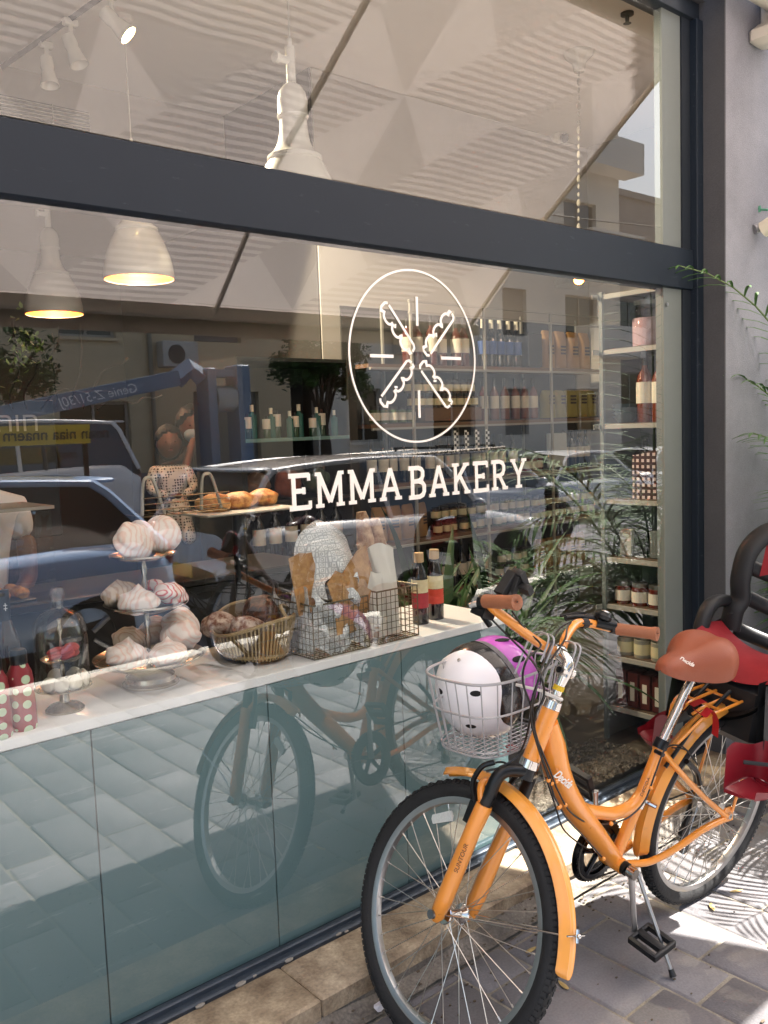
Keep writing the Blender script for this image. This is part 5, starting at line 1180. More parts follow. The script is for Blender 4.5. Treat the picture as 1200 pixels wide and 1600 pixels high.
# wheels
def wheel(c, f, u, l, label):
    R = .3252; c = Vector(c)
    def ring(rad_, w_, n=96): return [c+(f*math.cos(2*PI*k/n)+u*math.sin(2*PI*k/n))*rad_+l*w_ for k in range(n)]
    mb = MB(); n = 96; prof = [(.2825, -.0125), (.2765, -.0125), (.2655, -.0095), (.2635, 0), (.2655, .0095), (.2765, .0125), (.2825, .0125), (.279, 0)]
    for k in range(n):
        a = 2*PI*k/n; d = f*math.cos(a)+u*math.sin(a)
        mb.v += [tuple(c+d*r_+l*w_) for r_, w_ in prof]
    for k in range(n):
        for j in range(8): mb.f.append((k*8+j, ((k+1) % n)*8+j, ((k+1) % n)*8+(j+1) % 8, k*8+(j+1) % 8)); mb.mi.append(0)
    wh = part('wheel', mb, ALU, bike, 30, label=label)
    mb = MB(); prof = [(.279, -.011), (.287, -.018), (.300, -.0225), (.313, -.0195), (.3215, -.011), (.3235, 0), (.3215, .011), (.313, .0195), (.300, .0225), (.287, .018), (.279, .011)]; m_ = len(prof)
    for k in range(n):
        a = 2*PI*k/n; d = f*math.cos(a)+u*math.sin(a); mb.v += [tuple(c+d*r_+l*w_) for r_, w_ in prof]
    for k in range(n):
        for j in range(m_-1): mb.f.append((k*m_+j, ((k+1) % n)*m_+j, ((k+1) % n)*m_+j+1, k*m_+j+1)); mb.mi.append(0)
    part('tyre', mb, RUB, wh)
    mb = MB(); nk = 132
    for k in range(nk):
        a = 2*PI*k/nk; d = f*math.cos(a)+u*math.sin(a); tn = -f*math.sin(a)+u*math.cos(a)
        for (r_, w_, hh) in ((.3225, -.006 if k % 2 else .006, .0033), (.316, .0155, .0035), (.316, -.0155, .0035)):
            q = c+d*r_+l*w_; nd_ = (d if abs(w_) < .01 else (d*.62+l*(.78 if w_ > 0 else -.78)))
            sd_ = tn.cross(nd_).normalized()
            vs = [q+tn*(a_*.0052)+sd_*(b_*.0052)+nd_*h_ for h_ in (-.002, hh) for a_, b_ in ((-1, -1), (1, -1), (1, 1), (-1, 1))]
            mb.add(vs, [(3, 2, 1, 0), (4, 5, 6, 7), (0, 1, 5, 4), (1, 2, 6, 5), (2, 3, 7, 6), (3, 0, 4, 7)])
    part('tread', mb, RUB, wh, False, kind='stuff')
    mb = MB(); mb.tube([c-l*.036, c-l*.034, c-l*.030, c-l*.022, c+l*.022, c+l*.030, c+l*.034, c+l*.036], [.023, .025, .024, .011, .011, .024, .025, .023], 20); mb.tube([c-l*.07, c+l*.072], .0055, 10); mb.tube([c+l*.062, c+l*.072], .010, 12); mb.tube([c-l*.072, c-l*.062], .010, 12); part('hub', mb, CHR, wh)
    SPK = M('spoke_steel', 'c9c6c0', .3, 1., var=0)
    for k in range(36):
        side = 1 if k % 2 else -1; tw_ = (1 if (k//2) % 2 else -1)*.52
        a = 2*PI*k/36; d1 = f*math.cos(a+tw_)+u*math.sin(a+tw_); d2 = f*math.cos(a)+u*math.sin(a)
        mb = MB(); mb.tube([c+d1*.021+l*side*.031, c+d2*.2645+l*side*.002], .00115, 5, cap=False); mb.tube([c+d2*.252+l*side*.004, c+d2*.2645+l*side*.002], .0022, 6)
        part('spoke', mb, SPK, wh, True)
    return wh
RH = BP(0, .3252)
w1 = wheel(HUB, WF, WU, SL, None); w2 = wheel(RH, BF, BU, BL, None)
# reflector between front spokes
rc = raypl(692, 1277, HUB+SL*.012, SL); d = (raypl(717, 1273, HUB+SL*.012, SL)-rc).normalized(); e = d.cross(SL).normalized()
mb = MB(); mb.prism([(-.033, -.010), (.030, -.013), (.034, 0), (.030, .013), (-.033, .013), (-.037, 0)], lambda a, b2, t_: rc+d*a+e*b2+SL*t_, -.004, .004); part('spoke_reflector', mb, M('reflector', 'c9cdc9', .2, var=.2, scale=200, coat=.6), w1, False)
# fenders
def fender(nm, c, f, u, l, a0, a1, R=.356, wd=.033, mat=ORA2):
    mb = MB()
    def fn(s_, v_):
        a = a0+(a1-a0)*s_; x = (v_-.5)*2; d = f*math.cos(a)+u*math.sin(a)
        endk = min(1, min(s_, 1-s_)*50)**.5
        ww = wd*(.35+.65*endk)
        return c+d*(R-.019*abs(x)**2.0+.003*math.exp(-((abs(x)-.42)/.09)**2))+l*x*ww
    mb.grid(fn, 90, 20); vs = list(mb.v); o_ = len(vs)
    mb.grid(lambda s_, v_: Vector(fn(s_, 1-v_))-(Vector(fn(s_, 1-v_))-c).normalized()*.0022, 90, 20)
    return part(nm, mb, mat, bike)
fender('front_fender', HUB, WF, WU, SL, rad(80), rad(193), wd=.0275); fender('rear_fender', RH, BF, BU, BL, rad(-9), rad(160), wd=.030)
mb = MB()
for s in (-1, 1):
    a = rad(178); q = HUB+(WF*math.cos(a)+WU*math.sin(a))*.336+SL*s*.03
    mb.tube(bez([HUB+SL*s*.062, HUB.lerp(q, .5)+SL*s*.012, q], 6), .0022, 6)
a = rad(178); q = HUB+(WF*math.cos(a)+WU*math.sin(a))*.362
mb.tube([q+SL*s_*.034 for s_ in (-1, -.5, 0, .5, 1)], .0022, 6); mb.tube([q-WU*.014+(-WF)*.004, q+WU*.014+(-WF)*.004], .0045, 8); mb.ball(q-WF*.008, .006, 8, 6); part('fender_stay', mb, CHR, bike)
# fork
hb = (HUB-HT).dot(KA)
mb = MB(); mb.tube(bez([SP(.030, -.255, .064), SP(.028, -.205, .064), SP(.018, -.178, .048), SP(.0, -.168, 0), SP(.018, -.178, -.048), SP(.028, -.205, -.064), SP(.030, -.255, -.064)], 8), .0165, 16); mb.tube([SP(0, -.155), SP(.0, -.185)], .022, 14); part('fork_crown', mb, BLM, bike)
for s in (-1, 1):
    mb = MB(); mb.tube([SP(.030, -.25, s*.064), SP(.034, -.30, s*.064)], .0145, 16); part('stanchion', mb, BLP, bike)
    mb = MB(); P = [SP(.034, -.278, s*.064), SP(.034, -.285, s*.064), SP(.040, hb*.6, s*.063), SP(.046, hb+.05, s*.062), SP(.050, hb+.0, s*.060), SP(.052, hb-.016, s*.058)]
    mb.tube(P, [.0205, .0215, .0205, .0215, .019, .010], 18); part('fork_leg', mb, ORA, bike)
mb = MB(); mb.tube(bez([SP(.03, -.30, .062), SP(.075, -.245, .05), SP(.085, -.235, 0), SP(.075, -.245, -.05), SP(.03, -.30, -.062)], 6), .010, 10); part('fork_arch', mb, ORA, bike)
mb = MB(); mb.tube([HUB+SL*.058, HUB+SL*.085], .011, 14); mb.tube([HUB-SL*.058, HUB-SL*.08], .010, 14); part('axle_nut', mb, M('nut_steel', '8c8c90', .3, 1.), bike)
mb = MB(); mb.tube(bez([SP(.06, -.30, .05), SP(.085, -.25, .07), SP(.075, -.20, .075), SP(.055, -.175, .06)], 6), .007, 8); mb.box(-.012, .012, -.007, .007, -.028, .028, Matrix(((SF.x, SL.x, KA.x), (SF.y, SL.y, KA.y), (SF.z, SL.z, KA.z)))); 
k8 = len(mb.v)
for i in range(k8-8, k8): mb.v[i] = tuple(Vector(mb.v[i])+SP(.07, -.315, .055))
mb.tube(bez([SP(.06, -.30, -.05), SP(.085, -.25, -.07), SP(.075, -.20, -.075)], 6), .007, 8); mb.tube(bez([SP(.075, -.20, .075), SP(.07, -.178, .02), SP(.07, -.185, -.03), SP(.075, -.2, -.075)], 6), .0028, 6); part('front_brake', mb, BLM, bike)
put_text('fork_print', 'SUNTOUR', .016, bike, SP(.026, hb*.72, .0848), KA*1, SL-SF*.3, M('print_brown', '6b3d18', .5, var=0))
# stem and bars
mb = MB(); mb.tube([SP(0, .02), SP(0, .06), SP(-.002, .10)], [.0125, .0135, .018], 16); mb.tube(bez([SP(-.002, .085), SP(.0, .115), SP(.02, .128), SP(.046, .132)], 6), [.017]*18+[.016], 14, cap=True)
part('stem', mb, CHR, bike)
mb = MB(); mb.tube([SP(.048, .132, -.022), SP(.048, .132, .022)], .021, 18); mb.tube([SP(-.002, .098, -.024), SP(-.002, .098, .026)], .0145, 16); part('stem_clamp', mb, CHR, bike)
mb = MB(); mb.tube([SP(-.002, .098, .026), SP(-.002, .098, .030)], .008, 12); part('stem_bolt', mb, BLM, bike)
mb = MB(); mb.tube([SP(0, .047), SP(0, .060)], .0142, 16); part('yellow_sticker', mb, M('sticker_yellow', 'd6b01c', .5, var=.2, scale=60), bike)
lefts = [SP(.048, .132, 0), SP(.042, .135, .04), SP(.040, .142, .09), SP(.038, .155, .16), SP(.045, .170, .22), SP(.07, .186, .262), SP(.05, .2, .275), SP(-.005, .217, .2805)]
rights = [SP(.048, .132, 0), SP(.058, .143, -.035), SP(.085, .170, -.07), SP(.112, .208, -.125), SP(.118, .222, -.17), SP(.095, .232, -.225), SP(.075, .237, -.255), SP(-.025, .264, -.2795)]
mb = MB(); mb.tube(bez(list(reversed(lefts)), 8)[:-1]+bez(rights, 8), .0118, 14); part('handlebar', mb, ORA, bike)
def grip(a, b2):
    a, b2 = Vector(a), Vector(b2); P = [a.lerp(b2, i/12) for i in range(13)]; mb = MB(); mb.tube([a]+P+[b2], [.012]+[.0165, .0168]+[.0162]*8+[.0165, .0185, .0185]+[.006], 18); g = part('grip', mb, BRN, bike)
    mb = MB(); mb.tube([b2, b2+(b2-a).normalized()*.0012], .003, 10); part('grip_hole', mb, BLP, g)
grip(SP(.085, .192, .272), SP(-.013, .2185, .2815)); grip(SP(.072, .2385, -.256), SP(-.032, .2655, -.281))
# levers, shifters, bell, phone mount
mb = MB(); mb.tube([SP(.085, .190, .262), SP(.105, .185, .262)], .019, 12); mb.box(-.012, .03, -.02, .02, -.012, .012, Matrix(((SF.x, SL.x, KA.x), (SF.y, SL.y, KA.y), (SF.z, SL.z, KA.z))))
for i in range(len(mb.v)-8, len(mb.v)): mb.v[i] = tuple(Vector(mb.v[i])+SP(.09, .165, .25))
mb.tube(bez([SP(.10, .18, .262), SP(.12, .175, .258), SP(.10, .15, .23), SP(.095, .14, .215)], 5), .008, 8); part('shifter', mb, BLM, bike)
mb = MB(); mb.tube(bez([spx(766, 939, .275), spx(752, 942, .27), spx(735, 946, .268)], 5), [.007, .0085, .0085, .0075, .007, .006, .007, .008, .008, .007, .006], 10); part('brake_lever', mb, M('lever_alu', 'e6e4e0', .3, .6, var=.03), bike)
mb = MB(); mb.tube(bez([spx(948, 975, -.235), spx(925, 967, -.2), spx(905, 964, -.17), spx(884, 966, -.13)], 5), [.012]*8+[.008]*8, 10); mb.tube(bez([spx(935, 965, -.25), spx(905, 958, -.24), spx(875, 962, -.22)], 5), .005, 8); part('brake_lever', mb, BLM, bike)
mb = MB(); mb.lathe([(0, 0), (.022, .002), (.024, .012), (.018, .02), (0, .023)], spx(941, 968, -.215), 20, KA.to_track_quat('Z', 'Y').to_matrix()); mb.tube([spx(930, 972, -.2), spx(960, 978, -.25)], .0165, 14); part('bell', mb, BLM, bike)
mb = MB(); mb.lathe([(0, .02), (.010, .0215), (.012, .018)], spx(943, 966, -.215), 14, KA.to_track_quat('Z', 'Y').to_matrix()); part('bell_cap', mb, CHR, bike)
mb = MB()
pm = spx(803, 915, .25)
def rbx(c, ax, ay, az, hx, hy, hz, mb):
    R = Matrix((ax, ay, az)).transposed(); o = len(mb.v); mb.box(-hx, hx, -hy, hy, -hz, hz, bev=.002)
    for i in range(o, len(mb.v)): mb.v[i] = tuple(R @ Vector(mb.v[i])+c)
rbx(pm, SL, SF, KA, .008, .012, .03, mb)
rbx(spx(792, 912, .26), (SL*.9+KA*.3).normalized(), SF, (KA*.9-SL*.3).normalized(), .011, .014, .032, mb)
rbx(spx(812, 903, .24), (SL*.6-KA*.8).normalized(), SF, (KA*.6+SL*.8).normalized(), .009, .018, .022, mb)
rbx(spx(822, 921, .235), (SL*.6-KA*.8).normalized(), SF, (KA*.6+SL*.8).normalized(), .009, .016, .012, mb)
mb.tube([spx(800, 925, .25), spx(792, 945, .262)], .008, 8); mb.tube([spx(788, 905, .26), spx(781, 898, .265)], .0025, 6); part('phone_holder', mb, BLP, bike)
mb = MB(); mb.tube([spx(899, 962, -.15), spx(913, 977, -.16)], .0005, 4); 
for a, b2 in ((.112, .118),):
    mb.tube([SP(.1185, .218, -.158), SP(.1165, .2235, -.178)], .0138, 12); mb.tube([SP(.083, .2355, -.243), SP(.075, .2375, -.256)], .0150, 12)
part('bar_strap', mb, BLP, bike)
# cables
CB = M('cable_black', '0f0f10', .4)
def cable(pts, r=.0026): mb = MB(); mb.tube(bez(pts, 8), r, 6); part('cable', mb, CB, bike)
cable([spx(750, 949, .25), spx(790, 990, .2), spx(822, 1022, .12), bpx(842, 1050, .13), bpx(850, 1085, .11), bpx(836, 1120, .09), bpx(838, 1150, .055), bpx(858, 1200, .042), bpx(869, 1230, .034)])
cable([spx(800, 955, .24), spx(822, 985, .16), spx(845, 1008, .12), bpx(824, 1030, .14), bpx(817, 1065, .12), bpx(832, 1110, .10), bpx(834, 1135, .07), bpx(846, 1180, .042), bpx(862, 1222, .034)])
cable([spx(925, 975, -.18), spx(890, 975, -.1), spx(882, 1000, -.02), bpx(850, 1048, .12), bpx(832, 1090, .12), bpx(830, 1125, .08), bpx(842, 1172, .045), bpx(858, 1218, .036), bpx(866, 1245, .034)])
cable([spx(900, 968, -.15), spx(872, 985, -.06), bpx(848, 1040, .12), bpx(838, 1075, .12), spx(818, 1165, .05), spx(790, 1195, .06), spx(760, 1205, .075)])
cable([bpx(869, 1230, .034), bpx(888, 1265, .036), bpx(910, 1282, .03), bpx(930, 1288, .02), bpx(958, 1286, -.01)], .0024)
cable([bpx(866, 1245, .034), bpx(885, 1278, .034), bpx(910, 1305, .034), bpx(935, 1333, .03), bpx(944, 1343, .03)], .0024)
cable([bpx(853, 1215, .02), bpx(868, 1260, .018), bpx(880, 1295, .016), bpx(905, 1318, .01), bpx(925, 1330, -.02)], .0024)
cable([bpx(958, 1287, .022), bpx(985, 1275, .03), bpx(1008, 1250, .034), bpx(1025, 1205, .034), bpx(1040, 1170, .034), bpx(1062, 1165, .034), bpx(1078, 1178, .03), bpx(1090, 1195, .02)], .0026)
mb = MB()
for (x, y) in ((862, 1224), (869, 1221), (875, 1260), (883, 1258), (943, 1342), (857, 1219), (873, 1262), (1017, 1231), (955, 1287)): mb.ball(bpx(x, y, .035), .0062, 8, 6)
part('cable_stop', mb, ORA, bike)
put_text('frame_logo', 'Decida', .030, bike, bpx(880, 1218, .0372), bpx(894, 1231, .037)-bpx(865, 1207, .037), BL+BF*.28, M('logo_white', 'f6efe4', .5, var=0), shear=.35, font_off=.0007)
put_text('seat_tube_print', 'DECIDA', .016, bike, bpx(1008, 1230, .0185), BU*.86-BF*.42, BL+BF*.2, M('print_brown', '6b3d18', .5, var=0), shear=.2)
# cranks, rings, pedals, chain
def crank(s, end, nm='crank', mat=ALU):
    a = BP(.4544, .2925, s*.062); mb = MB(); mb.tube([a, a.lerp(end, .15), a.lerp(end, .9), end], [.015, .011, .009, .012], 10, flat=.7); part(nm, mb, mat, bike)
eL = BP(.437, .118, .088); crank(1, eL); eR = BP(.458, .466, -.088); crank(-1, eR)
mb = MB(); mb.tube([BP(.4544, .2925, .055), BP(.4544, .2925, .078)], .0165, 16); part('crank_boss', mb, CHR, bike)
def pedal(c, tilt, nm='pedal'):
    mb = MB(); X = (BF*math.cos(tilt)+BU*math.sin(tilt)); Y = BL; Z = X.cross(Y)*-1
    o = c
    def bxp(x0, x1, y0, y1, hz=.011):
        k0 = len(mb.v); mb.box(x0, x1, y0, y1, -hz, hz, bev=.003)
        for i in range(k0, len(mb.v)): v_ = mb.v[i]; mb.v[i] = tuple(o+X*v_[0]+Y*v_[1]+Z*v_[2])
    s = 1 if (c-BO).dot(BL) > 0 else -1
    for x in (-.042, 0, .036): bxp(x-.005 if x else -.011, x+.009 if x else .011, min(0, s*.092), max(0, s*.092))
    for y in (.004, .088): bxp(-.045, .045, s*y-.005, s*y+.005)
    for x in (-.044, -.022, .0, .022, .044):
        pass
    p = part(nm, mb, BLP, bike)
    mb = MB(); mb.tube([o, o+Y*s*.07], .006, 8); part('pedal_axle', mb, BLM, p)
    mb = MB(); k0 = len(mb.v)
    for sx_ in (-.046,): mb.box(sx_-.0015, sx_+.0015, s*.02 if s > 0 else -.07, s*.07 if s > 0 else -.02, -.007, .007)
    for i in range(k0, len(mb.v)): v_ = mb.v[i]; mb.v[i] = tuple(o+X*v_[0]+Y*v_[1]+Z*v_[2])
    part('pedal_reflector', mb, M('reflector_amber', 'c47a14', .25, coat=.5), p, False)
pedal(eL+BL*.012, -.15); pedal(eR-BL*.012, 1.15)
mb = MB()
for R_, w_ in ((.092, -.052), (.078, -.058)):
    nT = 44; pts = []
    c0 = BP(.4544, .2925, w_)
    o = len(mb.v)
    for k in range(nT*2):
        a = PI*k/nT; rr = R_+(.004 if k % 2 else -.002); d = BF*math.cos(a)+BU*math.sin(a)
        mb.v += [tuple(c0+d*rr-BL*.0015), tuple(c0+d*rr+BL*.0015), tuple(c0+d*(R_-.02)+BL*.0015), tuple(c0+d*(R_-.02)-BL*.0015)]
    n2 = nT*2
    for k in range(n2):
        j = (k+1) % n2
        for q in range(4): mb.f.append((o+k*4+q, o+j*4+q, o+j*4+(q+1) % 4, o+k*4+(q+1) % 4)); mb.mi.append(0)
for k in range(5):
    a = 2*PI*k/5+.3; mb.tube([BP(.4544, .2925, -.055), BP(.4544+.075*math.cos(a), .2925+.075*math.sin(a), -.055)], .008, 8)
part('chainring', mb, M('ring_black', '1c1d20', .25, .7, var=.1), bike, False)
mb = MB(); mb.lathe([(.101, .0), (.095, .006), (.06, .006)], BP(.4544, .2925, -.064), 44, Matrix((BF, BU, -BL)).transposed()); part('chain_guard', mb, BLM, bike)
mb = MB()
for R_, w_ in ((.048, -.03), (.040, -.035), (.032, -.04)): mb.tube([BP(0, .3252, w_), BP(0, .3252, w_-.003)], R_, 30)
part('cassette', mb, M('cassette_steel', '8d887e', .35, .9, var=.2), w2, False)
def chainpath():
    P = []
    c1, c2 = (.4544, .2925), (0, .3252)
    for k in range(13): a = -PI/2+PI*k/12; P.append(BP(c1[0]+.088*math.cos(a), c1[1]+.088*math.sin(a), -.052))
    for k in range(9): a = PI/2+PI*k/8; P.append(BP(c2[0]+.045*math.cos(a), c2[1]+.045*math.sin(a), -.035))
    P += [BP(.05, .22, -.045), BP(.03, .17, -.045), BP(.07, .165, -.045)]
    return P
mb = MB(); P = chainpath(); Q = []
for i in range(len(P)):
    a, b2 = P[i], P[(i+1) % len(P)]; n = max(1, int((b2-a).length/.0127))
    Q += [a.lerp(b2, k/n) for k in range(n)]
mb.tube(Q, [.0038 if i % 2 else .0026 for i in range(len(Q))], 6, closed=True, flat=.9); part('chain', mb, M('chain_steel', '3a3733', .35, .9), bike)
mb = MB(); mb.tube([BP(.0, .30, -.06), BP(.05, .225, -.05), BP(.045, .17, -.048)], .010, 8); mb.tube([BP(.05, .222, -.052), BP(.05, .222, -.038)], .02, 14); mb.tube([BP(.04, .165, -.052), BP(.04, .165, -.038)], .02, 14); part('derailleur', mb, BLM, bike)
mb = MB(); cc = BP(.13, .55, .0)
mb.tube(bez([bpx(1073, 1190, .03), bpx(1088, 1205, .03), bpx(1093, 1225, .03)], 4), .008, 8); mb.tube(bez([bpx(1075, 1190, -.03), bpx(1085, 1208, -.03), bpx(1088, 1222, -.03)], 4), .008, 8); mb.tube(bez([bpx(1050, 1168, .03), bpx(1072, 1172, .03), bpx(1084, 1187, .03)], 5), .0022, 6)
part('rear_brake', mb, BLM, bike)
# kickstand
kf = at(1052, 1526, 2, .006)
mb = MB(); a = BP(.40, .262, .045); mb.tube([a, a.lerp(kf, .08), a.lerp(kf, .95)], [.009, .006, .0055], 10); mb.tube([BP(.42, .27, .01), a], .010, 10); part('kickstand', mb, ALU, bike)
mb = MB(); mb.tube([a.lerp(kf, .93), a.lerp(kf, .97), kf], [.0075, .009, .010], 10); part('kickstand_foot', mb, BLP, bike)
# rear rack
mb = MB()
for w_ in (-.065, -.022, .022, .065): mb.tube(bez([BP(.20, .690, w_*.8), BP(.14, .705, w_), BP(-.05, .712, w_), BP(-.30, .712, w_)], 5), .0048, 8)
for u_ in (.14, .04, -.06, -.18): mb.tube([BP(u_, .705, -.065), BP(u_, .708, .065)], .0045, 8)
mb.tube([BP(.27, .60, .016), BP(.20, .692, .052)], .005, 8); mb.tube([BP(.27, .60, -.016), BP(.20, .692, -.052)], .005, 8)
for s in (-1, 1): mb.tube([BP(-.01, .34, s*.068), BP(-.05, .50, s*.068), BP(-.08, .706, s*.066)], .0048, 8)
part('rear_rack', mb, ORA, bike)
# basket
ZC = Vector((0, 0, 1)); BA = Vector((-1, -.06, 0)).normalized(); BB = Vector((-.06, 1, 0)).normalized(); BC = spx(770, 1040, .03)
def bkt(a, h):    # h 0 bottom .. 1 rim
    ca, sa = math.cos(a), math.sin(a); q = (abs(ca)**3.2+abs(sa)**3.2)**(-1/3.2); k = .80+.20*h
    return BC+BA*(ca*q*.177*k)+BB*(sa*q*.128*k)+Vector((.00, -.0, (h-1)*.195))
GW = M('grey_wire', 'a9a8aa', .35, .3, var=.1)
mb = MB(); mb.tube([bkt(2*PI*k/60, 1) for k in range(60)], .0038, 8, closed=True); mb.tube([bkt(2*PI*k/60, .55) for k in range(60)], .0030, 6, closed=True)
mb.tube([bkt(2*PI*k/60, .0) for k in range(60)], .0028, 6, closed=True); mb.tube([bkt(2*PI*k/60, .06) for k in range(60)], .0022, 6, closed=True)
basket = part('basket', mb, GW, bike)
for k in range(26):
    a = 2*PI*k/26+.06; mb = MB(); mb.tube([bkt(a, 1), bkt(a, .55), bkt(a, .1), bkt(a, 0)], .0018, 6); part('basket_wire', mb, GW, basket)
mb = MB()
for k in range(-5, 6):
    y = k*.0185; xx = .132*(1-(abs(y)/.102)**3.2)**(1/3.2) if abs(y) < .1019 else 0; mb.tube([BC+BA*-xx+BB*y+ZC*-.195, BC+BA*xx+BB*y+ZC*-.195], .0016, 5)
for k in range(-6, 7):
    x = k*.0205; yy = .100*(1-(abs(x)/.133)**3.2)**(1/3.2) if abs(x) < .1329 else 0; mb.tube([BC+BA*x+BB*-yy+ZC*-.198, BC+BA*x+BB*yy+ZC*-.198], .0016, 5)
part('basket_floor', mb, GW, basket)
for s, px, py in ((1, 838, 1010), (-1, 873, 1022)):
    mb = MB(); w_ = .05 if s > 0 else -.045
    for dw in (0, .022*s):
        mb.tube(bez([SP(.085, .045, w_+dw), SP(.082, .14, w_+dw), SP(.06, .165, w_+dw), SP(.028, .16, w_+dw), SP(.025, .10, w_+dw)], 5), .0026, 6)
    part('basket_hook', mb, GW, basket)
mb = MB(); mb.tube(bez([SP(.018, .03, .03), SP(.0, .03, .018), SP(-.018, .03, 0), SP(0, .03, -.018), SP(.03, .03, -.02)], 5), .005, 6); mb.tube([SP(.02, .032, .02), SP(.08, .02, .06)], .004, 6); part('basket_strap', mb, M('strap_clear', 'cfcac2', .4), basket)
mb = MB(); mb.ball(BC+BA*.0+BB*-.05+ZC*-.206, .012, 8, 6, (1, 1, .6)); mb.box(BC.x-.02, BC.x+.012, BC.y-.07, BC.y-.06, BC.z-.213, BC.z-.20); part('red_tag', mb, M('red_tag', 'a01d22', .6, var=.1), basket)
# ---- helmets in the basket
HW = M('helmet_white', 'f2f0f4', .3, var=.03, coat=.4); HB = M('helmet_black', '131318', .25, var=.1, coat=.5); HP = M('helmet_purple', 'b34fb5', .28, var=.1, coat=.6); FOAM = M('helmet_foam', '6d6a6e', .9, var=.35, scale=90, bump=.6, bscale=140)
hc = spx(751, 1077, -.045)
# dome axis towards the left, down and the camera
DX = Vector((-.90, .10, -.38)).normalized(); DY = DX.cross(Vector((0, 0, 1))).normalized(); DZ = DX.cross(DY).normalized()*-1
if DZ.z < 0: DZ = -DZ
def hshell(c, ax, ay, az, R, th0, th1, wav, n=48, m=20):
    def fn(u_, v_):
        a = 2*PI*u_; t_ = (th0+(th1+wav(a)-th0)*v_)
        d = ax*math.cos(t_)*1.0+(ay*math.cos(a)*.98+az*math.sin(a)*1.12)*math.sin(t_)
        return c+d*R
    mb = MB(); mb.grid(fn, n, m, True); return mb
t = thing('helmet', 'white bicycle helmet with black band lying in the wire basket', 'helmet', hc)
part('white_shell', hshell(hc, DX, DY, DZ, .124, .001, rad(84), lambda a: .20*math.sin(3*a+1.1)+.06*math.sin(5*a)), HW, t)
part('black_shell', hshell(hc, DX, DY, DZ, .1205, .02, rad(122), lambda a: .0), HB, t)
mb = hshell(hc, DX, DY, DZ, .1215, rad(113), rad(124), lambda a: 0); part('foam_rim', mb, FOAM, t)
mb = hshell(hc, DX, DY, DZ, .112, .02, rad(124), lambda a: 0); part('foam_liner', mb, FOAM, t)
mb = MB()
for a, th in ((3.6, .55), (4.3, .95), (5.1, .62), (2.6, .95), (1.2, .5), (.3, .8), (5.6, 1.2)):
    mb = MB(); d = DX*math.cos(th)+(DY*math.cos(a)*.98+DZ*math.sin(a)*1.12)*math.sin(th); mb.lathe([(0, .002), (.010, .0015), (.0115, 0)], hc+d*.1235, 16, d.to_track_quat('Z', 'Y').to_matrix() @ Matrix.Diagonal((1.3, .7, 1))); part('vent_hole', mb, M('vent_black', '08080a', .8, var=0), t)
mb = MB()
for a, th in ((1.75, 1.22), (5.3, 1.32), (0.4, 1.2)):
    d = DX*math.cos(th)+(DY*math.cos(a)*.98+DZ*math.sin(a)*1.12)*math.sin(th); mb.lathe([(0, .003), (.004, .0025), (.0055, 0)], hc+d*.1245, 12, d.to_track_quat('Z', 'Y').to_matrix())
part('rivet', mb, CHR, t)
h2 = hc+BA*-.074+BB*-.006+ZC*.020
EX = Vector((.72, -.30, .62)).normalized(); EY = EX.cross(Vector((0, 0, 1))).normalized(); EZ = EX.cross(EY)*-1
if EZ.z < 0: EZ = -EZ
t = thing('helmet', 'purple and pink child helmet tucked behind the white helmet in the basket', 'helmet', h2)
part('purple_shell', hshell(h2, EX, EY, EZ, .108, .001, rad(86), lambda a: .0), HP, t)
part('foam_rim', hshell(h2, EX, EY, EZ, .106, rad(80), rad(102), lambda a: 0), FOAM, t)
mb = MB()
for a, th in ((1.2, .9), (2.2, .9), (5.0, .8), (.4, 1.0)):
    d = EX*math.cos(th)+(EY*math.cos(a)*.98+EZ*math.sin(a)*1.12)*math.sin(th); mb.lathe([(0, .002), (.012, .0015), (.014, 0)], h2+d*.1078, 14, d.to_track_quat('Z', 'Y').to_matrix() @ Matrix.Diagonal((1.6, .7, 1)))
part('vent_hole', mb, MATS['vent_black'], t)
# ---- child seat on the rack
CSB = M('seat_black', '17181a', .5, var=.1, bump=.1); CSR = M('cushion_red', '8f1620', .7, var=.12, scale=20, bump=.3, bscale=60); CSM = M('footrest_red', '7c1420', .4, var=.08)
cs = thing('child_bicycle_seat', 'black child bicycle seat with red cushions fixed behind the brown saddle', 'child seat', BP(-.16, .72))
def slab(poly, fn, t0, t1, mb=None): mb = mb or MB(); mb.prism(poly, fn, t0, t1); return mb
# backrest frame: loops of thick tube around openings
def BR(w_, v_, d_=0.): v_ = .82+(v_-.82)*.80; return BP(-.255-.10*(v_-.85)+d_+.08*(abs(w_)/.17)**2, v_, w_*.80)
out_ = [(-.165, .84), (-.165, .92), (-.155, .97), (-.165, 1.05), (-.16, 1.16), (-.125, 1.235), (-.06, 1.265), (0, 1.27), (.06, 1.265), (.125, 1.235), (.16, 1.16), (.165, 1.05), (.155, .97), (.165, .92), (.165, .84)]
mb = MB(); mb.tube(bez([BR(a, b2) for a, b2 in out_], 5), .036, 14, flat=.5, up=tuple(BL))
for v_, wd in ((1.10, .15), (.975, .14), (.84, .15)): mb.tube(bez([BR(-wd, v_), BR(-.08, v_-.03, -.01), BR(0, v_-.045, -.015), BR(.08, v_-.03, -.01), BR(wd, v_)], 5), .024, 12, flat=.6)
mb.tube(bez([BR(0, 1.03, -.015), BR(0, .95, -.02), BR(0, .84, -.02)], 4), .03, 10)
part('backrest', mb, CSB, cs)
mb = MB(); mb.grid(lambda a, b2: BR(-.105+.21*a, 1.10+.12*b2-.03*(2*a-1)**2*(1-b2), .022+.018*math.sin(PI*a)*math.sin(PI*b2)), 16, 10); part('head_cushion', mb, CSR, cs)
mb = MB(); 
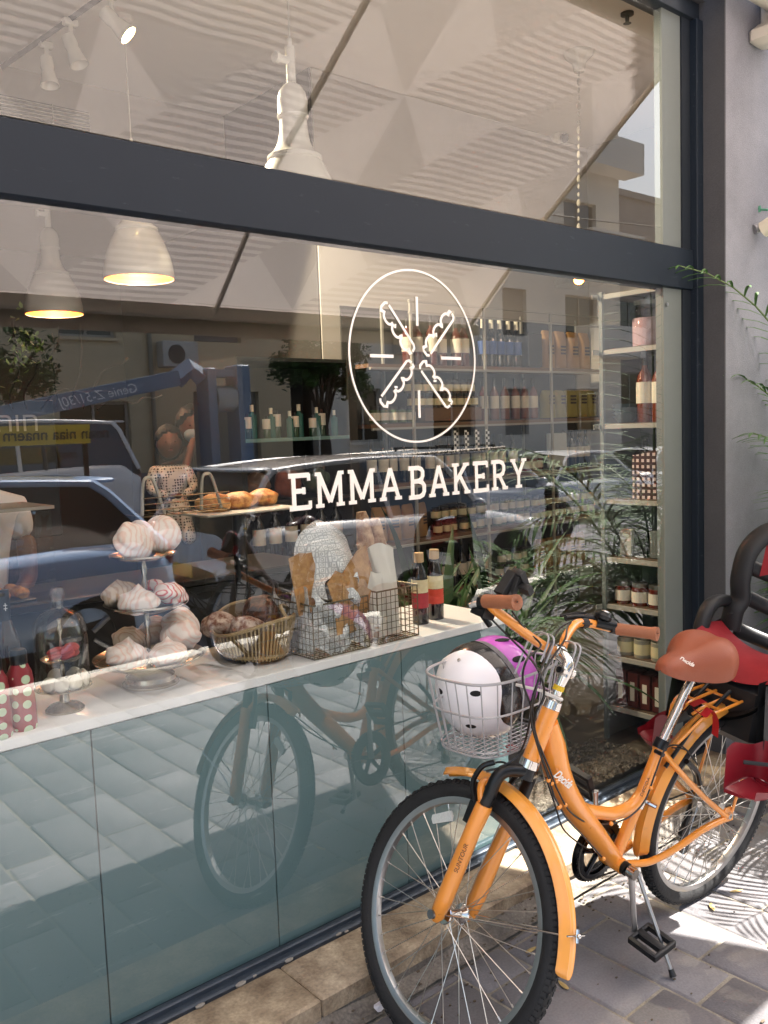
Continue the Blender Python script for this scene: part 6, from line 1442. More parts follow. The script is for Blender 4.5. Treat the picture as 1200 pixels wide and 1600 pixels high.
def seatf(a, b2):
    w_ = -.15+.30*a; u_ = .035-.19*b2; e = (2*a-1)**2
    return BP(u_, .775+.055*e+.02*math.sin(PI*b2)+.03*b2-.05*max(0, .25-b2)*4*(.3+e*.3), w_)
mb.grid(seatf, 24, 12); part('seat_cushion', mb, CSR, cs)
mb = MB()
def shell(a, b2):
    al = PI*(a); c1, s1 = math.cos(al), math.sin(al)
    w_ = -.168*c1; return BP(.055-.24*b2, .80-.085*s1-.07*s1*(1-b2)+.03*abs(c1)+.03*b2, w_)
mb.grid(shell, 28, 10); mb.grid(lambda a, b2: Vector(shell(a, b2))-BU*.012, 28, 10); part('seat_shell', mb, CSB, cs)
for s in (-1, 1):
    mb = MB(); mb.tube(bez([BR(s*.165, .89), BP(-.20, .915, s*.158), BP(-.13, .925, s*.165), BP(-.085, .90, s*.165), BP(-.06, .84, s*.16), BP(-.05, .78, s*.155)], 5), .026, 12, flat=.75); part('armrest', mb, CSB, cs)
    mb = MB(); mb.grid(lambda a, b2, s=s: BP(-.06+.13*a-.02*b2, .80-.26*b2, s*(.150+.02*b2+.012*math.sin(PI*a))), 10, 12); mb.grid(lambda a, b2, s=s: BP(-.06+.13*(1-a)-.02*b2, .80-.26*b2, s*(.128+.02*b2)), 10, 12); part('leg_guard', mb, CSB, cs)
    mb = MB()
    FU, FV, FR = (.13, .52, .068) if s > 0 else (.075, .50, .05); fs_ = 1.0 if s > 0 else .72
    def foot(a, b2, s=s):
        # U-shaped wall: from the front along the inner side, round the heel, back along the low outer lip
        th = -PI*.5+2*PI*.5*0+PI*(1.55*a+.0)
        P_ = bez([(.075, 0, 0), (.02, -.002, 0), (-.05, 0, 0), (-.072, .03, 0), (-.05, .085, 0), (.01, .098, 0), (.06, .085, 0)], 6)
        q = P_[min(len(P_)-1, int(round(a*(len(P_)-1))))]
        h = .118*(1-.75*min(1, max(0, a-.45)/.35))*(1+.13*math.sin(a*13+.4))
        return BP(FU+q.x*(1+.12*b2)*fs_, FV+h*b2*fs_, s*(.150+q.y*(1+.12*b2)*fs_-.004*b2))
    mb.grid(foot, 36, 6)
    mb.grid(lambda a, b2: BP(FU+.072*(2*a-1)*fs_, FV+.001-.012*math.sin(PI*b2), s*(.150+.098*fs_*math.sqrt(max(0, 1-(2*a-1)**4))*b2)), 16, 6); part('footrest', mb, CSM, cs)
mb = MB(); mb.tube([BP(.16, .60, .17), BP(.08, .60, .245)], .006, 6, flat=.3); part('foot_strap', mb, BLP, cs)
mb = MB(); mb.box(-.13, .13, -.125, .125, -.15, .06, Matrix((BF, BL, BU)).transposed(), bev=.03)
mb.v = [tuple(Vector(v_)+BP(-.10, .715, 0)) for v_ in mb.v]; part('mount_block', mb, CSB, cs)
mb = MB(); mb.tube([BP(.30, .55, .02), BP(.2, .66, .03), BP(.05, .735, .035)], .006, 8); mb.tube([BP(.30, .55, -.02), BP(.2, .66, -.03), BP(.05, .735, -.035)], .006, 8); part('mount_bow', mb, BLM, cs)
RS = M('red_strap', 'b3141f', .6, var=.12, bump=.3, bscale=200)
def strap(pts, w0, nm='red_strap'):
    mb = MB(); P = bez(pts, 7)
    vs = []
    for i, p in enumerate(P): vs += [p+BL*w0+BF*w0*.3, p-BL*w0-BF*w0*.3]
    mb.add(vs, [(2*i, 2*i+2, 2*i+3, 2*i+1) for i in range(len(P)-1)]); return mb
mb = strap([bpx(1085, 1108, .02), bpx(1098, 1118, .06), bpx(1110, 1108, .07), bpx(1118, 1125, .075), bpx(1117, 1150, .075)], .013); part('red_strap', mb, RS, cs)
mb = strap([bpx(1080, 1102, .0), bpx(1098, 1095, .05), bpx(1112, 1102, .07)], .012); part('red_strap', mb, RS, cs)
# ================================================================ street furniture on the wall, palms, street
# fixture on the grey wall
t = thing('wall_spotlight', 'small pale lamp with a green cable stub on the grey plaster wall', 'wall lamp', at(1196, 352, 1, WY-.05))
c = at(1199, 352, 1, WY-.05)
mb = MB(); mb.lathe([(0, -.04), (.034, -.04), (.036, .03), (.0, .034)], c+Vector((0, -.02, 0)), 22, Matrix.Rotation(1.2, 3, 'X')); part('lamp_body', mb, M('lamp_ivory', 'd6cdb9', .5), t)
mb = MB(); mb.tube([c+Vector((0, .03, 0)), c+Vector((-.02, .046, -.01))], .02, 12); part('mount', mb, M('lamp_grey', '88888c', .5), t)
mb = MB(); p = at(1187, 327, 1, WY-.02); mb.tube(bez([at(1200, 328, 1, WY-.06), p, p+Vector((-.003, .0, .008))], 4), .005, 8); mb.tube([p+Vector((0, 0, -.012)), p+Vector((0, 0, .014))], .006, 8); part('green_pipe', mb, M('verdigris', '4d8a72', .6, var=.2), t)
# areca palm in a pot to the right of the bicycle
def frond(mb, base, yaw, elev, ln, droop, r, leaflet=.36, n=34):
    p = Vector(base); d = Vector((math.cos(yaw)*math.cos(elev), math.sin(yaw)*math.cos(elev), math.sin(elev))); pts = [p.copy()]; dirs = [d.copy()]
    for i in range(n):
        d = (d+Vector((0, 0, -droop/n*(.4+1.2*i/n)))).normalized(); p = p+d*ln/n; pts.append(p.copy()); dirs.append(d.copy())
    mb.cur = 0; mb.tube(pts[::2]+[pts[-1]], [.008*(1-i/(len(pts[::2])+1))+.0015 for i in range(len(pts[::2])+1)], 5)
    mb.cur = 1
    for i in range(int(n*.28), n+1):
        t_ = i/n; dd = dirs[i]; h = Vector((dd.x, dd.y, 0)); h = h.normalized() if h.length > .05 else Vector((1, 0, 0)); s = Vector((-h.y, h.x, 0)); up = s.cross(dd)*-1
        L_ = leaflet*(math.sin(PI*min(1, (t_-.2)/.8*.86+.10))**.7)
        for sg in (-1, 1):
            v_ = (s*sg*.82+dd*.75+up*.18+Vector((r.uniform(-.08, .08), r.uniform(-.08, .08), r.uniform(-.1, .05)))).normalized()
            blade(mb, pts[i], v_, L_*r.uniform(.85, 1.1), .0125, .85, 4)
def palm(c, nf, label, seed, ln=(.9, 1.3), grp='potted palms by the wall', pot=True, tall=()):
    r = random.Random(seed); c = Vector(c); t = thing('potted_palm', label, 'palm', c, grp)
    if pot:
        mb = MB(); mb.lathe([(0, 0), (.15, 0), (.19, .36), (.2, .36), (.2, .39), (.17, .39), (.16, .36), (0, .35)], c, 32); part('pot', mb, POT, t)
        mb = MB(); mb.lathe([(0, .362), (.168, .36)], c, 24); part('soil', mb, SOIL, t)
    for k in range(nf):
        yaw = r.uniform(0, 2*PI); el = r.uniform(.65, 1.42); mb = MB()
        b0 = c+Vector((r.uniform(-.06, .06), r.uniform(-.06, .06), .36 if pot else 0))
        frond(mb, b0, yaw, el, r.uniform(*ln), r.uniform(1.0, 2.3), r)
        part('frond', mb, [STEM, LEAF2], t, False)
    for yaw, el, l_, dr in tall: mb = MB(); frond(mb, c+Vector((0, 0, .36)), yaw, el, l_, dr, r); part('frond', mb, [STEM, LEAF2], t, False)
palm((3.97, -.52, 0), 18, 'tall feathery potted palm right behind the child seat', 3, (.7, 1.0), tall=((2.6, 1.42, 1.30, 2.3), (2.8, 1.40, 1.05, 2.2), (2.3, 1.44, 1.6, 2.4), (2.9, 1.35, .85, 2.0), (-2.7, 1.3, 1.5, 2.1), (2.6, 1.44, 2.1, 2.5), (-1.9, 1.2, 1.6, 1.9)))
palm((4.6, -.75, 0), 18, 'second feathery palm farther along the grey wall', 8, (1.0, 1.6))
palm((3.62, -1.05, -.05), 9, 'low potted palm beyond the rear wheel', 15, (.6, .95))
# street trees across the road
def tree(c, h, cr, cz, label, seed, n=3800, leafmat=None, sz=.075, grp='street trees', nm='street_tree'):
    r = random.Random(seed); c = Vector(c); t = thing(nm, label, 'tree', c, grp)
    BARK = M('bark', '4b3f33', .9, var=.35, scale=20, bump=.8, bscale=30); mb = MB()
    top = c+Vector((0, 0, h*.62)); mb.tube(bez([c+Vector((0, 0, -.1)), c+Vector((.05, .03, h*.3)), top], 5), [.14]*3+[.12]*4+[.09]*4, 12)
    cl = []
    for k in range(9):
        a = 2*PI*k/9+r.uniform(-.3, .3); e = top+Vector((math.cos(a)*cr*r.uniform(.4, .8), math.sin(a)*cr*r.uniform(.4, .8), r.uniform(.1, .9)*cz)); mb.tube(bez([c+Vector((0, 0, h*r.uniform(.4, .6))), top.lerp(e, .5)+Vector((0, 0, .1)), e], 4), [.05-.0045*i for i in range(9)], 7)
        cl.append((e, cr*r.uniform(.32, .5)))
    part('trunk', mb, BARK, t)
    for k in range(8): a = r.uniform(0, 2*PI); rr = cr*math.sqrt(r.random())*.75; cl.append((top+Vector((math.cos(a)*rr, math.sin(a)*rr, r.uniform(.2, 1.1)*cz)), cr*r.uniform(.28, .5)))
    mb = MB()
    for k in range(n):
        e, q = cl[r.randrange(len(cl))]; d = Vector((r.gauss(0, 1), r.gauss(0, 1), r.gauss(0, .8))).normalized()*q*r.random()**.4
        p = e+d; x = Vector((r.gauss(0, 1), r.gauss(0, 1), r.gauss(0, .5))).normalized(); y = x.cross(Vector((r.gauss(0, .5), r.gauss(0, .5), 1))).normalized(); s = sz*r.uniform(.6, 1.3)
        mb.add([p-x*s, p-y*s*.45+Vector((0, 0, .1*s)), p+x*s, p+y*s*.45], [(0, 1, 2, 3)])
    part('crown', mb, leafmat or M('tree_leaf', '3f5a22', .5, var=.5, scale=2.5), t, False)
tree((11.4, -13.3, 0), 3.4, 1.0, 1.5, 'rounded green tree across the parked cars, mirrored left of the emblem', 6, 5200, sz=.085)
tree((5.0, -13.3, 0), 3.6, .8, 1.2, 'sparse green tree mirrored at the far left of the window', 11, 1500)
# unseen tree-shaped leaf column, added only to keep sun off the grey plaster
r = random.Random(31); t = thing('wall_shade_blocker', 'unseen tall leafy mass added to shade the wall, right of the palms', 'tree', (5.45, -.93, 0), 'street trees')
mb = MB(); mb.tube(bez([(5.45, -.93, -.1), (5.48, -.9, 1.2), (5.43, -.95, 3.0), (5.45, -.93, 6.0)], 4), [.07-.0045*i for i in range(13)], 10); part('trunk', mb, M('bark', '4b3f33', .9), t)
mb = MB()
for k in range(15000):
    h = r.random(); a = r.uniform(0, 2*PI); rr = math.sqrt(r.random())*(.42*math.sin(PI*(h*.86+.10))**.4); s = .065*r.uniform(.6, 1.3)
    p = Vector((5.45+rr*math.cos(a)*1.0, -.93+rr*math.sin(a)*.75, 2.1+h*4.5)); x = Vector((r.gauss(0, 1), r.gauss(0, 1), r.gauss(0, .5))).normalized(); y = x.cross(Vector((r.gauss(0, .6), r.gauss(0, .6), 1))).normalized()
    mb.add([p-x*s, p-y*s*.5, p+x*s, p+y*s*.5], [(0, 1, 2, 3)])
part('crown', mb, M('tree_leaf', '3f5a22', .5, var=.5, scale=2.5), t, False)
# ---- parked cars
CARGL = M('car_glass', '0d1114', .04, var=.05, coat=1., spec=.8)
def car(loc, rz, L_, H, paint, label, style='hatch', seed=0, rack=False, roof_glare=None):
    t = thing('parked_car', label, 'car', (0, 0, 0), 'cars parked along the street')
    PT = M('car_paint_'+paint, paint, .3, 0., var=.03, coat=1.)
    hw = .86; zb = .88*H/1.46
    # profile stations x from rear(-) to front(+)
    X = [-L_/2, -L_/2+.08, -L_/2+.35, -L_/2+.8, -.6, 0, .55, L_/2-1.0, L_/2-.55, L_/2-.15, L_/2]
    belt = [.62, .86, .95, .96, .94, .92, .90, .86, .78, .66, .5] if style != 'sedan' else [.6, .88, .93, .93, .92, .91, .89, .84, .76, .66, .5]
    half = [.66, .80, .855, .87, .875, .875, .875, .86, .83, .74, .6]
    low = [.38, .26, .22, .2, .2, .2, .2, .2, .22, .26, .34]
    k_ = H/1.46
    def body(u_, v_):
        x = X[0]+(X[-1]-X[0])*u_; b_ = np.interp(x, X, belt)*k_; hh = np.interp(x, X, half); lo = np.interp(x, X, low)
        pr_ = [(0, lo), (.62, lo), (.93, lo+.06), (1.0, lo+.22), (1.0, (b_+lo)/2+.05), (.975, b_-.07), (.90, b_), (.5, b_+.025), (0, b_+.03)]
        s = v_*2-1; q = (abs(s))*8; i = min(7, int(q)); f_ = q-i; a, b3 = pr_[8-i], pr_[8-i-1] if i < 8 else pr_[0]
        y = a[0]+(b3[0]-a[0])*f_; z = a[1]+(b3[1]-a[1])*f_
        for wx in (-L_/2+.78, L_/2-.82):
            r_ = math.hypot(x-wx, z-.31)
            if r_ < .36 and y > .55 and z < .66: z = z if r_ > .355 else min(z+0, z); 
        return (x, y*hh*(1 if s > 0 else -1), z)
    mb = MB(); mb.grid(body, 60, 32); part('body', mb, PT, t, 50)
    # greenhouse
    if style == 'sedan': xr = [-L_/2+.55, -L_/2+1.15, .35, L_/2-1.15]
    elif style == 'suv': xr = [-L_/2+.10, -L_/2+.35, .55, L_/2-1.05]
    else: xr = [-L_/2+.12, -L_/2+.55, .45, L_/2-1.1]
    def gh(u_, v_, grow=0., zt=0.):
        # u_ : 0 rear base,1 front base along arc ; v_ : across
        q = u_*3; i = min(2, int(q)); f_ = q-i
        xs_ = xr; zs_ = [zb+.0, H-.06, H-.04, zb-.03]
        x = xs_[i]+(xs_[i+1]-xs_[i])*f_; z = zs_[i]+(zs_[i+1]-zs_[i])*f_
        if i == 1: z += .04*math.sin(PI*f_)
        return x, z
    N_ = 24
    mb = MB()
    def side_pt(u_, s): x, z = gh(u_, 0); k = (z-zb)/(H-zb); return Vector((x, s*(.80-.20*max(0, k)), z))
    mb.grid(lambda u_, v_: (lambda a: Vector((a.x, a.y*(1-2*v_), a.z+.035*math.sin(PI*v_)*(a.z-zb)/(H-zb))))(side_pt(u_, 1)), N_, 8)
    for s in (-1, 1):
        vs = [side_pt(i/N_, s) for i in range(N_+1)]; base = [Vector((v_.x, s*.80, zb-.06)) for v_ in vs]
        mb.add(vs+base, [(i, i+1, N_+2+i, N_+1+i) if s > 0 else (i+1, i, N_+1+i, N_+2+i) for i in range(N_)])
    part('windows', mb, CARGL, t, 50)
    # roof skin and pillars
    mb = MB(); mb.grid(lambda u_, v_: (lambda a: Vector((a.x, a.y*(1-2*v_)*1.01, a.z+.035*math.sin(PI*v_)+.012)))(side_pt(.333+.334*u_, 1)), 14, 10); part('roof', mb, M('car_paint_'+roof_glare, roof_glare, .25, .0, var=.03, coat=1.) if roof_glare else PT, t)  # optional lighter roof colour paints in sun glare
    for s in (-1, 1):
        for (ua, ub, wd) in ((.01, .34, .035), (.66, .99, .03), (.34, .66, .025)):
            mb = MB(); mb.tube([side_pt(ua+(ub-ua)*i/6, s)*1.0+Vector((0, s*.006, .006)) for i in range(7)], wd, 6, flat=.7); part('pillar', mb, PT, t)
        for xq in ((-.35, .0) if style != 'van' else (0,)):
            mb = MB(); tx = (xr[1]+xr[2])/2+xq+.2; mb.tube([Vector((tx, s*.61, H-.07)), Vector((tx+.03, s*.807, zb-.02))], .03, 6, flat=.6); part('door_post', mb, BLP if xq else PT, t)
        mb = MB(); mb.tube([Vector((xr[3]-.25, s*.83, zb+.02)), Vector((xr[3]-.28, s*.98, zb+.07))], .03, 8); mb.ball((xr[3]-.28, s*.97, zb+.09), .085, 12, 8, (.6, 1, .75)); part('mirror', mb, PT, t)
        for xq in (-.75, .25):
            mb = MB(); mb.box(xq-.07, xq+.09, s*.868-.012, s*.868+.012, zb-.17, zb-.145, bev=.005); part('door_handle', mb, CHR, t)
        if rack: mb = MB(); mb.tube([Vector((xr[1]+.1, s*.66, H-.0)), Vector((xr[2]-.1, s*.66, H+.02))], .018, 6); part('roof_rail', mb, CHR, t)
    if rack:
        mb = MB()
        for xq in (-.6, .25): mb.tube([(xq, -.62, H+.06), (xq, .62, H+.06)], .016, 6); mb.tube([(xq, -.6, H), (xq, -.6, H+.06)], .02, 6); mb.tube([(xq, .6, H), (xq, .6, H+.06)], .02, 6)
        part('roof_rack', mb, BLM, t)
    if style in ('hatch', 'suv'):
        mb = MB(); mb.box(xr[1]-.16, xr[1]+.06, -.58, .58, H-.055, H-.02, bev=.012); part('spoiler', mb, PT, t)
    for s in (-1, 1):
        mb = MB(); mb.ball((L_/2-.22, s*.62, .64*k_), .16, 14, 9, (1.0, .8, .55)); part('headlight', mb, M('lamp_glass', 'c9ccd0', .1, .3, coat=1), t)
        mb = MB(); mb.ball((-L_/2+.12, s*.70, .80*k_), .15, 12, 9, (.6, .55, 1.1)); part('tail_light', mb, M('tail_red', '7d0f14', .15, coat=1), t)
    mb = MB(); mb.box(L_/2-.12, L_/2+.015, -.42, .42, .36, .54, bev=.02); part('grille', mb, BLP, t)
    mb = MB(); mb.box(L_/2+.01, L_/2+.02, -.26, .26, .30, .41); mb.box(-L_/2-.02, -L_/2-.01, -.26, .26, .55, .66); part('number_plate', mb, M('plate_yellow', 'c9a52c', .5), t)
    for wx in (-L_/2+.78, L_/2-.82):
        for s in (-1, 1):
            R90 = Matrix.Rotation(-s*PI/2, 3, 'X'); c0 = Vector((wx, s*.74, .31))
            mb = MB(); mb.lathe([(.19, -.1), (.30, -.1), (.315, -.06), (.315, .09), (.30, .125), (.2, .135)], c0, 30, R90); wl = part('wheel', mb, RUB, t)
            mb = MB(); mb.lathe([(.2, .13), (.19, .09), (.06, .10), (.05, .12), (0, .12)], c0, 30, R90)
            for k in range(5): a = 2*PI*k/5; mb.tube([c0+R90 @ Vector((.05*math.cos(a), .05*math.sin(a), .12)), c0+R90 @ Vector((.19*math.cos(a), .19*math.sin(a), .125))], .022, 6)
            part('rim', mb, ALU, wl)
            mb = MB(); mb.lathe([(0, .137-.002), (.355, .134)], c0, 30, R90); mb.v = [tuple(Vector(v_)+Vector((0, -s*.012, 0))) for v_ in mb.v]; part('wheel_arch', mb, BLP, t)
    t.location = loc; t.rotation_euler = (0, rad(.6 if abs(rz) < 1 else -.6)*0, rz); WLOC[t] = Vector(loc); return t
car((.95, -4.75, -.13), 0+PI, 4.25, 1.40, '9db8dc', 'pale blue hatchback with roof painted white for sun glare, nearest the kerb on the left', 'hatch', roof_glare='d4d8de')
car((5.55, -4.85, -.20), 0, 4.1, 1.46, 'c2c5ca', 'light grey hatchback with roof paled for sun glare at the kerb behind the blue car', 'hatch', roof_glare='d8ccc4')
car((-.4, -7.9, -.13), PI, 4.3, 1.55, 'd8d9da', 'white wagon across the road beyond the blue hatchback', 'suv')
car((9.4, -7.4, -.33), 0, 4.5, 1.5, 'c9ced4', 'silver estate car with roof rack mirrored above the lettering', 'suv', rack=True)
car((14.4, -9.0, -.46), 0, 4.3, 1.4, 'e2e4e6', 'pale sedan parked across the road', 'sedan')
car((19.5, -10.2, -.6), 0, 4.4, 1.42, 'ebecec', 'white sedan facing right at the far end of the row', 'sedan')
t = car((3.6, -11.2, -.13), PI, 4.6, 1.95, 'd8d9da', 'white service van with an orange beacon beyond the wagon', 'suv')
mb = MB(); mb.lathe([(.07, 1.97), (.07, 2.08), (.04, 2.12), (0, 2.125)], (-1.2, 0, 0), 16); o = part('beacon', mb, M('beacon_orange', 'd0521a', .3, coat=.5), t)
WLOC[t] = Vector((0, 0, 0))
# ---- blue boom lift
bl = thing('boom_lift', 'blue boom lift with its long arm reaching up over the parked cars', 'boom lift', (5.8, -10.9, 0)); off = WLOC[bl]
BLU = M('lift_blue', '66788f', .5, var=.08, coat=.3)
b0 = at(-30, 655, 1, 10.9); b1 = at(275, 593, 1, 10.9); m_ = lambda p: Vector((p.x, -p.y, p.z))
b0, b1 = m_(b0), m_(b1)
mb = MB(); d = (b1-b0).normalized(); up = Vector((0, 0, 1)); n_ = Vector((0, 1, 0)); e = d.cross(n_)*-1
if e.z < 0: e = -e
mb.prism([(0, -.12), ((b1-b0).length, -.10), ((b1-b0).length, .14), (0, .12)], lambda a, b2, t_: b0+d*a+e*b2+n_*t_, -.14, .14); part('arm', mb, BLU, bl, False)
b2_ = m_(at(315, 590, 1, 10.9))
mb = MB(); mb.tube([b1, b1+Vector((.25, 0, .18)), b2_], .16, 4); part('knuckle', mb, BLU, bl, False)
b3 = m_(at(365, 590, 1, 10.9))
mb = MB(); mb.box(b2_.x-.0, b2_.x+.16, -11.1, -10.7, .3, b2_.z+.15, bev=.02); mb.box(b3.x-.05, b3.x+.2, -11.1, -10.7, .3, b3.z+.2, bev=.02); mb.box(b2_.x+.16, b3.x-.05, -11.05, -10.75, b3.z+.0, b3.z+.12); part('mast', mb, BLU, bl)
mb = MB(); mb.tube([Vector((b2_.x+.18, -10.9, b2_.z-.35)), Vector((b3.x-.06, -10.9, b3.z-.35))], .22, 24); part('counterweight_drum', mb, M('drum_grey', '8f9698', .4, .3), bl)
mb = MB(); mb.box(b2_.x-.9, b3.x+.9, -11.7, -10.1, .35, .95, bev=.05); part('chassis', mb, BLU, bl)
for x in (b2_.x-.6, b3.x+.6):
    for y in (-10.05, -11.75):
        mb = MB(); mb.tube([Vector((x, y-.12, .28)), Vector((x, y+.12, .28))], .40, 24); part('wheel', mb, RUB, bl)
tt = m_(at(152, 628, 1, 10.9))
fr = (tt-b0).dot(d); put_text('lettering', 'Genie Z-51/30J', .20, bl, b0+d*fr+n_*.145, (-1 if 0 else 1)*-d, (0, 1, 0), M('lift_white', 'e4e6e8', .5, var=0), shear=.15)
bs0, bs1 = m_(at(-60, 690, 1, 9.9)), m_(at(142, 690, 1, 9.9))
t = thing('yellow_banner', 'long yellow banner with black lettering beyond the white wagon', 'banner', (bs1.x, -9.9, bs1.z)); 
mb = MB(); mb.box(bs0.x, bs1.x, -9.93, -9.91, bs1.z-.02, bs1.z+.24); part('panel', mb, M('banner_yellow', 'c4a92c', .6, var=.05), t, False)
put_text('lettering', 'nnan niaa nnaern nuk', .21, t, Vector(((bs0.x+bs1.x)/2+.2, -9.905, bs1.z+.11)), (-1, 0, 0), (0, 1, 0), M('ink_black', '141414'), font_off=.003)
mb = MB(); mb.box(bs1.x-.1, bs1.x-.04, -9.97, -9.93, -.12, bs1.z+.24); mb.box(bs0.x+.04, bs0.x+.1, -9.97, -9.93, -.12, bs1.z+.24); part('post', mb, BLM, t, False)
# bollards on the pavement, small bicycle by the kerb
for x, lb in ((6.6, 'left dark bollard near the kerb, mirrored beside the syrup bottles'), (9.0, 'right dark bollard near the kerb, mirrored by the side shelving')):
    mb = MB(); mb.lathe([(.10, -.01), (.10, .02), (.065, .03), (.06, .80), (.07, .82), (.07, .88), (.05, .93), (0, .94)], (x, -3.3, 0), 24); solo('bollard', mb, BLM, lb, 'bollard', (x, -3.3, 0), group='dark bollards by the kerb')
c2 = copy_tree(bike, None, ('basket', 'saddle_logo', 'frame_logo', 'fork_print', 'seat_tube_print', 'cable', 'tread', 'phone_holder'))
c2.location = (3.5, -3.2, 0); c2.rotation_euler = (0, 0, rad(-8))
DKR = M('second_bike_paint', '3a1a18', .3, coat=.5)
for ch in c2.children:
    for sl_ in ch.material_slots:
        if sl_.material in (ORA, ORA2, SAD, BRN): sl_.link = 'OBJECT'; sl_.material = DKR if sl_.material != SAD else BLP
if 1: pass; c2['label'] = 'second bicycle leaning by the kerb, seen only in the window'; c2['category'] = 'bicycle'
# ---- buildings across the street
def building(nm, label, x0, x1, y, dep, h, wall, wins, grp=None):
    t = thing(nm, label, 'building', (x0, y, 0)); WM = M('facade_'+wall, wall, .85, var=.08, scale=.8, bump=.2, bscale=20)
    # facade as a grid of wall strips around the openings: solid block plus recessed openings
    mb = MB(); mb.box(x0, x1, y-dep, y-.25, -.6, h); part('core', mb, M('room_dark', '26221f', .6, var=.2), t, False)
    rects = sorted(wins, key=lambda r: r[0]); mb = MB()
    xsn = sorted(set([x0, x1]+[r[0] for r in rects]+[r[1] for r in rects])); zsn = sorted(set([-.6, h]+[r[2] for r in rects]+[r[3] for r in rects]))
    for a, b3 in zip(xsn[:-1], xsn[1:]):
        run = None
        for c_, d_ in zip(zsn[:-1], zsn[1:]):
            mx_, mz_ = (a+b3)/2, (c_+d_)/2; op = any(r[0] < mx_ < r[1] and r[2] < mz_ < r[3] for r in rects)
            if not op: run = (run[0], d_) if run else (c_, d_)
            if op and run: mb.box(a, b3, y-.25, y, run[0], run[1]); run = None
        if run: mb.box(a, b3, y-.25, y, run[0], run[1])
    part('facade', mb, WM, t, False)
    for (a, b3, c_, d_, kind) in rects:
        if kind == 'shut':
            mb = MB(); n = max(4, int((d_-c_)/.09)); mb.box(a+.02, b3-.02, y-.16, y-.13, c_+.02, d_-.02)
            for i in range(n): z = c_+(i+.3)*(d_-c_)/n; mb.box(a+.03, b3-.03, y-.128, y-.10, z, z+.05)
            part('shutter', mb, M('shutter_grey', '8d8a84', .6, var=.1), t, False)
        else:
            mb = MB()
            for (q0, q1, q2, q3) in ((a, a+.06, c_, d_), (b3-.06, b3, c_, d_), (a+.06, b3-.06, c_, c_+.06), (a+.06, b3-.06, d_-.06, d_), ((a+b3)/2-.025, (a+b3)/2+.025, c_+.06, d_-.06)): mb.box(q0, q1, y-.17, y-.11, q2, q3)
            f_ = part('window_frame', mb, M('win_frame', 'b5aea2', .5), t, False)
            mb = MB(); mb.box(a+.06, b3-.06, y-.15, y-.14, c_+.06, d_-.06); part('pane', mb, CARGL, f_, False)
            mb = MB(); mb.box(a-.05, b3+.05, y-.02, y+.06, c_-.07, c_-.002); part('sill', mb, WM, f_, False)
    mb = MB(); mb.box(x0-.1, x1+.1, y-dep-.1, y+.12, h, h+.25); part('parapet', mb, WM, t, False)
    return t, WM
def acunit(x, y, z):
    mb = MB(); mb.box(x-.42, x+.42, y, y+.3, z, z+.56, bev=.02); o = solo('air_conditioner', mb, M('ac_white', 'c9c5bd', .5, var=.06), 'white air conditioner box on the opposite facade at %s' % ('the left' if x < 8 else 'the right'), 'air conditioner', group='air conditioners on the opposite facades')
    o['category'] = 'air conditioner'
    mb = MB(); mb.lathe([(.0, 0), (.2, 0), (.2, .01), (0, .012)], (x-.1, y+.302, z+.28), 20, Matrix.Rotation(-PI/2, 3, 'X')); part('fan_grille', mb, M('ac_dark', '55524e', .6), o)
wins = []
for i, x in enumerate((-9, -6, -3, .2, 3.4, 6.6, 9.6)):
    wins.append((x, x+1.5, .1, 2.3, 'win') if i % 2 else (x, x+1.7, 0.0, 2.5, 'shut'))
    for z in (3.6, 6.6): wins.append((x+.1, x+1.3, z, z+1.3, 'shut' if (i+int(z)) % 2 else 'win'))
building('apartment_building', 'beige three storey building opposite, above the blue boom lift', -14, 12.2, -15.6, 8, 9.2, 'dcc6a2', wins)
for x, z in ((2.3, 3.0), (7.9, 4.6), (9.2, 3.0), (-1.6, 4.0), (10.9, 4.3)): acunit(x, -15.6, z)
mb = MB()
for x in (1.95, 8.6): mb.tube([(x, -15.52, 0), (x, -15.52, 9)], .05, 8)
solo('drain_pipe', mb, M('pipe_grey', '97907f', .6), 'grey drain pipes running down the beige facade', 'drain pipe')
wins = []
for i in range(4):
    x = 14.2+i*3.0
    for z in (1.2, 4.2, 7.2, 10.2, 13.2): wins.append((x, x+(1.7 if i % 2 else 1.1), z, z+1.4, 'win' if (i+int(z)) % 3 else 'shut'))
t, WM = building('apartment_building', 'tall cream apartment block opposite with balconies, right of the beige one', 13.2, 26.2, -15.9, 9, 15.6, 'efe6d6', wins)
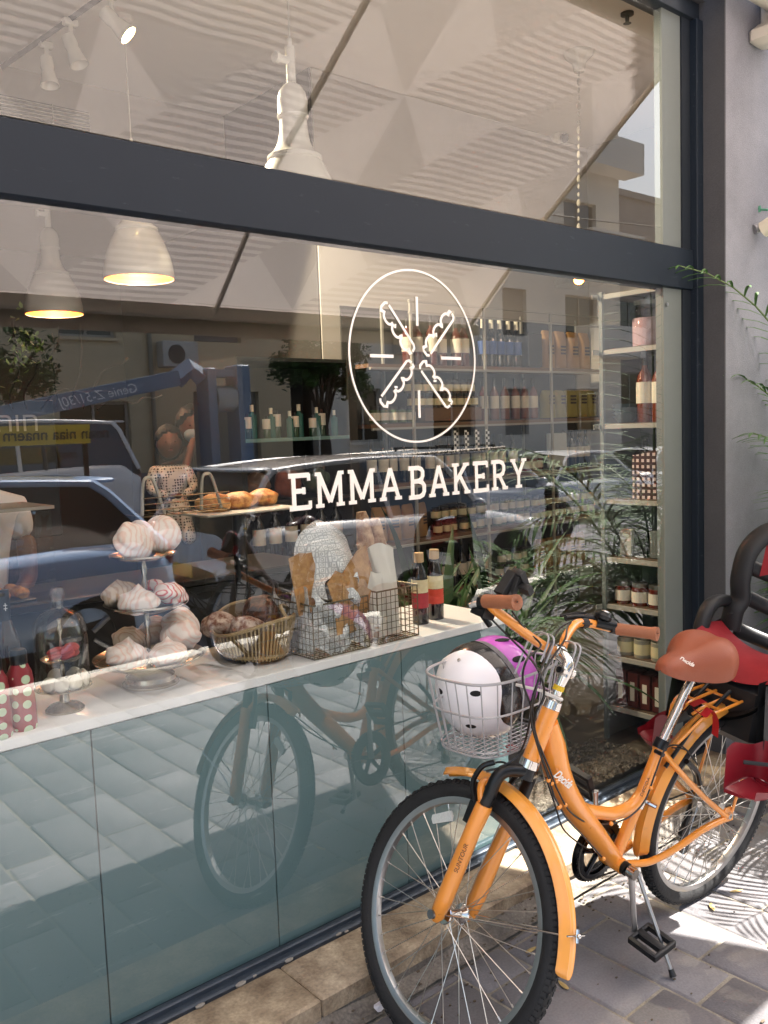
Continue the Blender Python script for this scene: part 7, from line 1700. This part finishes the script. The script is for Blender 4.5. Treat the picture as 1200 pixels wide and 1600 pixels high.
for z in (3.6, 6.6, 9.6, 12.6):
    mb = MB(); mb.box(23.6, 26.5, -15.9, -15.1, z, z+.16); part('balcony_floor', mb, WM, t, False)
    mb = MB(); mb.box(23.6, 23.68, -15.85, -15.1, z+.16, z+1.0); mb.box(23.68, 26.5, -15.18, -15.1, z+.16, z+1.0); part('balcony_wall', mb, WM, t, False)
for x, z in ((20.0, 6.4), (16.2, 3.5), (20.6, 9.5)): acunit(x, -15.9, z)
wins = [(x, x+1.5, z, z+1.5, 'win') for x in (28.2, 31.5, 35) for z in (2, 5, 7.6)]
building('apartment_building', 'lower grey brown building far right across the street', 27.5, 40, -19.5, 8, 10.6, 'b5a99c', wins)
# overhead cables
mb = MB()
for k, (x0, x1, z0, z1) in enumerate(((-6, 30, 6.2, 7.0), (-6, 30, 6.0, 6.3))):
    mb.tube([Vector((x0+(x1-x0)*i/30, -9.5, z0+(z1-z0)*i/30-1.0*math.sin(PI*i/30))) for i in range(31)], .015, 5)
for x in (-6, 30): mb.tube([(x, -9.5, -.5), (x, -9.5, 7.6)], .09, 8)
solo('overhead_cables', mb, BLP, 'sagging overhead cables strung along the road', 'cable')
# litter
r_ = random.Random(4)
mb = crumple(at(592, 1572, 2, .02), .020, (1.2, 1, .7), 3); solo('paper_scrap', mb, M('tissue', 'd8d6dc', .8), 'crumpled scrap of white tissue below the front wheel', 'litter', smooth=15)
LF = M('dry_leaf', 'a88f5a', .7, var=.3)
for k, (px, py, lb) in enumerate(((822, 1488, 'small dry leaf on the ground seen through the front wheel'), (888, 1545, 'green yellow leaf on the pavers right of the front wheel'), (1160, 1390, 'dry leaf on the sunny ground behind the rear wheel'), (1110, 1410, 'small brown leaf beside the rear tyre'))):
    p = at(px, py, 2, .006); mb = MB(); a = k*1.3; blade(mb, p, (math.cos(a), math.sin(a), .15), .045, .014, .3, 6); solo('fallen_leaf', mb, LF, lb, 'leaf', smooth=False, group='fallen leaves on the pavement')
for o in list(bpy.data.objects):
    if o.type == 'MESH' and not o.data.materials: o.data.materials.append(PLAST)
